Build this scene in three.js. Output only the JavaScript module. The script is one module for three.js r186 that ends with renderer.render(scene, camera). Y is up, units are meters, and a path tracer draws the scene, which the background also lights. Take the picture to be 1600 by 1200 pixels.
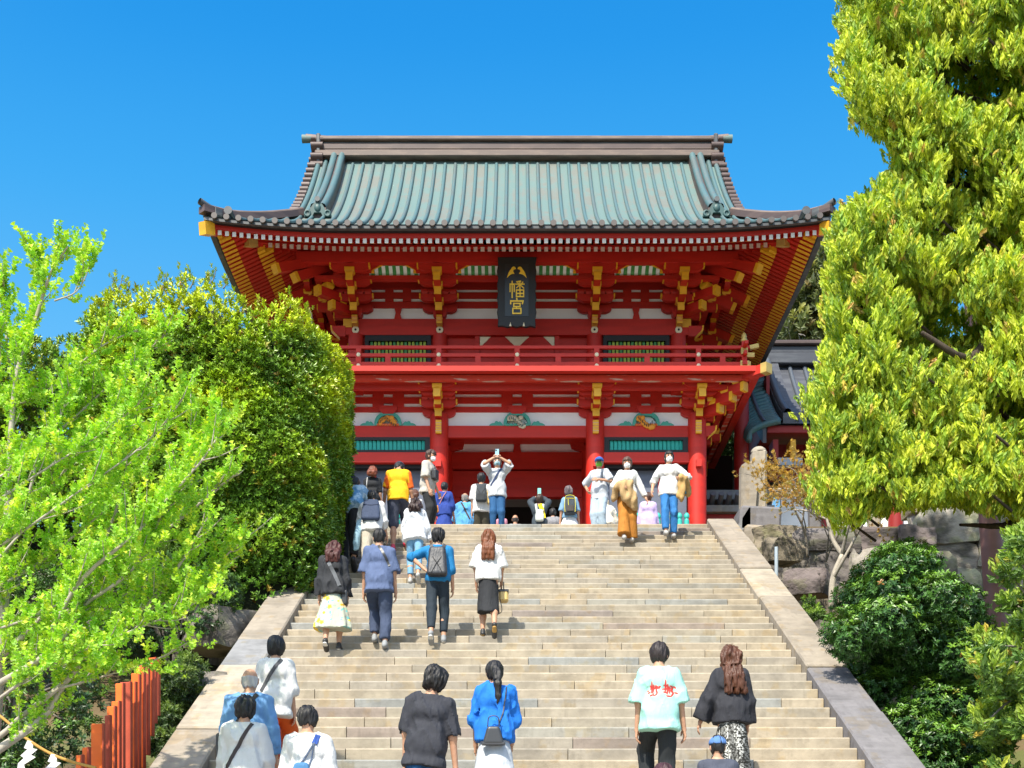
import * as THREE from 'three';
import { mergeGeometries } from 'three/addons/utils/BufferGeometryUtils.js';

// ---------- camera, sky, sun, exposure ----------
const scene = new THREE.Scene();
const camera = new THREE.PerspectiveCamera(2 * Math.atan(600 / 2000) * 180 / Math.PI, 4 / 3, 0.1, 2000);
camera.position.set(0, 1.6, 0);
camera.lookAt(0, 1.6, -10);
camera.setViewOffset(1600, 1200, -8, -760, 1600, 1200);   // a shift lens keeps the columns upright
const renderer = new THREE.WebGLRenderer({ antialias: true });
renderer.toneMapping = THREE.LinearToneMapping;
renderer.toneMappingExposure = 1.7;
renderer.shadowMap.enabled = true;
const SUN = new THREE.Vector3(-0.38, 1.18, 0.85).normalize();
const sun = new THREE.DirectionalLight(new THREE.Color(1.0, 0.925, 0.78), 4.4);
sun.position.copy(SUN).multiplyScalar(80).add(new THREE.Vector3(0, 6, -22));
sun.target.position.set(0, 6, -22);
sun.castShadow = true; sun.shadow.radius = 1;
sun.shadow.mapSize.set(4096, 4096);
Object.assign(sun.shadow.camera, { left: -30, right: 30, top: 30, bottom: -30, near: 1, far: 200 });
scene.add(sun, sun.target);
const dirAt = (az, el) => { const u = az / (2 * Math.PI), th = (u - .5) * 2 * Math.PI; return new THREE.Vector3(Math.cos(el) * Math.cos(th), Math.sin(el), Math.cos(el) * Math.sin(th)); };   // three.js equirectangular layout
{ // clear spring sky: deep blue overhead, paler towards the horizon
  const w = 256, h = 128, a = new Float32Array(w * h * 4);
  const stops = [[-90, .12, .12, .11], [-2, .20, .22, .23], [0, .36, .50, .62], [12, .17, .38, .60], [22, .072, .30, .575], [27, .034, .25, .55], [33, .013, .190, .50], [42, .008, .14, .43], [60, .010, .13, .39], [90, .014, .13, .38]];
  for (let y = 0; y < h; y++) {
    const el = ((y + .5) / h - .5) * 180;
    let k = 0; while (k < stops.length - 2 && el > stops[k + 1][0]) k++;
    const p = stops[k], q = stops[k + 1], t = Math.min(1, Math.max(0, (el - p[0]) / (q[0] - p[0])));
    for (let x = 0; x < w; x++) {
      const o = (y * w + x) * 4;
      const az = (x + .5) / w * 2 * Math.PI, e2 = el * Math.PI / 180, ca = Math.max(-1, Math.min(1, dirAt(az, e2).dot(SUN))), ang = Math.acos(ca) * 180 / Math.PI;
      const fillGlow = el > 0 ? (2.4 * Math.exp(-ang / 17) + 1.1 * Math.exp(-ang / 30)) * Math.min(1, Math.max(0, (88 - ang) / 40)) : 0;   // air round the sun, brightened as added fill behind the camera, none in view
      for (let c = 0; c < 3; c++) a[o + c] = p[c + 1] + (q[c + 1] - p[c + 1]) * t + fillGlow * [1, .97, .9][c];
      a[o + 3] = 1;
    }
  }
  const t = new THREE.DataTexture(a, w, h, THREE.RGBAFormat, THREE.FloatType);
  t.mapping = THREE.EquirectangularReflectionMapping; t.colorSpace = THREE.LinearSRGBColorSpace;
  t.magFilter = THREE.LinearFilter; t.needsUpdate = true;
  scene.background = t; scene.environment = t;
}
// ---------- helpers ----------
const V = (x, y, z) => new THREE.Vector3(x, y, z);
const clamp = (x, a = 0, b = 1) => Math.min(b, Math.max(a, x));
const mix = (a, b, t) => a + (b - a) * t;
const sstep = (a, b, x) => { const t = clamp((x - a) / (b - a)); return t * t * (3 - 2 * t); };
function rng(seed) { let s = seed >>> 0; return () => { s = (s + 0x6D2B79F5) | 0; let t = Math.imul(s ^ (s >>> 15), 1 | s); t = (t + Math.imul(t ^ (t >>> 7), 61 | t)) ^ t; return ((t ^ (t >>> 14)) >>> 0) / 4294967296; }; }
const hash3 = (x, y, z) => { let h = Math.imul(x, 374761393) ^ Math.imul(y, 668265263) ^ Math.imul(z, 1274126177); h = Math.imul(h ^ (h >>> 13), 1274126177); return ((h ^ (h >>> 16)) >>> 0) / 4294967296; };
function vnoise(x, y, z) {
  const X = Math.floor(x), Y = Math.floor(y), Z = Math.floor(z), s = t => t * t * (3 - 2 * t), u = s(x - X), v = s(y - Y), w = s(z - Z);
  const n = (i, j, k) => hash3(X + i, Y + j, Z + k);
  return mix(mix(mix(n(0, 0, 0), n(1, 0, 0), u), mix(n(0, 1, 0), n(1, 1, 0), u), v), mix(mix(n(0, 0, 1), n(1, 0, 1), u), mix(n(0, 1, 1), n(1, 1, 1), u), v), w);
}
const fbm = (x, y, z, o = 4) => { let s = 0, a = .5, n = 0; for (let i = 0; i < o; i++) { s += a * vnoise(x, y, z); n += a; a *= .5; x *= 2.03; y *= 2.03; z *= 2.03; } return s / n; };
// photograph coordinates (1600 wide) at a distance -> a place in the world, used only for choosing where things stand
const at = (px, py, d) => V((px - 808) * d / 2000, 1.6 + (1360 - py) * d / 2000, -d);

const counts = {};
function numbered(name) { const n = counts[name] = (counts[name] ?? -1) + 1; return n ? name + '_' + String(n).padStart(3, '0') : name; }
function setup(o) { o.castShadow = o.receiveShadow = true; return o; }
function mesh(name, geo, mat, parent) { const m = setup(new THREE.Mesh(geo, mat)); m.name = name; if (parent) parent.add(m); return m; }
function grp(name, parent) { const g = new THREE.Group(); g.name = name; if (parent) parent.add(g); return g; }
function topGroup(name, label, category, group) { const g = grp(numbered(name)); scene.add(g); return tag(g, label, category, group); }
function tag(o, label, category, group, kind) { if (label) o.userData.label = label; if (category) o.userData.category = category; if (group) o.userData.group = group; if (kind) o.userData.kind = kind; return o; }
function struct(o) { o.userData.kind = 'structure'; return o; }

// box-projected uv in metres (and no index)
function boxUV(g, s = 1, ox = 0, oy = 0) {
  if (g.index) { const n = g.toNonIndexed(); g.dispose(); g = n; }
  if (!g.attributes.normal) g.computeVertexNormals();
  const p = g.attributes.position.array, uv = new Float32Array(p.length / 3 * 2);
  for (let i = 0; i < p.length; i += 9) {
    const ax = p[i + 3] - p[i], ay = p[i + 4] - p[i + 1], az = p[i + 5] - p[i + 2], bx = p[i + 6] - p[i], by = p[i + 7] - p[i + 1], bz = p[i + 8] - p[i + 2];
    const nx = Math.abs(ay * bz - az * by), ny = Math.abs(az * bx - ax * bz), nz = Math.abs(ax * by - ay * bx);
    for (let k = 0; k < 3; k++) {
      const x = p[i + k * 3], y = p[i + k * 3 + 1], z = p[i + k * 3 + 2], o = (i / 3 + k) * 2;
      if (nz >= nx && nz >= ny) { uv[o] = x * s + ox; uv[o + 1] = y * s + oy; } else if (nx >= ny) { uv[o] = z * s + ox; uv[o + 1] = y * s + oy; } else { uv[o] = x * s + ox; uv[o + 1] = z * s + oy; }
    }
  }
  g.setAttribute('uv', new THREE.BufferAttribute(uv, 2));
  return g;
}
const strip = g => { for (const k of Object.keys(g.attributes)) if (!['position', 'normal', 'uv', 'color'].includes(k)) g.deleteAttribute(k); return g; };
class MB { // collects shapes, builds one mesh
  constructor() { this.g = []; }
  add(g, m, color) {
    if (m) g.applyMatrix4(m);
    g = strip(boxUV(g));
    if (color) { const n = g.attributes.position.count, a = new Float32Array(n * 3); for (let i = 0; i < n; i++) { a[i * 3] = color[0]; a[i * 3 + 1] = color[1]; a[i * 3 + 2] = color[2]; } g.setAttribute('color', new THREE.BufferAttribute(a, 3)); }
    this.g.push(g); return this;
  }
  box(x0, x1, y0, y1, z0, z1, color) { const g = new THREE.BoxGeometry(Math.abs(x1 - x0), Math.abs(y1 - y0), Math.abs(z1 - z0)); g.translate((x0 + x1) / 2, (y0 + y1) / 2, (z0 + z1) / 2); return this.add(g, null, color); }
  geo() { return this.g.length === 1 ? this.g[0] : mergeGeometries(this.g, false); }
  build(name, mat, parent) { return mesh(name, this.geo(), mat, parent); }
}
const boxGeo = (x0, x1, y0, y1, z0, z1) => new MB().box(x0, x1, y0, y1, z0, z1).geo();
function polyGeo(pts, faces) { const a = []; for (const f of faces) for (let i = 1; i < f.length - 1; i++) a.push(...pts[f[0]], ...pts[f[i]], ...pts[f[i + 1]]); const g = new THREE.BufferGeometry(); g.setAttribute('position', new THREE.Float32BufferAttribute(a, 3)); g.computeVertexNormals(); return g; }
// chamfered box: every edge is cut by c
function chamfer(w, h, d, c, cx) {
  const P = [], a = w / 2, b = h / 2, e = d / 2, c1 = Math.min(c, a * .45, b * .45, e * .45), c0 = cx ?? c1, id = {};
  const add = (k, p) => { id[k] = P.length; P.push(p); };
  for (const x of [-1, 1]) for (const y of [-1, 1]) for (const z of [-1, 1]) {
    add('x' + x + y + z, [x * a, y * (b - c1), z * (e - c1)]); add('y' + x + y + z, [x * (a - c0), y * b, z * (e - c1)]); add('z' + x + y + z, [x * (a - c0), y * (b - c1), z * e]);
  }
  const F = [], f = (...k) => F.push(k.map(q => id[q]));
  for (const s of [-1, 1]) {
    f('x' + s + '-1-1', 'x' + s + '1-1', 'x' + s + '11', 'x' + s + '-11');
    f('y-1' + s + '-1', 'y1' + s + '-1', 'y1' + s + '1', 'y-1' + s + '1');
    f('z-1-1' + s, 'z1-1' + s, 'z11' + s, 'z-11' + s);
    for (const t of [-1, 1]) {
      f('x' + s + t + '-1', 'x' + s + t + '1', 'y' + s + t + '1', 'y' + s + t + '-1');
      f('x' + s + '-1' + t, 'x' + s + '1' + t, 'z' + s + '1' + t, 'z' + s + '-1' + t);
      f('y-1' + s + t, 'y1' + s + t, 'z1' + s + t, 'z-1' + s + t);
      for (const u of [-1, 1]) f('x' + s + t + u, 'y' + s + t + u, 'z' + s + t + u);
    }
  }
  for (const q of F) { // outward winding
    const A = P[q[0]], B = P[q[1]], C = P[q[2]], n = V(B[0] - A[0], B[1] - A[1], B[2] - A[2]).cross(V(C[0] - A[0], C[1] - A[1], C[2] - A[2])), m = V(0, 0, 0);
    for (const i of q) m.add(V(...P[i])); if (n.dot(m) < 0) q.reverse();
  }
  return polyGeo(P, F);
}
// a rectangular or round section swept along points (up kept vertical)
function sweep(pts, w, h, caps = true) {
  const n = pts.length, q = [];
  for (let i = 0; i < n; i++) {
    const t = pts[Math.min(n - 1, i + 1)].clone().sub(pts[Math.max(0, i - 1)]).normalize();
    const s = V(-t.z, 0, t.x).normalize(); const u = V(0, 1, 0); const W = Array.isArray(w) ? w[i] : w;
    const a = pts[i];
    q.push([a.clone().addScaledVector(s, -W / 2), a.clone().addScaledVector(s, W / 2), a.clone().addScaledVector(s, W / 2).addScaledVector(u, h), a.clone().addScaledVector(s, -W / 2).addScaledVector(u, h)].map(p => p.toArray()));
  }
  const P = q.flat(), F = [];
  for (let i = 0; i < n - 1; i++) for (let k = 0; k < 4; k++) { const a = i * 4 + k, b = i * 4 + (k + 1) % 4; F.push([a, a + 4, b + 4, b]); }
  if (caps) { F.push([0, 1, 2, 3]); F.push([4 * n - 1, 4 * n - 2, 4 * n - 3, 4 * n - 4]); }
  return polyGeo(P, F);
}
function tube(pts, r, rad = 8, seg = 0, closed = false) { return new THREE.TubeGeometry(new THREE.CatmullRomCurve3(pts), seg || pts.length * 3, r, rad, closed); }
// tapered tube through points with a radius at each; capped
function taper(pts, rs, rad = 7) {
  const c = new THREE.CatmullRomCurve3(pts), n = Math.max(2, (pts.length - 1) * 4), P = [], I = [];
  const fr = c.computeFrenetFrames(n, false);
  for (let i = 0; i <= n; i++) {
    const t = i / n, p = c.getPoint(t), k = t * (rs.length - 1), a = Math.min(rs.length - 2, Math.floor(k)), r = mix(rs[a], rs[a + 1], k - a);
    for (let j = 0; j < rad; j++) { const w = j / rad * 2 * Math.PI; P.push(...p.clone().addScaledVector(fr.normals[i], Math.cos(w) * r).addScaledVector(fr.binormals[i], Math.sin(w) * r).toArray()); }
  }
  for (let i = 0; i < n; i++) for (let j = 0; j < rad; j++) { const a = i * rad + j, b = i * rad + (j + 1) % rad; I.push(a, b, b + rad, a, b + rad, a + rad); }
  for (let j = 1; j < rad - 1; j++) { I.push(0, j + 1, j); I.push(n * rad, n * rad + j, n * rad + j + 1); }
  const g = new THREE.BufferGeometry(); g.setAttribute('position', new THREE.Float32BufferAttribute(P, 3)); g.setIndex(I); g.computeVertexNormals(); return g;
}
function extrude(pts, depth, curve) { // pts: [x,y] outline or a Shape; from z=0 to z=depth
  const s = pts instanceof THREE.Shape ? pts : new THREE.Shape(pts.map(p => new THREE.Vector2(p[0], p[1])));
  return new THREE.ExtrudeGeometry(s, { depth, bevelEnabled: false, curveSegments: curve || 6 });
}
const T = (x, y, z, rx = 0, ry = 0, rz = 0, s = 1) => new THREE.Matrix4().compose(V(x, y, z), new THREE.Quaternion().setFromEuler(new THREE.Euler(rx, ry, rz)), V(s, s, s));

// ---------- textures ----------
function tileNoise(n, per, oct, seed, stretchX = 1, stretchY = 1) { // tileable fbm, 0..1
  const out = new Float32Array(n * n); let amp = .5, tot = 0;
  for (let o = 0; o < oct; o++) {
    const px = Math.max(1, Math.round(per * stretchX)) << o, py = Math.max(1, Math.round(per * stretchY)) << o, g = new Float32Array(px * py), r = rng(seed + o * 77);
    for (let i = 0; i < g.length; i++) g[i] = r();
    for (let y = 0; y < n; y++) { const fy = y / n * py, Y = Math.floor(fy), v = (fy - Y) ** 2 * (3 - 2 * (fy - Y)), Y1 = (Y + 1) % py;
      for (let x = 0; x < n; x++) { const fx = x / n * px, X = Math.floor(fx), u = (fx - X) ** 2 * (3 - 2 * (fx - X)), X1 = (X + 1) % px;
        out[y * n + x] += amp * mix(mix(g[Y * px + X], g[Y * px + X1], u), mix(g[Y1 * px + X], g[Y1 * px + X1], u), v); } }
    tot += amp; amp *= .55;
  }
  let lo = 9, hi = -9; for (let i = 0; i < out.length; i++) { out[i] /= tot; lo = Math.min(lo, out[i]); hi = Math.max(hi, out[i]); }
  for (let i = 0; i < out.length; i++) out[i] = (out[i] - lo) / (hi - lo);
  return out;
}
function dataTex(n, f, srgb = false, rep = 1) {
  const a = new Uint8Array(n * n * 4);
  for (let i = 0; i < n * n; i++) { const c = f(i, i % n, Math.floor(i / n)); a[i * 4] = clamp(c[0]) * 255; a[i * 4 + 1] = clamp(c[1]) * 255; a[i * 4 + 2] = clamp(c[2]) * 255; a[i * 4 + 3] = 255; }
  const t = new THREE.DataTexture(a, n, n, THREE.RGBAFormat); t.wrapS = t.wrapT = THREE.RepeatWrapping; t.magFilter = THREE.LinearFilter; t.minFilter = THREE.LinearMipmapLinearFilter; t.generateMipmaps = true;
  if (srgb) t.colorSpace = THREE.SRGBColorSpace; t.repeat.set(rep, rep); t.needsUpdate = true; return t;
}
const N1 = tileNoise(512, 4, 7, 11), N2 = tileNoise(512, 8, 6, 23), N3 = tileNoise(512, 3, 7, 35, 1, 8), N4 = tileNoise(512, 32, 4, 41), N5 = tileNoise(512, 2, 8, 57, 8, 1);
const grey = (f, rep) => dataTex(512, i => { const v = f(i); return [v, v, v]; }, false, rep);
const cmap = (f, rep) => dataTex(512, f, false, rep);
const TX = {
  stone: cmap(i => { const a = N1[i], b = N3[i], c = N4[i], v = .58 + .22 * sstep(.25, .75, a) + .20 * b + .16 * (c - .5) - .16 * sstep(.62, .74, N5[i] * .4 + a * .6); const w = sstep(.62, .8, N2[i]); return [v, v * mix(1, .93, w), v * mix(1, .80, w)]; }, .55),
  stoneBump: grey(i => .5 * N1[i] + .3 * N4[i] + .2 * N3[i], .8),
  rock: cmap(i => { const v = .16 + .7 * sstep(.3, .7, N1[i]) * (.6 + .4 * N2[i]) + .14 * N4[i], g = sstep(.55, .75, N2[i]) * .25; return [v * (1 - g * .5), v * (1 - g * .2), v * (1 - g)]; }, .4),
  rockBump: grey(i => .7 * N1[i] + .3 * N2[i], .5),
  paint: grey(i => .70 + .22 * N3[i] + .10 * N1[i] + .08 * (N4[i] - .5), .4),
  worn: cmap(i => { const w = sstep(.60, .70, N3[i] * .6 + N1[i] * .4), v = .85 + .15 * N4[i]; return [mix(.62, .62, w) * v, mix(.045, .42, w) * v, mix(.02, .34, w) * v]; }, .5),
  patina: cmap(i => { const a = N5[i], b = N1[i], w = sstep(.50, .80, b * .6 + a * .4); return [mix(.72, 1.0, w) + .10 * a, mix(.93, .80, w) + .05 * a, mix(.93, .74, w) + .05 * a]; }, .45),
  bronze: cmap(i => { const w = sstep(.45, .8, N3[i] * .6 + N1[i] * .4); return [mix(.62, .95, w), mix(.60, .92, w), mix(.62, .90, w)]; }, .5),
  plaster: grey(i => .86 + .12 * N1[i], .3),
  bark: cmap(i => { const v = .45 + .5 * N5[i] * N2[i] + .1; return [v, v * .96, v * .9]; }, 1.5),
  barkBump: grey(i => N5[i], 1.5),
  cloth: grey(i => .86 + .13 * N2[i], 1.2),
  clothBump: grey(i => 1 - Math.abs(2 * (N5[i] * .45 + N2[i] * .2 + N1[i] * .35) - 1), 1.1),
  hair: grey(i => .55 + .45 * N5[i], 3),
  soil: cmap(i => { const v = .35 + .5 * N1[i] + .15 * N4[i], g = sstep(.45, .65, N2[i]); return [v * mix(1, .75, g), v * mix(.85, 1, g), v * mix(.6, .4, g)]; }, .25),
};
const L = (r, g, b) => new THREE.Color().setRGB(r, g, b);
function M(color, rough = .7, o = {}) { return new THREE.MeshStandardMaterial({ color: Array.isArray(color) ? L(...color) : color, roughness: rough, ...o }); }
const RED = [.56, .018, .007], YEL = [.88, .46, .018];
const mats = {
  red: M(RED, .6, { map: TX.paint }), redWorn: M([1, 1, 1], .65, { map: TX.worn }),
  yellow: M(YEL, .5, { map: TX.paint }), white: M([.93, .95, .98], .85, { map: TX.plaster }),
  vc: M([1, 1, 1], .55, { vertexColors: true, map: TX.paint }),
  black: M([.008, .009, .011], .6), green: M([.05, .26, .06], .5), limeBar: M([.30, .42, .03], .5), teal: M([.035, .42, .36], .5), tealPaint: M([.06, .34, .27], .6),
  gold: M([.62, .44, .13], .45, { metalness: .3, map: TX.paint }), cream: M([.78, .70, .48], .5),
  patina: M([.138, .180, .170], .62, { map: TX.patina, bumpMap: TX.stoneBump, bumpScale: .006 }), rib: M([.086, .142, .152], .55, { map: TX.patina, bumpMap: TX.stoneBump, bumpScale: .006 }),
  bronze: M([.115, .078, .07], .5, { map: TX.bronze }), bronzeLight: M([.20, .148, .12], .55, { map: TX.bronze }), darkBronze: M([.10, .11, .115], .45, { map: TX.bronze }), verdi: M([.045, .095, .095], .5, { map: TX.patina }),
  ribEnd: M([.085, .07, .065], .5),
  grey: M([.13, .15, .21], .6, { map: TX.paint }), dark: M([.02, .018, .018], .8),
};
// ---------- ground, stairs, terrace ----------
const RISE = .158, TREAD = .32, D0 = 8.59, NSTEP = 55, TOP = NSTEP * RISE, SL = RISE / TREAD;   // first riser at 8.59 m, 55 steps up to the terrace
const XL = -3.46, XR = 3.9, PW = .57;
const stairY = d => (d - D0) * SL;
const hillY = (x, d) => { // the wooded hill behind the shrine
  let h = 0; const q = clamp((d - 52) / 60); h += 17 * q * q * (3 - 2 * q) * (1 + .25 * (fbm(x * .03 + 5, d * .03, 1, 3) - .5));
  h *= mix(.55, 1, sstep(-10, 30, x)); return h;
};
const bankY = (x, d) => { const out = Math.max(0, Math.abs(x) - 4.5); return clamp((d - 9.5) * .40, 0, 6.4) + .5 * sstep(0, 3, out) * (fbm(x * .5, d * .5, 3, 3) - .45) * 2 + sstep(6, 30, out) * .12 * d * .3; };
function groundY(x, d) {
  if (d > 26.3) return TOP - .02 + hillY(x, d);
  const b = d < 8 ? -.02 : bankY(x, d);
  const inStair = Math.abs(x - .22) < 4.15;
  if (inStair) return d < D0 ? -.02 : Math.min(TOP - .5, stairY(d) - .55);
  return Math.min(b, Math.max(0, stairY(d)) - .15);
}
{
  const xs = [], ds = [];
  for (let x = -400; x < -20; x += 20) xs.push(x); for (let x = -20; x < -8; x += 1) xs.push(x); for (let x = -8; x <= 8; x += .4) xs.push(x); for (let x = 9; x < 20; x += 1) xs.push(x); for (let x = 20; x <= 400; x += 20) xs.push(x);
  xs.push(-3.94, -3.92, 4.38, 4.40); xs.sort((a, b) => a - b);
  for (let d = -300; d < 0; d += 25) ds.push(d); for (let d = 0; d < 26; d += .8) ds.push(d); ds.push(26.28, 26.32); for (let d = 27; d < 60; d += 2) ds.push(d); for (let d = 60; d < 130; d += 5) ds.push(d); for (let d = 130; d <= 600; d += 40) ds.push(d);
  const P = [], UV = [], I = [];
  for (const d of ds) for (const x of xs) { P.push(x, groundY(x, d), -d); UV.push(x, d); }
  const n = xs.length;
  for (let i = 0; i < ds.length - 1; i++) for (let j = 0; j < n - 1; j++) { const a = i * n + j; I.push(a, a + 1, a + n + 1, a, a + n + 1, a + n); }
  const g = new THREE.BufferGeometry(); g.setAttribute('position', new THREE.Float32BufferAttribute(P, 3)); g.setAttribute('uv', new THREE.Float32BufferAttribute(UV, 2)); g.setIndex(I); g.computeVertexNormals();
  const o = mesh('ground', g, M([.16, .13, .085], .95, { map: TX.soil, bumpMap: TX.rockBump, bumpScale: .06 }), scene); struct(o);
}
const stoneTints = [[.57, .47, .31], [.53, .45, .31], [.60, .49, .32], [.47, .43, .33], [.50, .46, .35], [.44, .35, .26], [.55, .45, .30], [.40, .33, .26], [.50, .43, .31], [.43, .42, .35]];
const stoneMats = stoneTints.map(c => M(c.map((v, i) => v * .69 * [.97, 1.0, 1.13][i]), .82, { map: TX.stone, bumpMap: TX.stoneBump, bumpScale: .007 }));
const greyStone = [[.25, .25, .255], [.19, .18, .188], [.40, .345, .27], [.32, .275, .22]].map(c => M(c, .8, { map: TX.stone, bumpMap: TX.stoneBump, bumpScale: .009 }));
{
  const stairs = struct(grp('stairs', scene)), R = rng(7), rest = new MB();
  for (let n = 1; n <= NSTEP; n++) { // step n: its tread is n*RISE high, its front edge stands at d
    const d = D0 + (n - 1) * TREAD + TREAD * (RISE / RISE), dd = D0 + n * TREAD - 0, front = -(dd - TREAD * 0) ;
    let x = XL; const depth = n === NSTEP ? .7 : TREAD + .10;
    while (x < XR - .01) {
      let w = .75 + R() * 1.1 + (R() < .3 ? .5 : 0); if (XR - x - w < .45) w = XR - x;
      const t = R() * .88, m = stoneMats[t < .16 ? 0 : t < .32 ? 1 : t < .47 ? 2 : t < .57 ? 6 : t < .66 ? 8 : 3 + Math.floor(R() * 7)];
      const g = boxUV(chamfer(w - .004, RISE - .003, depth, .017, .003), 1, R() * 5, R() * 5);
      const px = x + w / 2, py = n * RISE - RISE / 2 + (R() - .5) * .006, pz = front - depth / 2 + (R() - .5) * .010;
      if (n > 16 && n <= 51 || n > 51) { const s = mesh('step_stone', g, m, stairs); s.position.set(px, py, pz); s.rotation.set((R() - .5) * .02, (R() - .5) * .006, (R() - .5) * .006); }
      else { g.translate(px, py, pz); rest.add(g); }
      x += w;
    }
  }
  const lower = rest.build('lower_steps', stoneMats[0], stairs); lower.userData.kind = 'stuff';
  // sloping stone edgings on both sides, slab by slab
  for (const [x0, x1, seed] of [[XL - PW, XL, 3], [XR, XR + PW, 9]]) {
    const r = rng(seed); let d = D0 - .3; const end = D0 + NSTEP * TREAD + .25;
    while (d < end - .05) {
      let len = .9 + r() * 1.5; if (end - d - len < .6) len = end - d;
      const L2 = len * Math.hypot(1, SL), g = boxUV(chamfer(x1 - x0 + (r() - .5) * .03, .5, L2 - .008, .02), 1, r() * 4, r() * 4);
      const dm = d + len / 2, s = mesh('edging_slab', g, [greyStone[0], greyStone[1], greyStone[2], greyStone[3], stoneMats[3], stoneMats[6]][Math.floor(r() * 6)], stairs);
      const k = Math.atan(SL); s.rotation.x = k; s.position.set((x0 + x1) / 2, stairY(dm) + .075 - .25 / Math.cos(k) + (r() - .5) * .03, -dm);
      d += len;
    }
  }
}
{ // unseen pale paved court below the stairs, added for its bounce light
  struct(mesh('pavement', boxUV(new THREE.PlaneGeometry(34, 58).rotateX(-Math.PI / 2).translate(0, .006, 20.6)), M([.46, .43, .38], .9, { map: TX.stone }), scene));
}
{ // paved terrace in front of the gate
  const t = struct(grp('terrace', scene)), R = rng(5); const rest = new MB();
  for (let d = 27.0; d < 33.2; d += .62) for (let x = -7.6; x < 7.6; x += .95) rest.add(chamfer(.944, .1, .614, .01).translate(x + .475 + (Math.round(d / .62) % 2) * .4, TOP - .053, -d - .31));
  const p = rest.build('paving', M([.50, .47, .42], .85, { map: TX.stone }), t); p.userData.kind = 'stuff';
}
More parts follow.
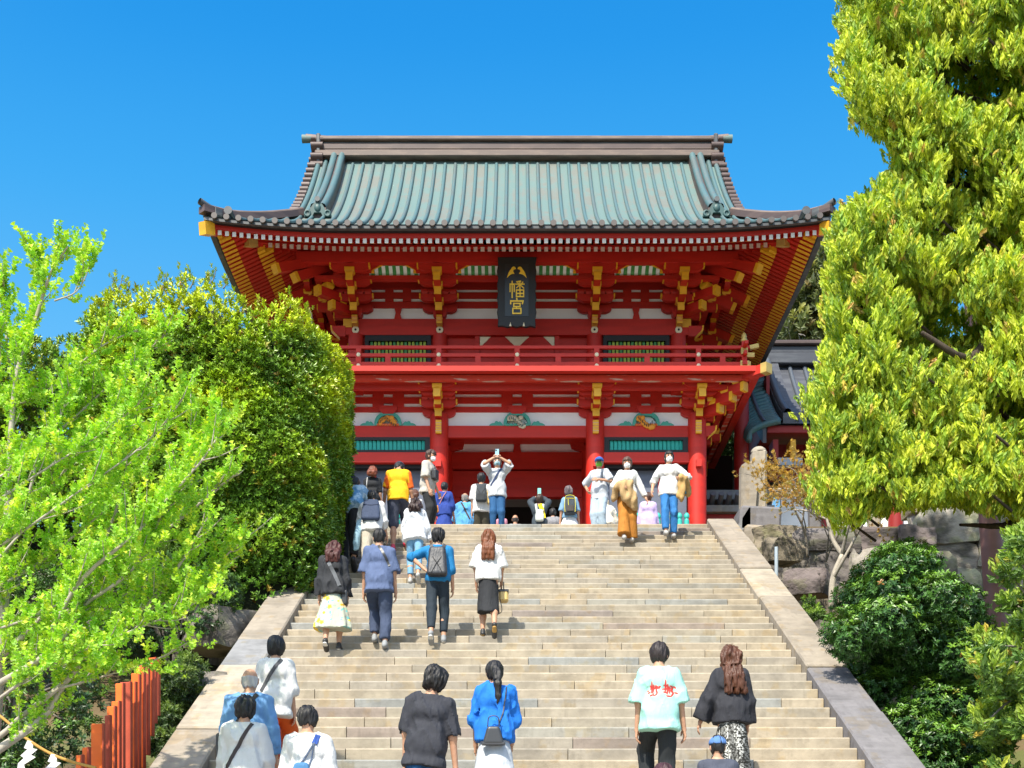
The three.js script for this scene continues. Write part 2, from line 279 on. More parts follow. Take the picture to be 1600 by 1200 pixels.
// ---------- the two-storey gate ----------
const GATE_D = 34;
const gate = topGroup('shrine_gate', 'two storey vermilion shrine gate with green copper tiled roof at the head of the stairs', 'shrine gate');
gate.position.set(0, TOP, -GATE_D);
const CX = [-4.78, -2.07, 2.07, 4.78], UX = [-4.28, -2.05, 2.05, 4.28], CZ = [0, -2.5, -5.0], ZC = -2.5;
{
  const gp = (name, m, mat) => m.build(name, mat, gate);
  const one = (name, mat, ...b) => { const o = mesh(name, boxGeo(...b), mat, gate); return o; };
  // columns
  const colGeo = boxUV(new THREE.CylinderGeometry(.245, .25, 4.98, 28).translate(0, 2.49, 0)), baseGeo = boxUV(new THREE.CylinderGeometry(.3, .42, .16, 20).translate(0, .02, 0));
  for (const z of CZ) for (const x of CX) { const c = mesh('column', colGeo, mats.red, gate); c.position.set(x, 0, z); mesh('base_stone', baseGeo, greyStone[2], c); if (z === 0) { mesh('peg', boxGeo(-.07, .07, 3.54, 3.72, .22, .36), mats.red, c); } }
  const ucol = boxUV(new THREE.CylinderGeometry(.2, .2, 1.56, 24).translate(0, 6.328, 0));
  for (const z of CZ) for (const x of UX) { const c = mesh('upper_column', ucol, mats.red, gate); c.position.set(x, 0, z); }
  // inner mass of the building: floors, dark attic, rear and side walls
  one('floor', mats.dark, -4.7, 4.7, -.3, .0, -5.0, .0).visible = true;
  one('ceiling', mats.red, -4.75, 4.75, 5.05, 5.2, -5.0, -.14);
  one('upper_floor', mats.red, -4.75, 4.75, 5.42, 5.56, -5.2, -.14);
  one('attic_core', mats.red, -4.1, 4.1, 5.6, 9.2, -4.85, -.30);
  for (const s of [-1, 1]) {
    one('side_wall', mats.red, s * 4.72, s * 4.84, 0, 5.0, -5.0, -.2); one('upper_side_wall', mats.red, s * 4.2, s * 4.32, 5.5, 8.6, -5.0, -.1);
    one('white_panel', mats.white, s * 4.325, s * 4.34, 7.56, 8.36, -4.7, -.3);
    for (const y of [[7.11, 7.54], [7.875, 8.045], [8.13, 8.30], [8.37, 8.6]]) one('side_beam', mats.red, s * 4.33, s * 4.44, y[0], y[1], -5.0, -.05);
    for (const z of [-2.5, -5]) one('rear_post', mats.red, s * 4.6, s * 4.95, 0, 4.9, z - .1, z + .1);
  }
  one('rear_wall', mats.red, -4.75, 4.75, 3.2, 5.05, -5.06, -4.98); one('rear_upper_wall', mats.red, -4.2, 4.2, 5.5, 8.6, -5.06, -4.98);
  // lower storey front: tie beams and white panels with their framing
  const bay = [[-4.78, -2.07], [-2.07, 2.07], [2.07, 4.78]];
  for (const [a, b] of bay) { const o = mesh('tie_beam', boxGeo(a + .2, b - .2, 4.405, 4.715, -.10, .02), mats.red, gate);
    mesh('wall_panel', boxGeo(a + .2, b - .2, 4.7, 5.66, -.14, -.07), mats.white, gate);
    const c = (a + b) / 2;
    for (const [y0, y1] of [[5.095, 5.235], [5.325, 5.49], [5.575, 5.72]]) mesh('wall_beam', boxGeo(a + .18, b - .18, y0, y1, -.12, -.03), mats.red, gate);
    for (const s of [-1, 1]) mesh('strut_block', boxGeo(c + s * .27 - .15, c + s * .27 + .15, 5.22, 5.66, -.12, -.01), mats.red, gate);
    mesh('strut_arm', extrude([[-.24, 5.235], [.24, 5.235], [.24, 5.14], [.14, 5.02], [-.14, 5.02], [-.24, 5.14]], .12).translate(c, 0, -.05), mats.red, gate);
  }
  // frog-leg struts with carved beasts in the three bays
  const foot = () => { const s = new THREE.Shape(); s.moveTo(-.36, 0); s.bezierCurveTo(-.38, .16, -.28, .33, -.1, .345); s.lineTo(.1, .345); s.bezierCurveTo(.28, .33, .38, .16, .36, 0); s.lineTo(.28, 0); s.bezierCurveTo(.29, .14, .2, .25, .06, .26); s.lineTo(-.06, .26); s.bezierCurveTo(-.2, .25, -.29, .14, -.28, 0); s.closePath(); return s; };
  const scroll = sgn => { const s = new THREE.Shape(); s.moveTo(sgn * .36, 0); s.bezierCurveTo(sgn * .42, .08, sgn * .44, .14, sgn * .50, .10); s.bezierCurveTo(sgn * .54, .15, sgn * .60, .12, sgn * .60, .07); s.bezierCurveTo(sgn * .66, .08, sgn * .70, .05, sgn * .74, .02); s.lineTo(sgn * .74, 0); s.closePath(); return s; };
  bay.forEach(([a, b], i) => {
    const c = (a + b) / 2, k = grp('carved_strut', gate); k.position.set(c, 4.716, -.06);
    mesh('carved_frame', boxUV(extrude(foot(), .12)), mats.tealPaint, k);
    for (const s of [-1, 1]) mesh('scroll', boxUV(extrude(scroll(s), .08)), mats.tealPaint, k);
    const beast = i === 1 ? M([.55, .5, .38], .7) : M([.75, .30, .03], .6), mb = new MB(), r = rng(40 + i);
    for (let q = 0; q < 7; q++) mb.add(new THREE.IcosahedronGeometry(1, 1), T(-.2 + q * .062, .06 + .12 * Math.sin(q * .55 + i) + r() * .03, .11, 0, 0, r() * 2).multiply(new THREE.Matrix4().makeScale(.085, .055 + r() * .02, .05)));
    mb.add(new THREE.IcosahedronGeometry(1, 1), T(.10 * (i === 2 ? -1 : 1), .19, .14).multiply(new THREE.Matrix4().makeScale(.07, .06, .06)));
    mb.build('carved_beast', beast, k);
    const dk = new MB(); for (let q = 0; q < 9; q++) dk.add(new THREE.BoxGeometry(.018, .07, .02), T(-.2 + q * .05, .08 + .1 * Math.sin(q * .6 + i), .163, 0, 0, .4 - r() * .8)); dk.build('carved_stripe', i === 1 ? mats.verdi : mats.black, k);
    const rk = new MB(); for (let q = 0; q < 6; q++) rk.add(new THREE.IcosahedronGeometry(1, 0), T(-.25 + q * .1, .02, .1).multiply(new THREE.Matrix4().makeScale(.07, .04, .04))); rk.build('carved_cloud', i === 1 ? mats.tealPaint : M([.6, .12, .03], .6), k);
  });
  // side bays: barred transom window, beam, dark grey screen, row of turquoise pales
  for (const i of [0, 2]) { const [a, b] = bay[i], x0 = a + .24, x1 = b - .24;
    const w = grp('transom_window', gate);
    mesh('window_back', boxGeo(x0, x1, 3.99, 4.41, -.16, -.12), mats.black, w);
    for (const [xa, xb, ya, yb] of [[x0, x1, 4.33, 4.41], [x0, x1, 3.985, 4.07], [x0, x0 + .14, 4.07, 4.33], [x1 - .14, x1, 4.07, 4.33]]) mesh('window_frame', boxGeo(xa, xb, ya, yb, -.12, .03), mats.black, w);
    for (let q = 0; q < 18; q++) { const bx = mix(x0 + .19, x1 - .19, q / 17), s = mesh('window_bar', boxGeo(-.042, .042, 4.07, 4.33, -.04, .04), mats.teal, w); s.position.set(bx, 0, -.07); s.rotation.y = Math.PI / 4 * .5; }
    mesh('lower_beam', boxGeo(x0 - .04, x1 + .04, 3.72, 3.985, -.1, .1), mats.red, gate);
    mesh('screen', boxGeo(x0, x1, .25, 3.72, -.36, -.30), mats.grey, gate);
    mesh('screen_top', boxGeo(x0, x1, 3.62, 3.72, -.29, -.08), mats.black, gate);
    for (let q = 1; q < 3; q++) mesh('screen_mullion', boxGeo(mix(x0, x1, q / 3) - .025, mix(x0, x1, q / 3) + .025, 3.0, 3.62, -.30, -.27), mats.red, gate);
    mesh('sill_beam', boxGeo(x0 - .04, x1 + .04, 0, .25, -.12, .12), mats.red, gate);
    mesh('pale_rail', boxGeo(x0, x1, .9, 1.0, .22, .28), mats.tealPaint, gate);
    const pale = new MB().add(new THREE.LatheGeometry([[0, 0], [.07, 0], [.07, 2.1], [.05, 2.14], [.05, 2.17], [.075, 2.19], [.07, 2.26], [.03, 2.31], [0, 2.32]].map(p => new THREE.Vector2(...p)), 10)).geo();
    for (let q = 0; q < 12; q++) { const s = mesh('pale', pale, mats.teal, gate); s.position.set(mix(x0 + .08, x1 - .08, q / 11), 0, .34); }
  }
  // the passage: middle row with beams, white panels and the doorway
  const zm = -2.5;
  mesh('passage_panel', boxGeo(-1.85, 1.85, 4.80, 5.22, zm - .02, zm + .03), mats.white, gate);
  mesh('passage_post', extrude([[-.12, 4.8], [.12, 4.8], [.085, 5.0], [.12, 5.2], [-.12, 5.2], [-.085, 5.0]], .08).translate(0, 0, zm + .03), mats.red, gate);
  for (const s of [-1, 1]) mesh('passage_bracket', extrude([[s * 1.9, 4.80], [s * 1.55, 4.9], [s * 1.5, 5.06], [s * 1.44, 5.09], [s * 1.44, 5.22], [s * 1.9, 5.22]], .14).translate(0, 0, zm + .03), mats.red, gate);
  one('passage_beam', mats.red, -1.85, 1.85, 4.33, 4.80, zm - .1, zm + .12);
  one('passage_beam', mats.red, -1.85, 1.85, 5.22, 5.45, zm - .1, zm + .12);
  one('passage_lintel', mats.red, -1.85, 1.85, 3.74, 4.28, zm - .1, zm + .06); one('passage_lintel', mats.red, -1.85, 1.85, 3.52, 3.74, zm - .1, zm + .14);
  for (const s of [-1, 1]) one('door_jamb', mats.red, s * 1.62, s * 1.9, 0, 3.52, zm - .1, zm + .1);
  for (const s of [-1, 1]) { one('passage_side_wall', mats.red, s * 2.02, s * 2.12, 0, 5.0, -2.4, -.2); one('passage_side_wall', mats.dark, s * 2.02, s * 2.12, 0, 5.0, -5, -2.6); }  // rear halves are dark: the passage shade is put into their colour
  one('passage_shade_liner', mats.dark, -2.0, 2.0, 0, 5.04, -4.97, -4.9); one('passage_back_panel', M([.30, .29, .28], .9), -1.5, 1.5, 3.95, 4.4, -4.9, -4.87);  // dark liner and greyed panel carry the passage shade in their colour
  // balcony
  const BZ = 1.46, BX = 4.78 + BZ;
  const ringBox = (name, mat, x, z, y0, y1, t, parent = gate) => { // front, back and two sides, mitred
    const zb = 2 * ZC - z, P = (a, b, y) => [a, y, b];
    const rim = [[-x, z], [x, z], [x, zb], [-x, zb]], inn = [[-x + t, z - t], [x - t, z - t], [x - t, zb + t], [-x + t, zb + t]];
    for (let i = 0; i < 4; i++) { const j = (i + 1) % 4, p = [P(...rim[i], y0), P(...rim[j], y0), P(...inn[j], y0), P(...inn[i], y0), P(...rim[i], y1), P(...rim[j], y1), P(...inn[j], y1), P(...inn[i], y1)];
      mesh(name, boxUV(polyGeo(p, [[3, 2, 1, 0], [4, 5, 6, 7], [0, 1, 5, 4], [2, 3, 7, 6], [1, 2, 6, 5], [3, 0, 4, 7]])), mat, parent); }
  };
  const balcony = grp('balcony', gate);
  ringBox('balcony_edge', mats.red, BX, BZ, 5.61, 5.745, .20, balcony); ringBox('balcony_floor', mats.red, BX - .2, BZ - .2, 5.68, 5.735, 1.2, balcony);
  ringBox('balcony_beam', mats.redWorn, BX - .30, BZ - .30, 5.485, 5.62, .14, balcony); ringBox('balcony_joist', mats.red, BX - .62, BZ - .62, 5.38, 5.50, .14, balcony);
  for (const s of [-1, 1]) { // corner beam tips with gilt caps
    mesh('corner_tip', boxGeo(-.12, .12, 5.52, 5.74, -1.1, .02).applyMatrix4(T(s * BX, 0, BZ, 0, s * Math.PI / 4, 0)), mats.red, balcony);
    mesh('corner_cap', boxGeo(-.13, .13, 5.51, 5.755, .02, .20).applyMatrix4(T(s * BX, 0, BZ, 0, s * Math.PI / 4, 0)), mats.gold, balcony);
  }
  // railing
  const RZ = 1.28, RX = 5.80;
  const railing = grp('railing', gate);
  for (const [y, h, d, ext] of [[6.235, .075, .09, .38], [6.03, .085, .08, .26], [5.80, .085, .12, .16]]) {
    mesh('rail', boxGeo(-RX - ext + .2, RX + ext - .2, y, y + h, RZ - d / 2, RZ + d / 2), mats.red, railing);
    for (const s of [-1, 1]) {
      mesh('rail', boxGeo(s * RX - d / 2, s * RX + d / 2, y - .004, y + h - .004, 2 * ZC - RZ, RZ + ext), mats.red, railing);
      mesh('rail_cap', boxGeo(-.03, .2, -.012, h + .012, -d / 2 - .012, d / 2 + .012).applyMatrix4(T(s * (RX + ext - .2), y, RZ, 0, s < 0 ? Math.PI : 0, y > 6.2 ? .22 : .0)), mats.gold, railing);
    }
  }
  const post = (x, z, tall) => { const p = mesh('railing_post', boxGeo(x - .065, x + .065, 5.745, tall ? 6.42 : 6.24, z - .065, z + .065), mats.red, railing);
    if (tall) { mesh('post_cap', boxGeo(x - .085, x + .085, 6.08, 6.24, z - .085, z + .085), mats.gold, p); mesh('post_cap', boxGeo(x - .11, x + .11, 5.76, 5.90, z - .11, z + .11), mats.gold, p); mesh('finial', boxUV(new THREE.LatheGeometry([[0, 0], [.06, 0], [.09, .05], [.06, .12], [.07, .15], [.05, .22], [0, .28]].map(q => new THREE.Vector2(...q)), 12).translate(x, 6.40, z)), mats.gold, p); }
    else for (const y of [6.07, 5.79]) mesh('stud', boxUV(new THREE.SphereGeometry(.055, 10, 6).scale(1, 1, .5).translate(x, y, z + .065)), mats.cream, p);
  };
  for (const x of [-4.05, -2.0, 0, 2.03, 4.63]) post(x, RZ, false);
  for (const s of [-1, 1]) { post(s * RX, RZ, true); post(s * RX, 2 * ZC - RZ, true); for (const z of [-.6, -2.5, -4.4]) post(s * RX, z, false); }
  for (const x of [-5.0, -3.3, -1.0, 1.05, 3.32, 5.25]) mesh('railing_strut', boxGeo(x - .07, x + .07, 5.88, 6.03, RZ - .04, RZ + .04), mats.red, railing);
  // upper wall: head beams, medallions, windows, door with gilt fittings
  one('head_beam', mats.red, -4.62, 4.62, 7.11, 7.35, -.16, .06); one('plate_beam', mats.red, -4.5, 4.5, 7.352, 7.55, -.18, .03);
  one('floor_beam', mats.red, -4.5, 4.5, 5.74, 5.98, -.16, .10);
  const medal = boxUV(new THREE.CylinderGeometry(.092, .092, .05, 18).rotateX(Math.PI / 2)), ring = boxUV(new THREE.CylinderGeometry(.03, .03, .05, 8).rotateX(Math.PI / 2));
  for (const x of UX) { const m = mesh('medallion', medal, mats.cream, gate); m.position.set(x, 7.23, .085); const h = mesh('medallion_hub', ring, mats.black, m); h.position.z = .012; }
  const ubay = [[-4.28, -2.05], [-2.05, 2.05], [2.05, 4.28]];
  ubay.forEach(([a, b], i) => {
    mesh('upper_wall', boxGeo(a + .18, b - .18, 5.98, 7.11, -.2, -.12), mats.red, gate);
    mesh('upper_panel', boxGeo(a + .1, b - .1, 7.55, 8.5, -.16, -.1), mats.white, gate);
    for (const [y0, y1] of [[7.875, 8.045], [8.13, 8.295], [8.37, 8.62]]) mesh('upper_beam', boxGeo(a + .02, b - .02, y0, y1, -.14, -.06), mats.red, gate);
    const c = (a + b) / 2;
    if (i !== 1) {
      mesh('flared_strut', extrude([[-.10, 7.55], [.10, 7.55], [.06, 7.72], [.10, 7.875], [-.10, 7.875], [-.06, 7.72]], .1).translate(c, 0, -.09), mats.red, gate);
      for (const s of [-1, 1]) mesh('strut_block', boxGeo(c + s * .235 - .11, c + s * .235 + .11, 8.04, 8.40, -.12, -.03), mats.red, gate);
      const w = grp('lattice_window', gate), x0 = a + .24, x1 = b - .24;
      mesh('window_back', boxGeo(x0, x1, 6.1, 7.11, -.12, -.10), mats.black, w);
      for (const [xa, xb, ya, yb] of [[x0, x1, 6.96, 7.11], [x0, x0 + .10, 6.1, 6.96], [x1 - .10, x1, 6.1, 6.96], [x0, x1, 6.0, 6.1]]) mesh('window_frame', boxGeo(xa, xb, ya, yb, -.1, .04), mats.black, w);
      for (let q = 0; q < 15; q++) { const s = mesh('window_bar', boxGeo(-.032, .032, 6.1, 6.96, -.03, .03), q % 3 ? mats.limeBar : mats.green, w); s.position.set(mix(x0 + .17, x1 - .17, q / 14), 0, -.05); }
    } else {
      for (const s of [-1, 1]) { mesh('door_panel', boxGeo(s * .02, s * .98, 5.98, 7.10, -.11, -.05), mats.red, gate); mesh('door_post', boxGeo(s * 1.0, s * 1.12, 5.98, 7.11, -.11, 0), mats.red, gate);
        mesh('door_fitting', extrude([[s * .99, 7.1], [s * .70, 7.1], [s * .99, 6.81]], .02).translate(0, 0, -.05), mats.cream, gate); }
      mesh('door_fitting', extrude([[-.32, 7.1], [.32, 7.1], [0, 6.8]], .02).translate(0, 0, -.05), mats.cream, gate);
    }
  });
  // ---- bracket sets ----
  const armShape = (a, h) => { const s = new THREE.Shape(); s.moveTo(-a, h); s.lineTo(a, h); s.lineTo(a, h * .55); s.quadraticCurveTo(a - .02, h * .2, a - .16, 0); s.lineTo(-a + .16, 0); s.quadraticCurveTo(-a + .02, h * .2, -a, h * .55); s.closePath(); return s; };
  const crossArm = (a, h) => boxUV(extrude(armShape(a, h), .15).translate(0, 0, -.075));
  const block = (w, h, d) => boxUV(polyGeo([[-w * .34, 0, d * .34], [w * .34, 0, d * .34], [w * .34, 0, -d * .34], [-w * .34, 0, -d * .34], [-w / 2, h * .45, d / 2], [w / 2, h * .45, d / 2], [w / 2, h * .45, -d / 2], [-w / 2, h * .45, -d / 2], [-w / 2, h, d / 2], [w / 2, h, d / 2], [w / 2, h, -d / 2], [-w / 2, h, -d / 2]],
    [[0, 1, 5, 4], [1, 2, 6, 5], [2, 3, 7, 6], [3, 0, 4, 7], [4, 5, 9, 8], [5, 6, 10, 9], [6, 7, 11, 10], [7, 4, 8, 11], [8, 9, 10, 11], [3, 2, 1, 0]]));
  const bigBlock = block(.36, .24, .34), smallBlock = block(.25, .15, .24), tinyBlock = block(.19, .12, .2), tip = boxGeo(-.018, .018, .0, .1, -.08, .08);
  // heights: y0 bottom of the set; steps: [reach z, arm y]
  function bracketSet(y0, steps, halfArm, drop) {
    const b = grp('bracket_set');
    mesh('nose', boxGeo(-.075, .075, y0 - drop, y0 - .02, .10, .33), mats.yellow, b);
    for (let q = 0; q < 4; q++) mesh('nose_groove', boxGeo(-.08, .08, y0 - drop + .05 + q * (drop - .08) / 4, y0 - drop + .062 + q * (drop - .08) / 4, .327, .334), mats.redWorn, b);
    const d = mesh('bearing_block', bigBlock, mats.red, b); d.position.set(0, y0, 0);
    mesh('cross_arm', crossArm(halfArm * .95, .2).translate(0, y0 + .15, .02), mats.red, b);
    steps.forEach(([z, y], i) => {
      mesh('forward_arm', boxGeo(-.085, .085, y - .17, y + .02, -.1, z + .13), mats.red, b);
      mesh('arm_end', boxGeo(-.09, .09, y - .175, y + .025, z + .13, z + .16), mats.yellow, b);
      const k = mesh('bearing_block', smallBlock, mats.yellow, b); k.position.set(0, y + .02, z);
      if (i < steps.length) {
        mesh('cross_arm', crossArm(halfArm, .19).translate(0, y + .10, z - .02), mats.red, b);
        for (const s of [-1, 1]) { const e = mesh('arm_tip', tip, mats.yellow, b); e.position.set(s * (halfArm + .018), y + .2, z - .02); const t = mesh('bearing_block', tinyBlock, mats.red, b); t.position.set(s * (halfArm - .11), y + .285, z - .02); const u = mesh('bearing_block', tinyBlock, mats.red, b); u.position.set(s * halfArm * .36, y + .285, z - .02); }
      }
    });
    return b;
  }
  const upSteps = [[.43, 7.72], [.87, 7.94], [1.26, 8.13]], loSteps = [[.30, 5.0], [.60, 5.2], [.86, 5.31]];
  const upProto = bracketSet(7.55, upSteps, .48, .24), loProto = bracketSet(4.78, loSteps, .46, .36);
  const place = (proto, x, z, ry) => { const b = proto.clone(); b.position.set(x, 0, z); b.rotation.y = ry; gate.add(b); };
  for (const x of UX) { place(upProto, x, 0, 0); place(upProto, x, -5, Math.PI); }
  for (const x of CX) { place(loProto, x, 0, 0); place(loProto, x, -5, Math.PI); }
  for (const s of [-1, 1]) for (const z of CZ) { place(upProto, s * 4.28, z, s * Math.PI / 2); place(loProto, s * 4.78, z, s * Math.PI / 2); }
  // diagonal corner brackets and tail rafters with yellow ends
  const tail = (len, y, rise) => { const b = grp('tail_rafter'); mesh('tail_beam', boxGeo(-.1, .1, -.12, .1, 0, len).applyMatrix4(T(0, y, 0, rise, 0, 0)), mats.red, b); mesh('tail_end', boxGeo(-.105, .105, -.125, .105, len, len + .10).applyMatrix4(T(0, y, 0, rise, 0, 0)), mats.yellow, b); return b; };
  for (const s of [-1, 1]) for (const [z, f] of [[0, 1], [-5, -1]]) {
    const a = f > 0 ? s * Math.PI / 4 : Math.PI - s * Math.PI / 4;
    for (const [len, y, rise] of [[.75, 7.7, .02], [1.2, 7.95, .02], [2.2, 9.15, .52], [2.75, 9.25, .44]]) { const t = tail(len, y, rise); t.position.set(s * 4.28, 0, z); t.rotation.y = a; gate.add(t); if (rise > .1) continue; const k = mesh('bearing_block', smallBlock, mats.yellow, gate); const ky = (len - .28) * Math.cos(rise); k.position.set(s * 4.28 + Math.sin(a) * ky, y + .1 - (len - .28) * Math.sin(rise) * 1, z + Math.cos(a) * ky); k.rotation.y = a; }
    for (const [len, y] of [[.7, 5.0], [1.1, 5.2], [1.45, 5.36]]) { const t = tail(len, y, 0); t.position.set(s * 4.78, 0, z); t.rotation.y = a; gate.add(t); const k = mesh('bearing_block', smallBlock, mats.yellow, gate); k.position.set(s * 4.78 + Math.sin(a) * (len - .15), y + .1, z + Math.cos(a) * (len - .15)); k.rotation.y = a; }
    for (const [y, len] of [[7.2, .5], [4.55, .5]]) { const g = grp('beam_nose', gate), x = y > 6 ? 4.55 : 4.9, e = [[0, -.14], [.16, -.14], [.34, .02], [.36, .14], [0, .14]];
      mesh('nose_body', extrude(e.map(p => [p[0] * s, p[1]]), .18).translate(s * x, y, z - .09), mats.red, g); mesh('nose_edge', extrude([[.16, -.17], [.20, -.14], [.385, .02], [.40, .15], [.36, .15], [.34, .02]].map(p => [p[0] * s, p[1]]), .20).translate(s * x, y, z - .10), mats.yellow, g); }
  }
  for (const s of [-1, 1]) for (const z of [0, -2.5, -5]) for (const [len, y] of [[1.55, 8.5], [1.95, 8.85]]) { const t = tail(len, y, .42); t.position.set(s * 4.28, 0, z); t.rotation.y = s * Math.PI / 2; gate.add(t); }
  // ---- purlins, ribbed coving between the brackets ----
  const LX = 7.55, LZ = 3.27, HALF = LZ - ZC; // eave half width, eave front, half depth
  const lift = (x, z) => .21 * Math.pow(clamp((Math.abs(x) - 3.9) / (LX - 3.9)), 2.1) * Math.pow(clamp((Math.abs(z - ZC) - 2.2) / (HALF - 2.2)), 2.1);
  ringBox('purlin', mats.red, 4.28 + 1.36, 1.36, 8.43, 8.70, .2); ringBox('inner_purlin', mats.red, 4.28 + .95, .95, 8.17, 8.275, .16);
  ubay.forEach(([a, b], i) => {
    const k = grp('ribbed_coving', gate), x0 = a + .56, x1 = b - .56, n = Math.round((x1 - x0) / .178);
    const bend = [[8.27, .90], [8.37, .98], [8.44, 1.14]];
    const P = []; for (const x of [x0 - .1, x1 + .1]) for (const [y, z] of bend) P.push([x, y, z - .03]);
    mesh('coving_board', boxUV(polyGeo(P, [[0, 3, 4, 1], [1, 4, 5, 2]])), mats.white, k);
    const rib = boxUV(polyGeo([...bend.map(([y, z]) => [-.045, y, z]), ...bend.map(([y, z]) => [.045, y, z]), ...bend.map(([y, z]) => [-.045, y, z - .05]), ...bend.map(([y, z]) => [.045, y, z - .05])], [[0, 3, 4, 1], [1, 4, 5, 2], [0, 1, 7, 6], [1, 2, 8, 7], [3, 9, 10, 4], [4, 10, 11, 5]]));
    for (let q = 0; q <= n; q++) { const r = mesh('coving_rib', rib, mats.green, k); r.position.x = mix(x0, x1, q / n); }
    for (const s of [-1, 1]) { const xe = s < 0 ? x0 : x1; mesh('coving_arch', extrude([[xe - s * .06, 8.24], [xe + s * .02, 8.24], [xe, 8.31], [xe - s * .25, 8.46], [xe - s * .33, 8.46], [xe - s * .05, 8.335]], .04).translate(0, 0, 1.13), mats.yellow, k);
      mesh('coving_spandrel', extrude([[xe + s * .02, 8.24], [xe, 8.31], [xe - s * .25, 8.46], [xe + s * .3, 8.46], [xe + s * .3, 8.24]], .03).translate(0, 0, 1.13), mats.red, k); }
  });
  // ---- rafters ----
  const rafterColors = [[...RED], [...YEL], [.80, .76, .72]];
  function rafterGeo(z0, y0, z1, y1, w, h) { // from inner (z0,y0) to outer end (z1,y1), tops given
    const mb = new MB(), zk = z1 - .32, yk = mix(y0, y1, (zk - z0) / (z1 - z0));
    const part = (za, ya, zb, yb, c, f) => { const P = [[-w / 2, ya - h, za], [w / 2, ya - h, za], [w / 2, ya, za], [-w / 2, ya, za], [-w / 2, yb - h, zb], [w / 2, yb - h, zb], [w / 2, yb, zb], [-w / 2, yb, zb]]; mb.add(polyGeo(P, f), null, c); };
    const sides = [[0, 1, 5, 4], [1, 2, 6, 5], [2, 3, 7, 6], [3, 0, 4, 7]];
    if (zk > z0 + .05) { part(z0, y0, zk, yk, rafterColors[0], sides); part(zk, yk, z1, y1, rafterColors[1], [sides[0]]); part(zk, yk, z1, y1, rafterColors[0], sides.slice(1)); }
    else part(z0, y0, z1, y1, rafterColors[1], sides);
    part(z1 - .01, y1, z1, y1, rafterColors[2], [[4, 5, 6, 7]]);
    return mb.geo();
  }
  const flyGeo = rafterGeo(1.85, 8.744, 3.0, 8.215, .09, .115), lowGeo = rafterGeo(.1, 9.43, 2.2, 8.40, .095, .115);
  for (let q = -41; q <= 41; q++) { const x = q * .1757, y = lift(x * LX / 7.3, LZ), zi = Math.max(1.85, Math.abs(x) - 4.28 + .05); const r = mesh('flying_rafter', zi > 1.9 ? rafterGeo(zi, 8.744 - (zi - 1.85) * .46, 3.0, 8.215, .09, .115) : flyGeo, mats.vc, gate); r.position.set(x, y, 0); }
  for (let q = -36; q <= 36; q++) { const x = q * .1757 + .02, y = lift(x * LX / 6.47, LZ) * .62, zi = Math.max(.1, Math.abs(x) - 4.28 + .05); if (zi > 2.05) continue; const r = mesh('lower_rafter', zi > .12 ? rafterGeo(zi, 8.40 + (2.2 - zi) * .49, 2.2, 8.40, .095, .115) : lowGeo, mats.vc, gate); r.position.set(x, y, 0); }
  { const side = new MB(); // rafters of the two sides and the back, seen as fine lines
    for (const s of [-1, 1]) for (let q = 0; q < 66; q++) { const z = 3.2 - q * .1757; if (z > 2.9) continue; const e = Math.max(0, Math.abs(z - ZC) - 2.5);
      if (z > 2 * ZC - 3.0) { let y = lift(LX, ZC + (z - ZC) * HALF / 5.5); const zi = Math.max(1.85, e + .05); if (zi < 2.95) side.add(rafterGeo(zi, 8.744 - (zi - 1.85) * .46, 3.0, 8.215, .12, .115), T(s * 4.28, y, z, 0, s * Math.PI / 2, 0)); }
      const zi = Math.max(.1, e + .05); if (zi < 2.1) side.add(rafterGeo(zi, 8.40 + (2.2 - zi) * .49, 2.2, 8.40, .12, .115), T(s * 4.28, lift(LX, z) * .62, z, 0, s * Math.PI / 2, 0)); }
    const o = side.build('side_rafters', mats.vc, gate); o.userData.kind = 'stuff'; }
  // eave boards that follow the lifted corners
  function eaveRing(name, mat, o, y0, y1, t, k = 1, tIn = 0) {
    const X = 4.28 + o, seg = 28;
    for (let side = 0; side < 4; side++) {
      const P = [], F = [];
      for (let i = 0; i <= seg; i++) {
        const u = -1 + 2 * i / seg; let a, b, l, hz = 2.5 + o;
        const pos = (ox) => { const XX = X - ox, ZZ = hz - ox; return side === 0 ? [u * XX, ZC + ZZ] : side === 1 ? [XX, ZC - u * ZZ] : side === 2 ? [-u * XX, ZC - ZZ] : [-XX, ZC + u * ZZ]; };
        [a, b] = pos(0); l = lift(a * LX / X, ZC + (b - ZC) * HALF / hz) * k; const [c, d] = pos(t);
        P.push([a, y0 + l, b], [a, y1 + l, b], [c, y1 + l + tIn, d], [c, y0 + l + tIn, d]);
        if (i) for (let q = 0; q < 4; q++) F.push([(i - 1) * 4 + q, i * 4 + q, i * 4 + (q + 1) % 4, (i - 1) * 4 + (q + 1) % 4]);
      }
      mesh(name, boxUV(polyGeo(P, F)), mat, gate);
    }
  }
  eaveRing('lower_eave_board', mats.red, 2.16, 8.405, 8.47, .10, .62); eaveRing('eave_board', mats.red, 3.02, 8.22, 8.385, .10);
  eaveRing('flying_soffit', mats.red, 2.95, 8.245, 8.265, .9, 1, .414); eaveRing('lower_soffit', mats.red, 2.12, 8.445, 8.465, 2.1, .62, 1.03);
  eaveRing('eave_lath', mats.black, 3.12, 8.325, 8.385, .22); eaveRing('tile_edge', mats.darkBronze, 3.25, 8.335, 8.41, .32);
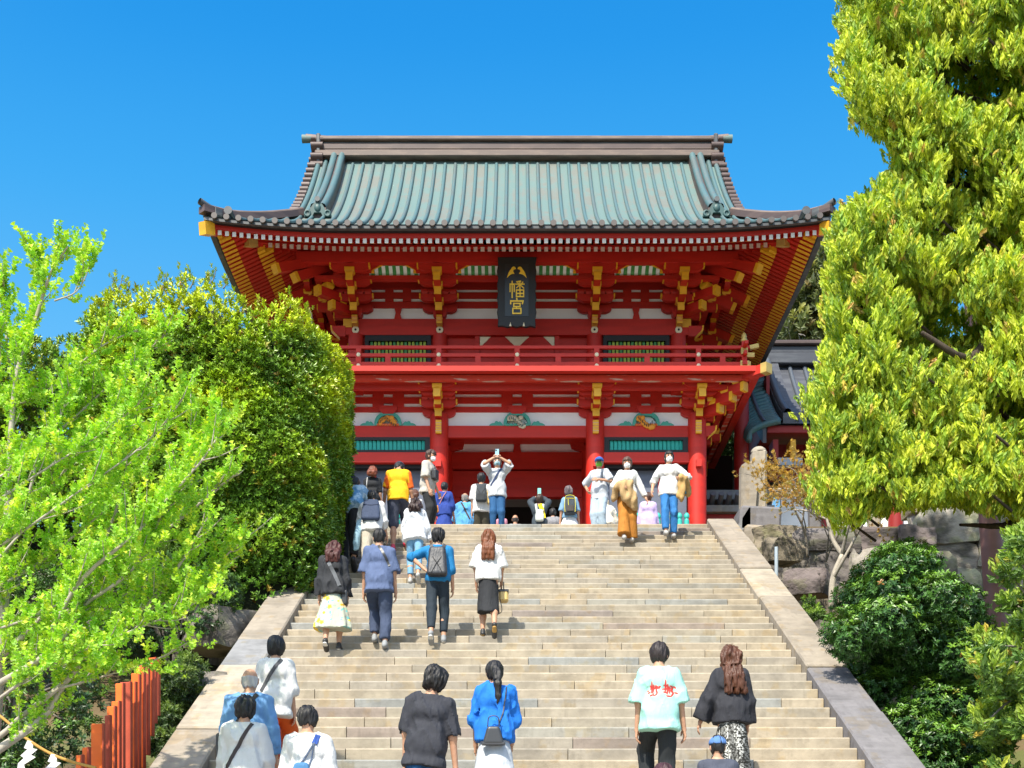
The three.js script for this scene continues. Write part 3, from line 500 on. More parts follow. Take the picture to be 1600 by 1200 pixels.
  for (const s of [-1, 1]) for (const f of [1, -1]) { // hip rafters with gilt ends
    const a = f > 0 ? s * Math.PI / 4 : Math.PI - s * Math.PI / 4, z = f > 0 ? 0 : -5, R2 = Math.SQRT2;
    mesh('hip_rafter', boxGeo(-.13, .13, -.3, 0, 0, 2.27 * R2).applyMatrix4(T(s * 4.28, 9.5, z, .33, a, 0, 1)), mats.red, gate);
    mesh('hip_rafter_end', boxGeo(-.15, .15, -.32, .0, 2.27 * R2, 2.27 * R2 + .26).applyMatrix4(T(s * 4.28, 9.5, z, .33, a, 0, 1)), mats.gold, gate);
    mesh('flying_hip_rafter', boxGeo(-.13, .13, -.25, 0, 2.1 * R2, 3.13 * R2).applyMatrix4(T(s * 4.28, 9.50, z, .3, a, 0, 1)), mats.red, gate);
    mesh('hip_rafter_end', boxGeo(-.15, .15, -.27, .02, 3.13 * R2, 3.13 * R2 + .26).applyMatrix4(T(s * 4.28, 9.50, z, .3, a, 0, 1)), mats.yellow, gate);
  }
  // ---- roof ----
  const hp = u => .46 * u + .0635 * u * u, GX = 5.3, EY = 8.42, VX = 5.82;
  const roofY = (x, z) => { const uf = HALF - Math.abs(z - ZC), us = LX - Math.abs(x); return EY + hp(Math.max(0, Math.abs(x) < VX && uf > LX - GX ? uf : Math.min(uf, us))) + lift(x, z); };
  const roof = (name, xs, zs, yf, mat) => { const P = [], I = [], n = zs.length; for (const x of xs) for (const z of zs(x)) P.push(x, yf(x, z), z); };
  for (const f of [1, -1]) { // front and back slopes, panel strip between each pair of ribs
    const strips = 52, w = 2 * LX / strips;
    for (let i = 0; i < strips; i++) {
      const x0 = -LX + i * w, x1 = x0 + w, xm = Math.max(Math.abs(x0), Math.abs(x1)), xn = Math.min(Math.abs(x0), Math.abs(x1));
      const top = x => Math.abs(x) <= GX ? HALF : LX - Math.abs(x);
      const n = 16, P = [], F = [], t0 = xn >= GX - .01 ? top(x0) : HALF, t1 = xn >= GX - .01 ? top(x1) : HALF;
      for (let k = 0; k <= n; k++) for (const [x, tt] of [[x0, t0], [x1, t1]]) { const u = tt * k / n, z = ZC + f * (HALF - u); P.push([x, EY + hp(u) + lift(x, z), z]); }
      for (let k = 0; k < n; k++) F.push(f > 0 ? [2 * k, 2 * k + 1, 2 * k + 3, 2 * k + 2] : [2 * k + 1, 2 * k, 2 * k + 2, 2 * k + 3]);
      mesh('roof_strip', boxUV(polyGeo(P, F), 1, i * .37, i * .61), mats.patina, gate);
      if (i === 0) continue;
      const xa = Math.abs(x0), ue = xa <= GX ? HALF - .28 : LX - xa - .02; if (ue < .15) continue;
      const pts = []; const m = Math.max(3, Math.ceil(ue / .5)); for (let k = 0; k <= m; k++) { const u = ue * k / m - (k ? 0 : .03), z = ZC + f * (HALF - u); pts.push(V(x0, EY + hp(Math.max(0, u)) + lift(x0, z) + .035, z)); }
      const rb = mesh('roof_rib', boxUV(tube(pts, .047, 10, m * 2)), mats.rib, gate);
      mesh('rib_end', boxUV(new THREE.CylinderGeometry(.072, .072, .06, 14).rotateX(Math.PI / 2)  .translate(x0, EY + lift(x0, LZ) + .01, ZC + f * (HALF + .04))), mats.ribEnd, rb);
    }
    // verge strips beyond the gable line with their short cross ribs
    for (const s of [-1, 1]) {
      const P = [], F = [], n = 14; for (let k = 0; k <= n; k++) { const u = mix(2.05, HALF, k / n), z = ZC + f * (HALF - u); for (const x of [s * GX, s * VX]) for (const o of [0, -.1]) P.push([x, EY + hp(u) + o + .02, z]); if (k) { const a = (k - 1) * 4, b = k * 4; F.push([a, a + 2, b + 2, b], [a + 1, b + 1, b + 3, a + 3], [a + 2, a + 3, b + 3, b + 2]); } }
      mesh('verge', boxUV(polyGeo(P, F)), mats.patina, gate);
      for (const xo of [5.42, 5.62]) { const pts = []; for (let k = 0; k <= 9; k++) { const u = mix(2.1, HALF - .1, k / 9); pts.push(V(s * xo, EY + hp(u) + .05, ZC + f * (HALF - u))); } mesh('roof_rib', boxUV(tube(pts, .068, 10, 18)), mats.rib, gate); }
      for (let k = 0; k < 15; k++) { const u = mix(2.12, HALF - .12, k / 14), z = ZC + f * (HALF - u), y = EY + hp(u) + .05; mesh('verge_tile', boxUV(new THREE.CylinderGeometry(.085, .085, .22, 10).rotateZ(Math.PI / 2).translate(s * (VX - .02), y, z)), mats.bronze, gate); }
      // descending ridge and its end tile
      const pts = []; for (let k = 0; k <= 12; k++) { const u = mix(1.95, HALF + .1, k / 12); pts.push(V(s * mix(5.08, 5.06, k / 12), EY + hp(u) - .02, ZC + f * (HALF - u))); }
      const dr = mesh('descending_ridge', boxUV(sweep(pts, .40, .30)), mats.bronze, gate);
      for (const o of [-.11, .11]) mesh('ridge_roll', boxUV(tube(pts.map(p => p.clone().add(V(o, .31, 0))), .095, 8, 24)), mats.rib, dr);
      const oni = grp('ridge_end_tile', gate); oni.scale.setScalar(.85); oni.position.set(s * 5.08, EY + hp(1.95), ZC + f * (HALF - 1.95)); if (f < 0) oni.rotation.y = Math.PI;
      const sh = new THREE.Shape(); sh.moveTo(-.40, 0); sh.bezierCurveTo(-.45, .16, -.28, .20, -.24, .13); sh.bezierCurveTo(-.2, .32, -.12, .42, 0, .46); sh.bezierCurveTo(.12, .42, .2, .32, .24, .13); sh.bezierCurveTo(.28, .2, .45, .16, .40, 0); sh.lineTo(.16, .0); sh.lineTo(.1, .12); sh.lineTo(-.1, .12); sh.lineTo(-.16, 0); sh.closePath();
      mesh('tile_face', boxUV(extrude(sh, .12, 8)), mats.verdi, oni); mesh('tile_boss', boxUV(new THREE.SphereGeometry(.1, 10, 8).scale(1, 1.2, .6).translate(0, .26, .12)), mats.verdi, oni); mesh('tile_knob', boxUV(new THREE.CylinderGeometry(.08, .08, .2, 10).rotateX(Math.PI / 2).translate(0, .5, .08)), mats.darkBronze, oni);
      for (const q of [-1, 1]) mesh('tile_scroll', boxUV(new THREE.TorusGeometry(.08, .035, 6, 12).translate(q * .3, .09, .12)), mats.verdi, oni);
      // corner ridge
      const cp = []; for (let k = 0; k <= 14; k++) { const u = mix(2.05, -.02, k / 14); cp.push(V(s * (LX - u), EY + hp(Math.max(0, u)) + lift(LX - u, ZC + (HALF - u)) + .02 + .05 * sstep(.7, 1, k / 14), ZC + f * (HALF - u))); }
      const cr = mesh('corner_ridge', boxUV(sweep(cp, .26, .16)), mats.bronze, gate); mesh('ridge_roll', boxUV(tube(cp.map(p => p.clone().add(V(0, .18, 0))), .06, 8, 28)), mats.bronzeLight, cr);
      const e = cp[14], a = Math.atan2(s, f);
      mesh('ridge_tip', boxUV(tube([V(0, .16, -.5), V(0, .19, -.2), V(0, .25, .06)].map(p => p.applyAxisAngle(V(0, 1, 0), a).add(e)), .08, 8, 8)), mats.darkBronze, cr);
      mesh('ridge_end_roll', boxUV(new THREE.CylinderGeometry(.10, .10, .4, 12).rotateX(Math.PI / 2).applyMatrix4(T(e.x - s * .62, e.y + .08, e.z - f * .25, 0, 0, 0))), mats.darkBronze, cr);
      mesh('ridge_end_block', boxUV(chamfer(.28, .26, .28, .05).applyMatrix4(T(e.x - s * .28, e.y + .1, e.z - f * .28, 0, a, 0))), mats.darkBronze, cr);
    }
  }
  for (const s of [-1, 1]) { // side slopes below the gables, gable boards
    const P = [], F = [], m = 24, n = 5; for (let j = 0; j <= m; j++) { const zz = -1 + 2 * j / m; for (let k = 0; k <= n; k++) { const u = 2.25 * k / n, z = ZC + zz * (HALF - u); P.push([s * (LX - u), EY + hp(u) + lift(LX - u, z), z]); } }
    for (let j = 0; j < m; j++) for (let k = 0; k < n; k++) { const a = j * (n + 1) + k, q = [a, a + 1, a + n + 2, a + n + 1]; F.push(s > 0 ? q : q.reverse()); }
    mesh('side_slope', boxUV(polyGeo(P, F)), mats.patina, gate);
    const sr = new MB(); for (let z = ZC - HALF + .3; z < ZC + HALF; z += .29) { const um = Math.min(2.2, HALF - Math.abs(z - ZC)); if (um < .2) continue; const pts = [0, .35, .7, 1].map(t => V(s * (LX - um * t), EY + hp(um * t) + lift(LX - um * t, z) + .035, z)); sr.add(tube(pts, .068, 6, 6)); } const so = sr.build('side_ribs', mats.rib, gate); so.userData.kind = 'stuff';
    const gp2 = [], y = u => EY + hp(u) - .05; for (let k = 0; k <= 8; k++) gp2.push([ZC - (HALF - mix(2.2, HALF, k / 8)), y(mix(2.2, HALF, k / 8))]); for (let k = 7; k >= 0; k--) gp2.push([ZC + (HALF - mix(2.2, HALF, k / 8)), y(mix(2.2, HALF, k / 8))]);
    mesh('gable_board', boxUV(extrude(gp2, .1).rotateY(-Math.PI / 2).translate(s * GX + .05, 0, 0)), mats.red, gate);
  }
  // main ridge
  const ry = EY + hp(HALF) - .22, RW = 5.72;
  const rl = (name, mat, x, y0, y1, hz) => mesh(name, boxUV(chamfer(2 * x, y1 - y0, 2 * hz, .025).translate(0, ry + (y0 + y1) / 2, ZC)), mat, gate);
  rl('ridge_base', mats.bronzeLight, RW, .12, .30, .36); rl('ridge_course', mats.bronze, RW - .02, .302, .52, .28); rl('ridge_band', mats.bronzeLight, RW, .36, .385, .295); rl('ridge_neck', mats.darkBronze, RW - .03, .522, .60, .22); rl('ridge_cap', mats.bronzeLight, RW, .602, .72, .33);  // includes a narrow dark bronze course under the cap
  { const pts = []; for (let k = 0; k <= 24; k++) { const u = -1 + k / 12, ax = Math.abs(u); pts.push(V(u * 6.02, ry + .74 + .10 * Math.pow(clamp((ax - .72) / .28), 2), ZC)); } mesh('ridge_crest', boxUV(tube(pts, .10, 10, 60)), mats.bronzeLight, gate); }
  for (const s of [-1, 1]) { const e = grp('ridge_ornament', gate);
    for (const [y, r] of [[.66, .13], [.44, .16], [.12, .17], [-.12, .17]]) mesh('ornament_roll', boxUV(new THREE.CylinderGeometry(r, r, .34, 14).rotateZ(Math.PI / 2).scale(1, 1, 2.6).translate(s * 5.66, ry + y, ZC)), mats.bronze, e);
    mesh('ornament_plate', boxUV(chamfer(.12, 1.0, .7, .03).translate(s * 5.62, ry + .28, ZC)), mats.darkBronze, e);
    mesh('crest_tip', boxUV(new THREE.CylinderGeometry(.115, .10, .42, 10).rotateZ(s * -Math.PI / 2).translate(s * 5.92, ry + .80, ZC)), mats.patina, e);
  }
}
// ---------- name plaque under the eaves ----------
{
  const p = topGroup('name_plaque', 'tall black plaque with three gold characters hanging at the centre of the gate', 'plaque');
  p.position.set(-.01, TOP + 6.77, -GATE_D + 1.36); p.rotation.x = .10;
  const w = .47, h = 1.66, s = new THREE.Shape();
  s.moveTo(-w, 0); for (let i = 1; i <= 8; i++) s.lineTo(-w + i * w / 4, -.03 + .035 * (i % 2)); for (let i = 1; i <= 10; i++) s.lineTo(w + .02 - .03 * (i % 2), i * h / 10); s.lineTo(-w, h); for (let i = 9; i >= 1; i--) s.lineTo(-w - .02 + .03 * (i % 2), i * h / 10); s.closePath();
  mesh('frame', boxUV(new THREE.ExtrudeGeometry(s, { depth: .10, bevelEnabled: true, bevelSize: .012, bevelThickness: .012, bevelSegments: 1 })), mats.black, p);
  mesh('board', boxGeo(-.30, .30, .22, 1.5, .112, .125), M([.010, .016, .022], .4), p);
  for (const x of [-.16, .18]) mesh('fitting', boxUV(new THREE.ConeGeometry(.03, .1, 8).translate(x, .03, .12)), mats.cream, p);
  const G = M([.80, .52, .03], .45);
  const glyph = (name, strokes, cy, sc) => { const mb = new MB(); for (const st of strokes) { const wd = st[0], pts = []; for (let i = 1; i < st.length; i += 2) pts.push([st[i] * sc, st[i + 1] * sc + cy]);
    for (let i = 0; i < pts.length - 1; i++) { const [a, b] = pts[i], [c, d] = pts[i + 1], l = Math.hypot(c - a, d - b); mb.add(new THREE.BoxGeometry(l + wd * sc, wd * sc, .02), T((a + c) / 2, (b + d) / 2, .135 + mb.g.length * .0004, 0, 0, Math.atan2(d - b, c - a))); } } mb.build(name, G, p); };
  // first character: two birds facing away from each other
  { const mb = new MB(); for (const q of [-1, 1]) { const f = new THREE.Shape(); f.moveTo(q * .02, .20); f.bezierCurveTo(q * .03, .27, q * .12, .27, q * .14, .20); f.bezierCurveTo(q * .20, .14, q * .22, .08, q * .25, -.02); f.bezierCurveTo(q * .18, .06, q * .14, .08, q * .06, .085); f.bezierCurveTo(q * .07, .12, q * .10, .13, q * .09, .16); f.bezierCurveTo(q * .08, .19, q * .05, .2, q * .02, .20); f.closePath(); mb.add(extrude(f, .022, 8).translate(0, 1.17, .125)); } mb.build('lettering', G, p); }
  // second and third characters, stroke by stroke
  glyph('lettering', [[.07, -.42, .30, -.42, -.14], [.07, -.42, .30, -.16, .30, -.16, -.14], [.075, -.29, .46, -.29, -.50], [.07, 0, .44, .24, .48], [.07, -.06, .30, .46, .30], [.075, .2, .46, .2, -.02], [.06, .18, .26, 0, .08], [.06, .22, .26, .44, .06], [.06, .05, .42, .1, .34], [.06, .38, .42, .32, .34], [.07, -.02, -.06, .44, -.06], [.07, -.02, -.06, -.02, -.46], [.07, .44, -.06, .44, -.46], [.07, -.02, -.27, .44, -.27], [.07, -.02, -.46, .44, -.46], [.07, .21, -.06, .21, -.46]], .88, .40);
  glyph('lettering', [[.09, 0, .5, .02, .38], [.09, -.40, .18, -.40, .34, .42, .34, .38, .18], [.08, -.2, .18, .22, .18, .22, -.02, -.2, -.02, -.2, .18], [.07, .02, -.02, -.04, -.14], [.08, -.26, -.14, .28, -.14, .28, -.46, -.26, -.46, -.26, -.14]], .46, .38);
}
// ---------- side buildings, walls, stones ----------
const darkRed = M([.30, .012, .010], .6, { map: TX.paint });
const slate = M([.085, .095, .115], .5, { map: TX.bronze }), slateRib = M([.07, .085, .11], .5), tealTile = M([.06, .15, .17], .5, { map: TX.patina });
{ // side hall to the right of the gate, gable towards the gate
  const a = topGroup('side_hall', 'low hall with dark slate roof right of the gate, half hidden by the bright tree', 'hall');
  a.position.set(0, TOP, 0);
  const x0 = 7.0, x1 = 17, dE = 36.2, dR = 39.4, yE = 5.55, yR = 8.45, n = 10;
  const y = t => yE + (yR - yE) * (.62 * t + .38 * t * t), z = t => -mix(dE, dR, t);
  for (const f of [0, 1]) for (let q = 0; q < 22; q++) { // roof strips, front and back slope
    const xa = x0 + q * (x1 - x0) / 22, xb = xa + (x1 - x0) / 22, P = [], F = [], zz = t => f ? -2 * dR - z(t) : z(t);
    for (let k = 0; k <= n; k++) P.push([xa, y(k / n), zz(k / n)], [xb, y(k / n), zz(k / n)]); for (let k = 0; k < n; k++) F.push([2 * k, 2 * k + 1, 2 * k + 3, 2 * k + 2]);
    mesh('roof_strip', boxUV(polyGeo(P, F)), slate, a);
    if (!f) { const pts = []; for (let k = 0; k <= 6; k++) pts.push(V(xa, y(k / 6) + .03, z(k / 6))); mesh('roof_rib', boxUV(tube(pts, .07, 7, 12)), slateRib, a); }
  }
  const gl = []; for (let k = 0; k <= 8; k++) gl.push(V(x0 + .75, y(k / 8), z(k / 8))); mesh('descending_ridge', boxUV(sweep(gl, .45, .3)), slate, a);
  const g2 = gl.map(p => p.clone().add(V(-.1, .32, 0))); mesh('ridge_roll', boxUV(tube(g2, .11, 8, 16)), slateRib, a);
  // barge side: a curtain of short cross tiles following the curve
  for (let k = 0; k < 19; k++) { const t = k / 18, p = V(x0 - .12, y(t) - .02, z(t)); mesh('verge_tile', boxUV(taper([p.clone().add(V(.55, .1, 0)), p.clone().add(V(.1, -.02, 0)), p.clone().add(V(-.28, -.22, 0)), p.clone().add(V(-.34, -.5, 0))], [.1, .1, .1, .09], 7)), tealTile, a); }
  mesh('barge_board', boxUV(extrude([...Array(9)].map((_, k) => [-z(k / 8), y(k / 8) - .1]).concat([...Array(9)].map((_, k) => [-z(1 - k / 8), y(1 - k / 8) - .55])), .1).rotateY(Math.PI / 2).translate(x0 - .05, 0, 0)), slate, a);
  for (const [ya, yb, h] of [[8.4, 8.75, .3], [8.76, 8.98, .2], [8.99, 9.12, .32]]) mesh('main_ridge', boxUV(chamfer(x1 - x0 - .1, yb - ya, 2 * h, .03).translate((x0 + x1) / 2 + .05, (ya + yb) / 2, -dR)), ya > 8.9 ? mats.bronze : slate, a);
  mesh('ridge_end_tile', boxUV(chamfer(.3, 1.0, .7, .08).translate(x0 + .1, 8.75, -dR)), slateRib, a);
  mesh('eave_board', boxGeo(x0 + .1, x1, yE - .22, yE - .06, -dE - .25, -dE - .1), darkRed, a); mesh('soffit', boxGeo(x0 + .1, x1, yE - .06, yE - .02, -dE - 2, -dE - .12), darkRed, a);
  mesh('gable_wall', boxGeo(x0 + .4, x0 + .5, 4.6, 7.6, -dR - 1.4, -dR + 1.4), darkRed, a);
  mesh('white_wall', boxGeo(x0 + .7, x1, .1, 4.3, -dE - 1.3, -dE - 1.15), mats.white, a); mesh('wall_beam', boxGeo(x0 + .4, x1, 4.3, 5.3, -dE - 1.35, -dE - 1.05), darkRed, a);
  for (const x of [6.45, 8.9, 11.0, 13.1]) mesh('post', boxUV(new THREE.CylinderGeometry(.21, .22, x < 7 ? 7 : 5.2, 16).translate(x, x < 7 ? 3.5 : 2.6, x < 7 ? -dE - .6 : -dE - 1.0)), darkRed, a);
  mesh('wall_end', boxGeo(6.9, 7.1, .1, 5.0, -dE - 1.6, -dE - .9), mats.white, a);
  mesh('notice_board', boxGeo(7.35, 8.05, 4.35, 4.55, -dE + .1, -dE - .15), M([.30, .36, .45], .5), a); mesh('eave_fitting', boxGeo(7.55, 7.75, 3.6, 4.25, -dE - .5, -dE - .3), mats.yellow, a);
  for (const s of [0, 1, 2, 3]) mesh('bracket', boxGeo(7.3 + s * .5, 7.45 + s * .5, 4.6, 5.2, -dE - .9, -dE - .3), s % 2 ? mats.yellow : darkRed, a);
  mesh('interior_shade_sheet', boxGeo(5.2, 6.9, 3.2, 6.2, -41.2, -41.0), mats.dark, a); mesh('interior_shade_sheet', boxGeo(5.1, 16, .05, 3.1, -41.2, -41.0), mats.dark, a);  // dark sheets standing in for the shade inside
}
{ // low roofed wall between gate and hall
  const w = topGroup('roofed_wall', 'low vermilion wall with small grey tiled roof between gate column and stone post', 'wall');
  w.position.set(0, TOP, 0); const x0 = 5.05, x1 = 7.1, z = -35.6;
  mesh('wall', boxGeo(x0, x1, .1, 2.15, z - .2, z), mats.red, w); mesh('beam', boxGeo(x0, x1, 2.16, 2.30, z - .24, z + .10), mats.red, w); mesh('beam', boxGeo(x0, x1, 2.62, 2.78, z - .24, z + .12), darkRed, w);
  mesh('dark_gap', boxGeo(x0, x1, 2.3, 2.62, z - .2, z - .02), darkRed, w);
  for (let i = 0; i < 8; i++) if (i !== 3) mesh('rafter_end', boxGeo(x0 + .2 + i * .25, x0 + .29 + i * .25, 2.42, 2.54, z - .02, z + .2), mats.yellow, w);
  mesh('tile_row', boxGeo(x0, x1, 2.80, 2.98, z - .2, z + .32), M([.20, .20, .20], .7, { map: TX.stone }), w);
  for (let i = 0; i < 9; i++) mesh('roof_tile', boxUV(new THREE.CylinderGeometry(.075, .075, .7, 10).rotateX(Math.PI / 2 - .5).translate(x0 + .12 + i * .23, 3.12, z + .05)), M([.09, .095, .11], .6), w);
  mesh('roof_slab', boxGeo(x0, x1, 3.24, 3.5, z - .5, z - .02), M([.17, .18, .19], .7, { map: TX.stone }), w);
}
// rough stones
const rockMats = [[.27, .24, .21], [.19, .17, .165], [.42, .38, .33], [.22, .18, .175], [.31, .26, .19]].map(c => M(c, .9, { map: TX.rock, bumpMap: TX.rockBump, bumpScale: .05 }));
function boulder(w, h, d, seed, rough = .30) {
  let g = new THREE.BoxGeometry(1, 1, 1, 5, 5, 5); const p = g.attributes.position, v = V(0, 0, 0);
  for (let i = 0; i < p.count; i++) { v.fromBufferAttribute(p, i); const n = v.clone().normalize().multiplyScalar(.66); v.lerp(n, .28); const k = 1 + rough * (fbm(v.x * 2.2 + seed * 7.3, v.y * 2.2, v.z * 2.2 + seed, 3) - .5) * 2; v.multiplyScalar(k); p.setXYZ(i, v.x * w, v.y * h, v.z * d); }
  g.computeVertexNormals(); return boxUV(g, 1, seed * .37, seed * .21);
}
const boulders = [...Array(9)].map((_, i) => boulder(1.06, 1.06, 1.06, i + 1));
{
  const stoneWall = (label, x0, x1, y0, y1, d, seed, pale) => {
    const w = topGroup('stone_wall', label, 'stone wall'), r = rng(seed); let y = y0;
    while (y < y1) { const h = .42 + r() * .3; let x = x0 - r() * .3; while (x < x1) { const ww = .5 + r() * .75, s = mesh('stone', boulders[Math.floor(r() * 9)], rockMats[pale && r() < .6 ? 2 : Math.floor(r() * 5)], w); s.position.set(x + ww / 2, y + h / 2 + (r() - .5) * .06, -d + (y - y0) * -.10 + (r() - .5) * .12); s.scale.set(ww * 1.04, h * 1.08, .7); s.rotation.set((r() - .5) * .1, (r() - .5) * .16, (r() - .5) * .16); x += ww; } y += h; }
    mesh('backing', boxGeo(x0, x1, y0 - .5, y1 - .05, -d - 1.2, -d - .42), rockMats[1], w);
  };
  stoneWall('rough grey boulder wall beside the top of the stairs, behind the orange leaved shrub', 4.72, 8.2, 5.2, 8.0, 25.6, 3, false);
  stoneWall('pale stone retaining wall behind the dark round shrub, next to the pinkish pole', 8.25, 15, 5.6, 9.0, 25.75, 8, true);
  stoneWall('mossy boulder wall in the shade below the clipped tree, left of the stairs', -10.5, -4.1, 4.6, 7.2, 24.9, 14, false);
}
{ // stone balustrade at the head of the stairs
  const b = topGroup('stone_balustrade', 'weathered stone posts and slanting rail at the right head of the stairs', 'balustrade');
  const pg = boxUV(chamfer(.30, 1.62, .34, .05)), sm = boxUV(chamfer(.24, 1.1, .26, .04));
  const p1 = mesh('post', pg, greyStone[2], b); p1.position.set(5.0, TOP + .78, -26.5);
  mesh('post_cap', boxUV(new THREE.SphereGeometry(.17, 14, 8, 0, Math.PI * 2, 0, Math.PI / 2).scale(.95, .7, 1.05).translate(5.0, TOP + 1.56, -26.5)), greyStone[2], b);
  const p2 = mesh('leaning_stone', boxUV(extrude([[-.14, 0], [.16, 0], [.2, .55], [.12, .9], [-.02, .98], [-.13, .9]], .26)), greyStone[3], b); p2.position.set(4.72, TOP + .3, -26.45);
  mesh('hand_rail', boxUV(sweep([V(4.72, TOP + 1.1, -26.4), V(4.85, TOP + 1.25, -26.45), V(5.0, TOP + 1.3, -26.5)], .16, .12)), greyStone[3], b);
  const bs = mesh('base_block', boxUV(chamfer(.85, .52, .8, .05)), greyStone[1], b); bs.position.set(4.95, TOP + .06, -26.4); bs.rotation.z = -.05;
  const bt = mesh('base_block', boxUV(chamfer(1.35, .5, .8, .06)), greyStone[3], b); bt.position.set(5.22, TOP - .44, -26.0); bt.rotation.z = -.06;
  const bf = mesh('base_block', boxUV(extrude([[0, 0], [.34, 0], [.34, .52]], .5)), greyStone[0], b); bf.position.set(4.40, TOP - .2, -26.5);
  for (let i = 1; i < 5; i++) { const q = mesh('post', sm, greyStone[i % 4], b); q.position.set(5.0 + i * 1.25, TOP + .5, -26.9); const r = mesh('hand_rail', boxUV(chamfer(1.0, .16, .2, .03)), greyStone[(i + 1) % 4], b); r.position.set(5.0 + i * 1.25 - .62, TOP + .85, -26.9); }
}
{ // single boulders lying about
  const r = rng(77);
  const put = (px, py, d, w, label) => { const p = at(px, py, d), s = setup(new THREE.Mesh(boulders[Math.floor(r() * 9)], rockMats[Math.floor(r() * 5)])); s.name = numbered('boulder'); s.position.copy(p); s.scale.set(w, w * .7, w * .8); s.rotation.y = r() * 6; scene.add(s); tag(s, label, 'boulder'); };
  put(345, 985, 20.0, .9, 'brown boulder showing below the clipped tree beside the left stair edging'); put(318, 1085, 17.2, .7, 'grey boulder against the left stair edging, above the orange boards'); put(372, 962, 21.3, .7, 'small mossy boulder against the left stair edging, uppermost of three');
  put(1222, 862, 24.6, .6, 'rounded boulder beside the right stair edging near the thin pipe'); put(1262, 912, 23.8, .65, 'dark boulder beside the right stair edging below the thin pipe'); put(1290, 1000, 20.6, .7, 'brownish boulder half under the dark round shrub');
}
{ // pinkish pole and small pipe on the right
  const a = at(1553, 905, 22.5), t = at(1522, 470, 22.5);
  tag(mesh(numbered('utility_pole'), boxUV(new THREE.CylinderGeometry(.17, .19, t.distanceTo(a) + 1, 18).translate(0, (t.distanceTo(a) + 1) / 2 - 1, 0)), M([.34, .17, .16], .6, { map: TX.paint }), scene), 'slim pinkish brown pole standing among the leaves of the bright tree', 'pole');
  const o = scene.children[scene.children.length - 1]; o.position.copy(a); o.quaternion.setFromUnitVectors(V(0, 1, 0), t.clone().sub(a).normalize());
  const p = mesh(numbered('water_pipe'), boxUV(new THREE.CylinderGeometry(.035, .035, .8, 10)), M([.38, .45, .52], .4), scene); p.position.copy(at(1213, 888, 24)); tag(p, 'thin pale blue pipe standing beside the right stair edging', 'pipe');
}
{ // orange boards stepping up beside the stairs, bottom left
  const bm = M([.95, .17, .016], .55, { map: TX.paint }), edge = M([.45, .07, .03], .6, { map: TX.paint });
  const f = topGroup('orange_board_fence', 'stepped row of upright orange red boards at the bottom left beside the stairs', 'fence');
  // tops and feet in the photograph with the distance of each board
  const list = [[124, 1180, 1290, 12.4, .10], [134, 1168, 1290, 12.5, .10], [152, 1131, 1290, 12.7, .19], [168, 1118, 1290, 12.9, .08], [174, 1104, 1280, 13.2, .14], [181, 1096, 1270, 13.5, .14], [187, 1068, 1250, 13.8, .14], [196, 1066, 1230, 14.1, .20], [205, 1066, 1215, 14.3, .18], [212, 1052, 1212, 14.5, .16], [219, 1040, 1200, 14.7, .16], [226, 1032, 1180, 14.9, .16], [233, 1030, 1150, 15.1, .15], [238, 1028, 1130, 15.3, .14], [244, 1030, 1118, 15.5, .10]];
  list.forEach(([px, ya, yb, d, w], i) => { const a = at(px, ya, d), b = at(px, yb, d), h = a.y - b.y; const o = mesh('board', boxUV(chamfer(w * .62, h, .035, .006)), i % 4 === 3 ? edge : bm, f); o.position.set(a.x, (a.y + b.y) / 2, a.z); o.rotation.y = i === 2 ? -.1 : -.3; const e = mesh('board_edge', boxUV(chamfer(.016, h + .01, .05, .004)), edge, o); e.position.x = w * .31 + .008; });
}
{ // straw rope with folded paper streamers
  const pts = [[-160, 1020], [-60, 1085], [0, 1119], [40, 1153], [80, 1178], [115, 1191], [150, 1200]].map(([x, y]) => at(x, y, 11.6));
  const r = topGroup('straw_rope', 'twisted straw rope with white paper streamers at the lower left corner', 'rope');
  mesh('rope', boxUV(tube(pts, .014, 7, 60)), M([.50, .28, .07], .9), r);
  const z = M([.82, .80, .84], .8, { side: THREE.DoubleSide });
  for (const [px, py] of [[43, 1157], [80, 1178]]) { const p = at(px, py, 11.59), sh = new THREE.Shape([[0, 0], [.05, -.01], [.045, -.07], [.085, -.08], [.03, -.13], [.07, -.15], [-.03, -.22], [-.02, -.26], [-.09, -.30], [-.08, -.21], [-.03, -.16], [-.06, -.14], [.0, -.08], [-.03, -.07]].map(q => new THREE.Vector2(...q))); const m = mesh('paper_streamer', boxUV(new THREE.ExtrudeGeometry(sh, { depth: .012, bevelEnabled: false })), z, r); m.position.copy(p); m.rotation.y = .3; }
}
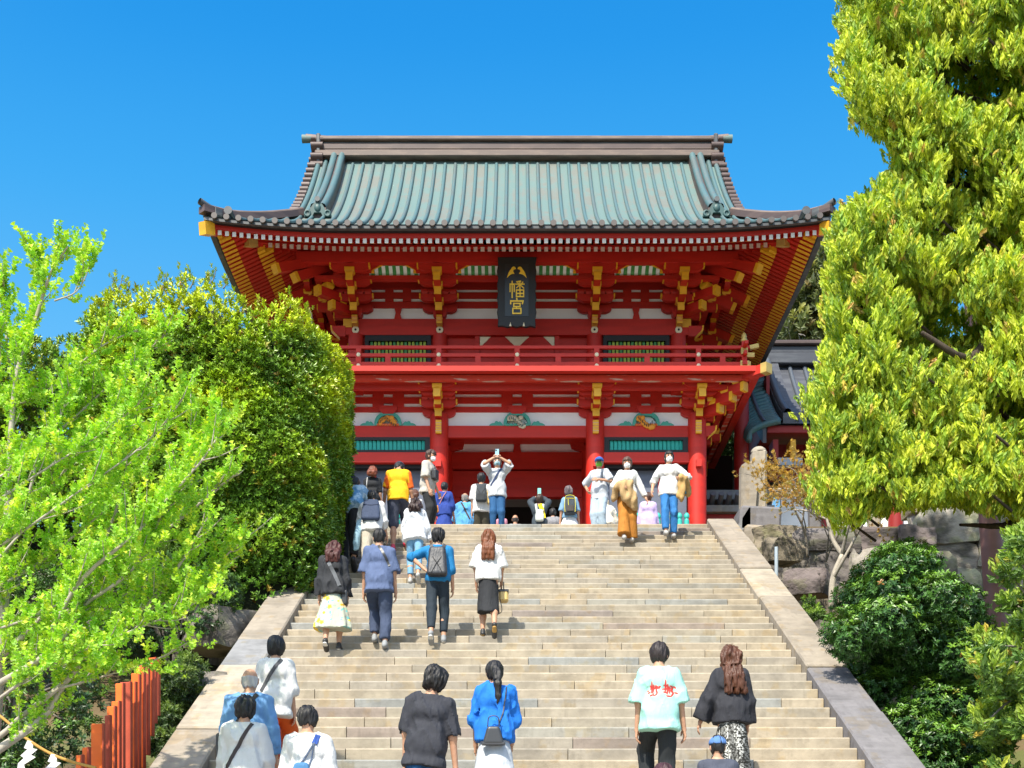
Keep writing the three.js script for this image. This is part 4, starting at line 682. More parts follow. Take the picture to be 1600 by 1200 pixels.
// ---------- plants ----------
function leafShape(l, w, fold, droop) { // one leaf along +z from its stalk, folded along the midrib: 4 triangles
  const P = [[0, 0, 0], [w / 2, fold, l * .45], [0, -droop * .4, l * .5], [-w / 2, fold, l * .45], [0, -droop, l]];
  return polyGeo(P, [[0, 2, 1], [0, 3, 2], [1, 2, 4], [3, 4, 2]]);
}
function sprig(n, make, seed, stemLen, spread) {
  const r = rng(seed), mb = []; for (let i = 0; i < n; i++) { const g = make(r), a = i * 2.4 + r() * .7, t = i / n; g.applyMatrix4(T(0, 0, 0, spread(t, r), 0, 0)); g.applyMatrix4(T(0, stemLen * t, 0, 0, a, 0)); mb.push(boxUV(g)); } return mergeGeometries(mb);
}
const SPRIG = {
  hanging: [1, 2, 3].map(s => sprig(9, r => leafShape(.066 + r() * .028, .028 + r() * .012, .005, .014), s, .11, (t, r) => .8 + r() * .75)),
  rosette: [4, 5, 6].map(s => sprig(9, r => leafShape(.055 + r() * .02, .026 + r() * .008, .005, .006), s, .07, (t, r) => -.25 - r() * .7 + t * -.3)),
  fan: [7, 8, 9].map(s => sprig(6, r => { const w = .030 + r() * .014; return polyGeo([[0, 0, 0], [w * .7, .008, w * .75], [0, -.004, w], [-w * .7, .008, w * .75]], [[0, 2, 1], [0, 3, 2]]); }, s, .09, (t, r) => -.5 - r() * .8)),
  glossy: [10, 11, 12].map(s => sprig(8, r => leafShape(.052 + r() * .02, .024 + r() * .008, .005, .008), s, .06, (t, r) => -.15 - r() * .6)),
};
const leafMat = (rough = .55, tr = .3) => new THREE.MeshPhysicalMaterial({ color: 0xffffff, roughness: rough, transmission: tr, thickness: 0, side: THREE.DoubleSide });
const leafA = new THREE.MeshPhysicalMaterial({ color: 0xffffff, roughness: .85, transmission: .5, thickness: 0, side: THREE.DoubleSide }), leafB = M([1, 1, 1], .42, { side: THREE.DoubleSide });
class Leaves { // gathers sprigs; three variants, each one InstancedMesh
  constructor(kind, mat, seed) { this.kind = kind; this.mat = mat; this.r = rng(seed); this.m = [[], [], []]; this.c = [[], [], []]; this.d = new THREE.Object3D(); }
  add(p, dir, size, color) { const r = this.r, k = Math.floor(r() * 3), d = this.d; d.position.copy(p); d.quaternion.setFromUnitVectors(V(0, 1, 0), dir); d.rotateY(r() * 6.28); d.scale.setScalar(size); d.updateMatrix(); this.m[k].push(d.matrix.clone()); this.c[k].push(color); }
  build(parent, name = 'foliage') { for (let k = 0; k < 3; k++) { if (!this.m[k].length) continue; const o = setup(new THREE.InstancedMesh(SPRIG[this.kind][k], this.mat, this.m[k].length)); this.m[k].forEach((m, i) => { o.setMatrixAt(i, m); o.setColorAt(i, this.c[k][i]); }); o.name = name; o.userData.kind = 'stuff'; parent.add(o); } }
}
const rdir = r => { const z = r() * 2 - 1, a = r() * 6.28, s = Math.sqrt(1 - z * z); return V(s * Math.cos(a), z, s * Math.sin(a)); };
function inPoly(x, y, p) { let c = false; for (let i = 0, j = p.length - 1; i < p.length; j = i++) if ((p[i][1] > y) !== (p[j][1] > y) && x < (p[j][0] - p[i][0]) * (y - p[i][1]) / (p[j][1] - p[i][1]) + p[i][0]) c = !c; return c; }
const barkGrey = M([.24, .22, .19], .9, { map: TX.bark, bumpMap: TX.barkBump, bumpScale: .02 }), barkDark = M([.075, .055, .04], .9, { map: TX.bark, bumpMap: TX.barkBump, bumpScale: .02 }), barkPale = M([.54, .50, .44], .85, { map: TX.bark, bumpMap: TX.barkBump, bumpScale: .01 });
const shade = (a, b, t, r) => { const c = L(mix(a[0], b[0], t), mix(a[1], b[1], t), mix(a[2], b[2], t)); return c.multiplyScalar(.8 + r() * .4); };

// clump: leaves on and just inside a lumpy ellipsoid
function clump(lv, c, R, n, col, o = {}) {
  const r = lv.r; for (let i = 0; i < n; i++) { const d = rdir(r), k = (o.inner ?? .55) + (1 - (o.inner ?? .55)) * Math.sqrt(r()); const p = V(c.x + d.x * R.x * k, c.y + d.y * R.y * k, c.z + d.z * R.z * k);
    const up = o.hang ? V(d.x * .45, .8, d.z * .45).add(rdir(r).multiplyScalar(.38)).normalize() : d.clone().multiplyScalar(.9).add(V(0, .6, 0)).add(rdir(r).multiplyScalar(.45)).normalize();
    lv.add(p, up, (o.size ?? 1) * (.75 + r() * .5), col(p, d, r)); }
}

{ // the big bright tree on the right
  const t = topGroup('broadleaf_tree', 'tall tree with drooping bright yellow green spring leaves filling the right side', 'tree'), r = rng(101), lv = new Leaves('hanging', leafA, 102);
  const poly = [[1318, -80], [1312, 90], [1338, 185], [1392, 235], [1392, 290], [1345, 312], [1308, 350], [1300, 430], [1283, 470], [1300, 530], [1262, 620], [1270, 700], [1268, 780], [1330, 830], [1400, 790], [1500, 790], [1640, 830], [2150, 820], [2250, 300], [2000, -250]];
  // darker hollows of the crown where branches show
  const holes = [[1535, 125, 80, 50], [1500, 510, 60, 40], [1585, 650, 45, 40], [1500, 290, 45, 20]];
  const tops = []; let tries = 0; const centres = [];
  while (centres.length < 2600 && tries++ < 400000) {
    const px = r() < .88 ? mix(1240, 1640, r()) : mix(1640, 2100, r()), py = mix(-100, 850, r()), d = mix(16.4, 20.4, r()), R = .11 + r() * .16, e = R * 2000 / d * (.2 + r() * .6);
    if (![[-e, 0], [e, 0], [0, -e], [0, e]].every(([a, b]) => inPoly(px + a, py + b, poly))) continue;
    if (d < 19.6 && holes.some(h => ((px - h[0]) / h[2]) ** 2 + ((py - h[1]) / h[3]) ** 2 < 1)) continue;
    const c = at(px, py, d); if (fbm(c.x * 1.1, c.y * 1.3, c.z * 1.1, 2) < .37) continue;
    centres.push([c, R, d]);
  }
  const young = [.74, .78, .024], mid = [.42, .56, .016], old = [.20, .38, .016], bronze = [.60, .36, .08];
  for (const [c, R, d] of centres) { const hue = sstep(.35, .65, fbm(c.x * .7 + 30, c.y * .7, c.z * .7, 2)) * .55 + r() * .2, far = c.x > 8.2; clump(lv, c, V(R * 1.25, R, R * 1.25), far ? 12 : 42, (p, q, rr) => rr() < .05 ? shade(bronze, young, rr(), rr) : rr() < .62 ? shade(young, mid, rr() * .5 + hue * .6, rr) : shade(mid, old, rr() * .6 + hue * .4, rr), { hang: true, inner: .05, size: far ? 1.8 : 1 }); }
  lv.build(t);
  const trunkBase = V(8.3, groundY(8.3, 19.5) - .3, -19.5), fork = V(8.2, 8.2, -19.2);
  mesh('trunk', boxUV(taper([trunkBase, V(8.35, 6, -19.4), fork, V(8.0, 11, -18.8), V(7.6, 14.5, -18.6)], [.42, .34, .3, .2, .08], 10)), barkDark, t);
  const limb = (pts, r0, r1) => mesh('branch', boxUV(taper(pts, [r0, (r0 + r1) / 2, r1], 7)), barkDark, t);
  limb([V(8.1, 9.4, -19), at(1600, 520, 17.4), at(1545, 535, 17), at(1510, 560, 16.7), at(1440, 520, 16.5)], .13, .03); limb([at(1510, 560, 16.7), at(1555, 590, 16.7), at(1560, 620, 16.7)], .05, .02);
  limb([fork, at(1600, 710, 18.4), at(1520, 770, 18.0), at(1440, 735, 17.7)], .14, .03); limb([V(8.0, 10.8, -18.9), at(1590, 190, 18.6), at(1500, 150, 18.3), at(1440, 110, 18)], .12, .025); limb([V(7.9, 11.5, -18.9), at(1580, 60, 18.4), at(1490, 30, 18.0)], .1, .02); limb([V(8.0, 10.2, -18.9), at(1600, 320, 18.6), at(1500, 290, 18.2), at(1420, 280, 17.9)], .1, .02); limb([V(8.2, 7.8, -19), at(1590, 815, 18.4), at(1500, 820, 18)], .1, .02);
  for (const [c, R] of centres) if (c.x < 8.5 && r() < .12) { const e = c.clone().add(rdir(r).multiplyScalar(R * .8)); limb([V(c.x + .5, c.y - .25, c.z - .2), c, e], .022, .006); }
}
{ // the big clipped evergreen left of the stairs
  const t = topGroup('clipped_evergreen', 'large dense clipped evergreen tree with glossy leaves hiding the left side of the gate', 'tree'), lv = new Leaves('rosette', leafB, 202), r = rng(201);
  const C = V(-5.16, 8.44, -22.6), H = V(2.02, 3.06, 2.3);
  const surf = (u, v) => { // u around, v from -1 (foot) to 1 (top): a rounded upright block
    const q = 4.2, c = Math.cos(u), s = Math.sin(u), k = Math.pow(Math.pow(Math.abs(c), q) + Math.pow(Math.abs(s), q), -1 / q), w = Math.pow(1 - Math.pow(Math.max(0, v), 5.6) * .97, .5) * (v < 0 ? 1 - .10 * v * v : 1), n = 1 + .22 * (fbm(c * 2.2 + 9, v * 3, s * 2.2, 3) - .5);
    const slope = v > 0 ? .22 * v * (c * k + .2) : 0; // the top leans down to the right
    return V(C.x + c * k * H.x * w * n, C.y + v * H.y * n - slope * .55, C.z + s * k * H.z * w * n); };
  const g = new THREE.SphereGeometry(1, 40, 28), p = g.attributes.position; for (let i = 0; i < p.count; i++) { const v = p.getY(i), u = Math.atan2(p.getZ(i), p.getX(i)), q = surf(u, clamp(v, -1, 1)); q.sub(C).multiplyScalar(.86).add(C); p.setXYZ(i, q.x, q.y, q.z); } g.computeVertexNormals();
  mesh('dark_core', boxUV(g), M([.02, .028, .010], 1), t);  // solid dark core added for the shaded inside, blocks the view through
  const young = [.58, .64, .014], mid = [.28, .44, .014], old = [.09, .20, .014], rust = [.34, .20, .03];  // greens named by age, but placed by sun and shade
  let placed = 0; for (let i = 0; i < 90000 && placed < 46000; i++) {
    const u = r() * 6.283, v = Math.asin(clamp(r() * 2 - 1, -1, 1)) / 1.5708 * .5 + (r() * 2 - 1) * .5; const s = surf(u, clamp(v, -1, 1)); if (s.z < C.z - .8 && s.y < 11) continue;
    const a = surf(u + .03, clamp(v, -1, 1)), b = surf(u, clamp(v + .02, -1, 1)), nrm = b.sub(s).cross(a.sub(s)).normalize(); if (!(nrm.length() > .5)) continue; if (nrm.dot(s.clone().sub(C)) < 0) nrm.negate();
    const tex = fbm(s.x * 1.6, s.y * 1.6, s.z * 1.6, 3), gap = fbm(s.x * 3.3 + 40, s.y * 3.3, s.z * 3.3, 2); if (gap < .34 && r() < .7) continue;
    s.addScaledVector(nrm, (tex - .5) * .34 - Math.pow(r(), 2) * .35 + .04);
    const litTint = clamp(nrm.y * .9 + .38 + (tex - .5) * 1.6 + (s.y - 9) * .14);  // upward and higher leaves get paler greens, sunlight put into the colour
    lv.add(s, nrm.clone().multiplyScalar(.8).add(V(0, .7, 0)).add(rdir(r).multiplyScalar(.5)).normalize(), .9 + r() * .5, r() < .07 ? shade(rust, mid, r(), r) : shade(litTint > .5 ? mid : old, litTint > .5 ? young : mid, clamp(litTint > .5 ? (litTint - .5) * 2 : litTint * 2) * (.4 + .6 * r()), r)); placed++;
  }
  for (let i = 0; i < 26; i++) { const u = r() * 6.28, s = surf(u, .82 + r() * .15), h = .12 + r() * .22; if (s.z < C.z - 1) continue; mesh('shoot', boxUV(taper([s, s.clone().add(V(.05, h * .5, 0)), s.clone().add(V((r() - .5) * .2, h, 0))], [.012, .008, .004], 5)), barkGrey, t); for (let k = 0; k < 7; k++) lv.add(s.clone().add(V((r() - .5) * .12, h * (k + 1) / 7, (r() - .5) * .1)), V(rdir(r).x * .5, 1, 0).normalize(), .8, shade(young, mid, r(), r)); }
  lv.build(t);
  mesh('trunk', boxUV(taper([V(-5.2, 4.2, -22.8), V(-5.25, 6.5, -22.7), V(-5.2, 9, -22.6)], [.3, .25, .15], 9)), barkGrey, t);
}
// shrubs and trees made of clumps
function shrub(name, label, cat, kind, mat, seed, cl, cols, o = {}) {
  const t = topGroup(name, label, cat, o.group), lv = new Leaves(kind, mat, seed), r = rng(seed + 1); let lo = V(0, 1e9, 0), mid = V(0, 0, 0);
  for (const [px, py, d, R] of cl) { const c = at(px, py, d), h = r(); mid.add(c); if (c.y < lo.y) lo = c.clone();
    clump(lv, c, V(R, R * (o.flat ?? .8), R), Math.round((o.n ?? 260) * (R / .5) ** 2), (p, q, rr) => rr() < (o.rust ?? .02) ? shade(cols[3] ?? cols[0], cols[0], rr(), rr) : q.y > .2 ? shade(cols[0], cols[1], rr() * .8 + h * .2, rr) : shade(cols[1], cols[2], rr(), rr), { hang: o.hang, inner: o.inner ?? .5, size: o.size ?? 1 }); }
  lv.build(t); mid.multiplyScalar(1 / cl.length);
  const base = V(mid.x, o.base ?? groundY(mid.x, -mid.z) - .2, mid.z);
  mesh('trunk', boxUV(taper([base, base.clone().lerp(mid, .5).add(V(.08, 0, 0)), mid], [o.trunk ?? .07, (o.trunk ?? .07) * .8, .03], 7)), o.bark ?? barkGrey, t);
  for (const [px, py, d, R] of cl) if (r() < (o.limbs ?? .6)) { const c = at(px, py, d); mesh('branch', boxUV(taper([base.clone().lerp(mid, .3 + r() * .5), c.clone().lerp(mid, .5).add(V(0, .1, 0)), c], [.03, .02, .008].map(v => v * (o.limbR ?? 1)), 5)), o.bark ?? barkGrey, t); }
  return t;
}
function fill(seed, poly, d0, d1, n, R0, R1) { const r = rng(seed), out = []; let k = 0; const xs = poly.map(p => p[0]), ys = poly.map(p => p[1]); while (out.length < n && k++ < 20000) { const px = mix(Math.min(...xs), Math.max(...xs), r()), py = mix(Math.min(...ys), Math.max(...ys), r()), d = mix(d0, d1, r()), R = mix(R0, R1, r()), e = R * 2000 / d * .8; if ([[-e, 0], [e, 0], [0, -e], [0, e]].every(([a, b]) => inPoly(px + a, py + b, poly))) out.push([px, py, d, R]); } return out; }
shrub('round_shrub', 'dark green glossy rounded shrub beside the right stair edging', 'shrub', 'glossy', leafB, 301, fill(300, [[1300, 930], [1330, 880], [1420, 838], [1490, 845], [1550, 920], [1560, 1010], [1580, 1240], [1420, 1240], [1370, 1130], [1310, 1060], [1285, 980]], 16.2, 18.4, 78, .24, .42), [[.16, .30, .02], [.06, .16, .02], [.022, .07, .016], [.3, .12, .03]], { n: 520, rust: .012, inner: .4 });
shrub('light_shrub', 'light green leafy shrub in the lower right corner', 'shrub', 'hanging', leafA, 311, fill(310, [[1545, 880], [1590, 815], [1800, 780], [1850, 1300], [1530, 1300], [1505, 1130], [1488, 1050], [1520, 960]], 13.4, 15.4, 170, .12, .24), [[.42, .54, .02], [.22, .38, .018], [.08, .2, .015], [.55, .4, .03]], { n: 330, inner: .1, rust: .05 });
shrub('bushy_tree', 'dense green tree behind the sparse pale barked tree at the left edge', 'tree', 'rosette', leafB, 321, fill(320, [[-260, 520], [20, 505], [110, 470], [170, 500], [240, 560], [260, 760], [240, 930], [120, 990], [-260, 1000]], 23.5, 26, 66, .4, .8), [[.32, .42, .014], [.15, .27, .012], [.05, .13, .01], [.34, .2, .03]], { n: 150, size: 1.35, rust: .06, trunk: .2, base: 6 });
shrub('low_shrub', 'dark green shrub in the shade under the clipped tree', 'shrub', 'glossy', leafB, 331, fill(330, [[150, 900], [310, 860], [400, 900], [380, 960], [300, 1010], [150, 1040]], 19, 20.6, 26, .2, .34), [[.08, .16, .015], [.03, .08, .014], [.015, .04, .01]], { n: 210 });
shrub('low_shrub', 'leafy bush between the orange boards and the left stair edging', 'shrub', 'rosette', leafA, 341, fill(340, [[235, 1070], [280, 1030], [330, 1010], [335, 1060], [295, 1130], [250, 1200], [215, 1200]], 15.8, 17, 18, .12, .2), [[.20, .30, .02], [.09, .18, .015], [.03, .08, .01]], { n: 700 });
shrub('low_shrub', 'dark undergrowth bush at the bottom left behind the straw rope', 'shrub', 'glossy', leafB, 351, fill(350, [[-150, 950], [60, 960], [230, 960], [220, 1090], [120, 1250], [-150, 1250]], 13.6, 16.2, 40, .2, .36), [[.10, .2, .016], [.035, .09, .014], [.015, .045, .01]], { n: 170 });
shrub('low_shrub', 'small green shrub in front of the boulder wall under the clipped tree', 'shrub', 'rosette', leafB, 391, fill(390, [[270, 900], [420, 900], [425, 950], [350, 1010], [290, 1000]], 20.8, 21.8, 24, .14, .26), [[.24, .36, .016], [.10, .2, .015], [.04, .1, .01]], { n: 420 });
shrub('low_shrub', 'dim green bush at the left edge behind the pale barked tree', 'shrub', 'rosette', leafB, 396, fill(395, [[-200, 840], [120, 850], [290, 850], [280, 970], [-200, 1000]], 18.5, 21, 60, .22, .4), [[.14, .24, .014], [.06, .14, .013], [.025, .07, .01]], { n: 170 });
shrub('low_shrub', 'green weeds growing between the boulders and the right stair edging', 'shrub', 'rosette', leafA, 401, fill(400, [[1236, 930], [1262, 925], [1300, 985], [1310, 1040], [1275, 1000]], 20.6, 22.4, 14, .08, .14), [[.30, .46, .016], [.14, .28, .015], [.05, .12, .01]], { n: 900, size: .8 });
shrub('hill_tree', 'yellowish green tree on the hill behind the right eave of the gate', 'tree', 'rosette', leafA, 361, fill(360, [[1225, 470], [1262, 395], [1310, 350], [1380, 340], [1420, 460], [1300, 560], [1220, 560]], 54, 60, 40, .9, 1.7), [[.30, .30, .05], [.17, .21, .04], [.09, .13, .03], [.3, .2, .1]], { n: 16, size: 5, rust: .15, trunk: .3, base: 8.5 });
shrub('hill_tree', 'dark evergreen low on the hill just right of the gate eave', 'tree', 'rosette', leafB, 371, fill(370, [[1190, 520], [1240, 480], [1330, 480], [1330, 620], [1190, 620]], 58, 64, 26, .9, 1.6), [[.07, .12, .03], [.04, .07, .02], [.02, .04, .012]], { n: 16, size: 5, trunk: .3, base: 8.5 });
shrub('garden_tree', 'green tree glimpsed through the gap between gate and side hall', 'tree', 'rosette', leafA, 381, fill(380, [[1105, 610], [1180, 610], [1190, 790], [1100, 790]], 44, 46, 40, .3, .6), [[.2, .3, .03], [.1, .2, .02], [.05, .1, .02]], { n: 90, size: 2.5, trunk: .12, base: 8.5 });

// bare or nearly bare trees grown by forking
function fork(t, mat, p, dir, len, rad, depth, r, tips, bend = .5) {
  const mid = p.clone().addScaledVector(dir, len * .5).add(rdir(r).multiplyScalar(len * .08)), e = p.clone().addScaledVector(dir, len).add(rdir(r).multiplyScalar(len * .10));
  t.push(taper([p, mid, e], [rad, rad * .82, rad * .62], depth > 2 ? 6 : 4)); if (depth <= 2) tips.push([mid, dir], [e, dir]);
  if (depth > 0) { const n = 2 + (r() < .5 ? 1 : 0); for (let i = 0; i < n; i++) fork(t, mat, i === 2 ? mid : e, dir.clone().add(rdir(r).multiplyScalar(bend)).add(V(0, .06, 0)).normalize(), len * (.66 + r() * .2), rad * (i === 0 ? .64 : .5), depth - 1, r, tips, bend); }
}
function bareTree(name, label, cat, p, h, rad, depth, seed, mat, lv, cols, lean, n) {
  const t = topGroup(name, label, cat), r = rng(seed), geo = [], tips = [];
  fork(geo, mat, p, lean, h, rad, depth, r, tips, .75);
  mesh('trunk', boxUV(geo[0]), mat, t); const mb = new MB(); geo.slice(1).forEach(g => mb.add(g)); mb.build('branches', mat, t).userData.kind = 'stuff';
  if (lv) { for (const [q, d] of tips) for (let i = 0; i < n; i++) lv.add(q.clone().add(rdir(r).multiplyScalar(.09)), d.clone().add(rdir(r).multiplyScalar(.8)).normalize(), .55 + r() * .4, shade(cols[0], cols[1], r(), r)); lv.build(t); }
}
bareTree('orange_leaved_shrub', 'sparse twiggy shrub with small orange leaves against the boulder wall', 'shrub', at(1300, 935, 24.0), .74, .04, 6, 411, barkGrey, new Leaves('rosette', leafA, 412), [[.55, .27, .03], [.34, .32, .04]], V(-.20, 1, .1).normalize(), 1);
bareTree('orange_leaved_shrub', 'twiggy shrub with yellow orange leaves in front of the stone post', 'shrub', at(1262, 870, 24.6), .66, .035, 5, 421, barkGrey, new Leaves('rosette', leafA, 422), [[.60, .36, .03], [.45, .30, .03]], V(-.15, 1, .1).normalize(), 1);
bareTree('bare_tree', 'pale bare trunk leaning among twigs below the bright tree', 'tree', at(1300, 950, 23.4), .95, .075, 4, 431, barkPale, null, null, V(.12, 1, 0).normalize());
bareTree('bare_tree', 'grey leafless tree on the hill beyond the right eave of the gate', 'tree', V(12.6, 10, -52), 4.1, .25, 6, 441, barkPale, null, null, V(-.02, 1, 0).normalize());
bareTree('bare_tree', 'second grey leafless tree on the hill, closer to the bright tree', 'tree', V(14.4, 10, -53), 4.0, .24, 6, 451, barkPale, null, null, V(.05, 1, 0).normalize());

{ // pale barked ginkgo with small fresh leaves on long rising branches, lower left
  const t = topGroup('sparse_leaved_tree', 'pale barked tree with long rising branches and small fresh green leaves at the left edge', 'tree'), r = rng(501), lv = new Leaves('fan', leafA, 502);
  const young = [.48, .74, .016], mid = [.28, .58, .012], hot = [.70, .80, .02];
  const B = [ // photograph points, distance, radius at both ends, leafiness
    [[[-120, 1250], [0, 1170], [67, 1120], [100, 1070], [133, 1030], [160, 1013], [207, 963], [253, 923], [287, 873], [330, 800]], 11.2, .060, .012, 1],
    [[[-120, 1215], [0, 1150], [33, 1120], [93, 1073], [105, 1058]], 11.4, .045, .03, .2], [[[-90, 1110], [0, 1067], [83, 1013], [117, 970], [127, 950], [207, 890], [235, 840], [275, 760], [310, 700]], 11.0, .045, .010, 1],
    [[[100, 1065], [117, 1017], [123, 950], [105, 925]], 11.1, .022, .012, .5], [[[-60, 1070], [0, 1027], [37, 993], [97, 937], [150, 900], [230, 850], [320, 780], [375, 735]], 11.6, .055, .010, 1],
    [[[-10, 1150], [2, 1000], [8, 900], [12, 800], [20, 640], [32, 560], [55, 500], [80, 425], [106, 385]], 11.9, .085, .010, .55], [[[-40, 960], [0, 917], [60, 880], [100, 850], [200, 760], [260, 660]], 11.8, .03, .008, 1],
    [[[-60, 570], [-10, 615], [22, 632], [85, 602], [160, 540], [215, 515]], 12.0, .025, .007, 1], [[[80, 985], [130, 903], [213, 833], [240, 803], [330, 700], [352, 650]], 10.7, .032, .008, 1], [[[40, 790], [70, 700], [130, 640], [205, 570], [262, 520]], 12.1, .024, .007, 1],
    [[[30, 560], [60, 470], [62, 420], [48, 395]], 12.0, .02, .006, .9], [[[22, 620], [10, 530], [8, 470], [0, 445]], 12.0, .022, .006, .7], [[[95, 1075], [150, 1060], [200, 1045], [245, 1030], [300, 1000]], 11.0, .015, .006, .8],
    [[[140, 900], [180, 800], [200, 700], [190, 620], [215, 560]], 11.9, .02, .006, 1], [[[100, 930], [150, 860], [160, 760], [120, 660], [130, 580]], 12.2, .02, .006, 1], [[[207, 963], [280, 930], [340, 880], [380, 840]], 11.0, .014, .005, 1], [[[0, 870], [60, 800], [110, 720], [180, 640]], 11.5, .018, .006, 1], [[[-30, 760], [40, 720], [90, 660], [110, 600]], 11.3, .018, .006, 1], [[[-40, 700], [0, 560], [-10, 480]], 11.7, .018, .006, 1],
    [[[-60, 1000], [60, 960], [160, 900], [262, 838]], 10.9, .02, .006, 1], [[[-40, 1120], [60, 1050], [170, 1000], [280, 955], [335, 925]], 10.8, .022, .006, 1], [[[-80, 900], [20, 840], [120, 770], [230, 690], [285, 625]], 10.9, .022, .006, 1], [[[-60, 820], [60, 740], [170, 670], [245, 605]], 11.1, .02, .006, 1], [[[-60, 1060], [50, 1010], [140, 965], [230, 905]], 11.8, .02, .006, 1],
    [[[240, 800], [290, 720], [300, 640]], 11.6, .012, .005, 1], [[[85, 470], [120, 455], [140, 410], [128, 395]], 11.9, .012, .004, .9],
  ];
  const twigs = new MB();
  for (const [pts, d, r0, r1, leafy] of B) {
    const w = pts.map(([x, y], i) => at(x, y, d + (r() - .5) * .25 - i * .06)); const c = new THREE.CatmullRomCurve3(w), n = Math.ceil(c.getLength() / .05);
    mesh(r0 > .08 ? 'trunk' : 'branch', boxUV(taper(w, [r0 * .72, mix(r0, r1, .55) * .62, r1 * .8], 7)), barkPale, t);
    for (let i = 0; i < n; i++) { const q = i / n; if (q < .12 || r() > leafy) continue; const p = c.getPoint(q), tan = c.getTangent(q);
      const side = tan.clone().add(rdir(r).multiplyScalar(.9)).add(V(.1, .35, .1)).normalize(), len = (.12 + r() * .45) * (1 - q * .45); if (i % 2 === 0) twigs.add(taper([p, p.clone().addScaledVector(side, len * .5), p.clone().addScaledVector(side, len).add(V(0, .03, 0))], [.006, .005, .002], 4));
      const m = Math.max(2, Math.round(len / .027)); for (let k = 0; k < m; k++) { const s = p.clone().addScaledVector(side, len * (k + .5) / m).add(rdir(r).multiplyScalar(.03)); lv.add(s, side.clone().multiplyScalar(.4).add(V(0, .6, 0)).add(rdir(r).multiplyScalar(.6)).normalize(), .6 + r() * .5, r() < .25 ? shade(hot, young, r(), r) : shade(young, mid, r(), r)); } }
  }
  twigs.build('twigs', barkPale, t).userData.kind = 'stuff'; lv.build(t);
}
// printed cloths
const pat = (f, rep = 1) => dataTex(256, f, false, rep);
const floralTex = (() => { const r = rng(61), fl = [...Array(34)].map(() => [r(), r(), .038 + r() * .026, r()]), lf = [...Array(150)].map(() => [r(), r(), .016 + r() * .018, r() * 3.1]); const wrap = d => Math.abs(d) > .5 ? 1 - Math.abs(d) : Math.abs(d), sg = d => d > .5 ? d - 1 : d < -.5 ? d + 1 : d;
  return pat((i, x, y) => { const u = x / 256, v = y / 256; let c = [.40, .42, .34]; for (const [a, b, s, t] of lf) { const dx = sg(u - a), dy = sg(v - b), X = dx * Math.cos(t) + dy * Math.sin(t), Y = -dx * Math.sin(t) + dy * Math.cos(t); if ((X / s) ** 2 + (Y / (s * .45)) ** 2 < 1) c = t > 2 ? [.30, .52, .30] : [.16, .42, .40]; } for (const [a, b, s, t] of fl) { const dx = sg(u - a), dy = sg(v - b), d = Math.hypot(dx, dy) * (1 + .15 * Math.sin(Math.atan2(dy, dx) * 5)); if (d < s) c = d < s * .4 ? [.62, .36, .02] : t > .3 ? [.78, .56, .05] : [.80, .62, .35]; } return c; }, 1.25); })();
const blueTex = pat(i => { const k = (i % 256) * 2 + Math.floor(i / 256) * 2 * 512, w = sstep(.48, .56, N2[k]), e = sstep(.5, .7, N5[k]); return [mix(.10, .32, w) + .1 * e, mix(.26, .48, w) + .1 * e, mix(.46, .62, w) + .1 * e]; }, 1.6);
const speckTex = pat(i => { const k = (i % 256) * 2 + Math.floor(i / 256) * 2 * 512, w = N4[k] > .52 ? 1 : 0, s = sstep(.5, .7, N5[k]); const v = mix(.02, .55, w * (.3 + .7 * s)); return [v, v, v * .95]; }, 2.4);
const plaidTex = pat((i, x, y) => { const a = (x >> 4) & 1, b = (y >> 4) & 1, v = .08 + .14 * a + .14 * b; return [v, v, v * 1.1]; }, 4);
const patM = (t, r = .85) => M([1, 1, 1], r, { map: t, bumpMap: TX.clothBump, bumpScale: .01 });
// red brush lettering printed across the back of the mint shirt (the strokes as they read in the photograph)
const printTex = (() => { const S = [[[-.62, .1], [-.2, .16]], [[-.5, .46], [-.54, -.12]], [[-.6, .26], [-.42, -.2], [-.62, -.26]], [[-.42, .3], [-.46, -.14]], [[-.36, .24], [-.22, .22], [-.3, .02], [-.2, -.12], [-.34, -.26], [-.46, -.2]], [[-.28, .06], [-.26, -.1]], [[-.16, .2], [-.06, .22]], [[-.2, .12], [-.1, .16]],
    [[.02, .08], [.42, .14]], [[.2, .56], [.16, -.08]], [[.1, .28], [.3, .26]], [[.08, -.06], [.3, -.1]], [[.3, .34], [.26, -.18]], [[.36, .22], [.38, -.12]], [[.42, .26], [.52, .2], [.44, .02], [.56, -.1], [.46, -.28], [.24, -.26]], [[.48, .06], [.5, -.08]], [[.56, .24], [.66, .16]], [[.6, -.06], [.78, -.12]], [[-.72, -.12], [-.6, -.06]], [[-.76, .0], [-.7, .0]]];
  const n = 256, t = dataTex(n, (i, x, y) => { const u = x / n * 2 - 1, v = (y / n - .5) * 2.2; let d = 9; for (const s of S) for (let j = 0; j < s.length - 1; j++) { const [a, b] = s[j], [c, e] = s[j + 1], L2 = (c - a) ** 2 + (e - b) ** 2, k = clamp(((u - a) * (c - a) + (v - b) * (e - b)) / L2); d = Math.min(d, Math.hypot(u - a - (c - a) * k, v - b - (e - b) * k) - .022 - .024 * Math.sin(k * 3.14)); } const w = sstep(.018, -.006, d); return [mix(.33, .60, w), mix(.64, .05, w), mix(.56, .04, w)]; }); t.wrapS = t.wrapT = THREE.ClampToEdgeWrapping; return t; })();
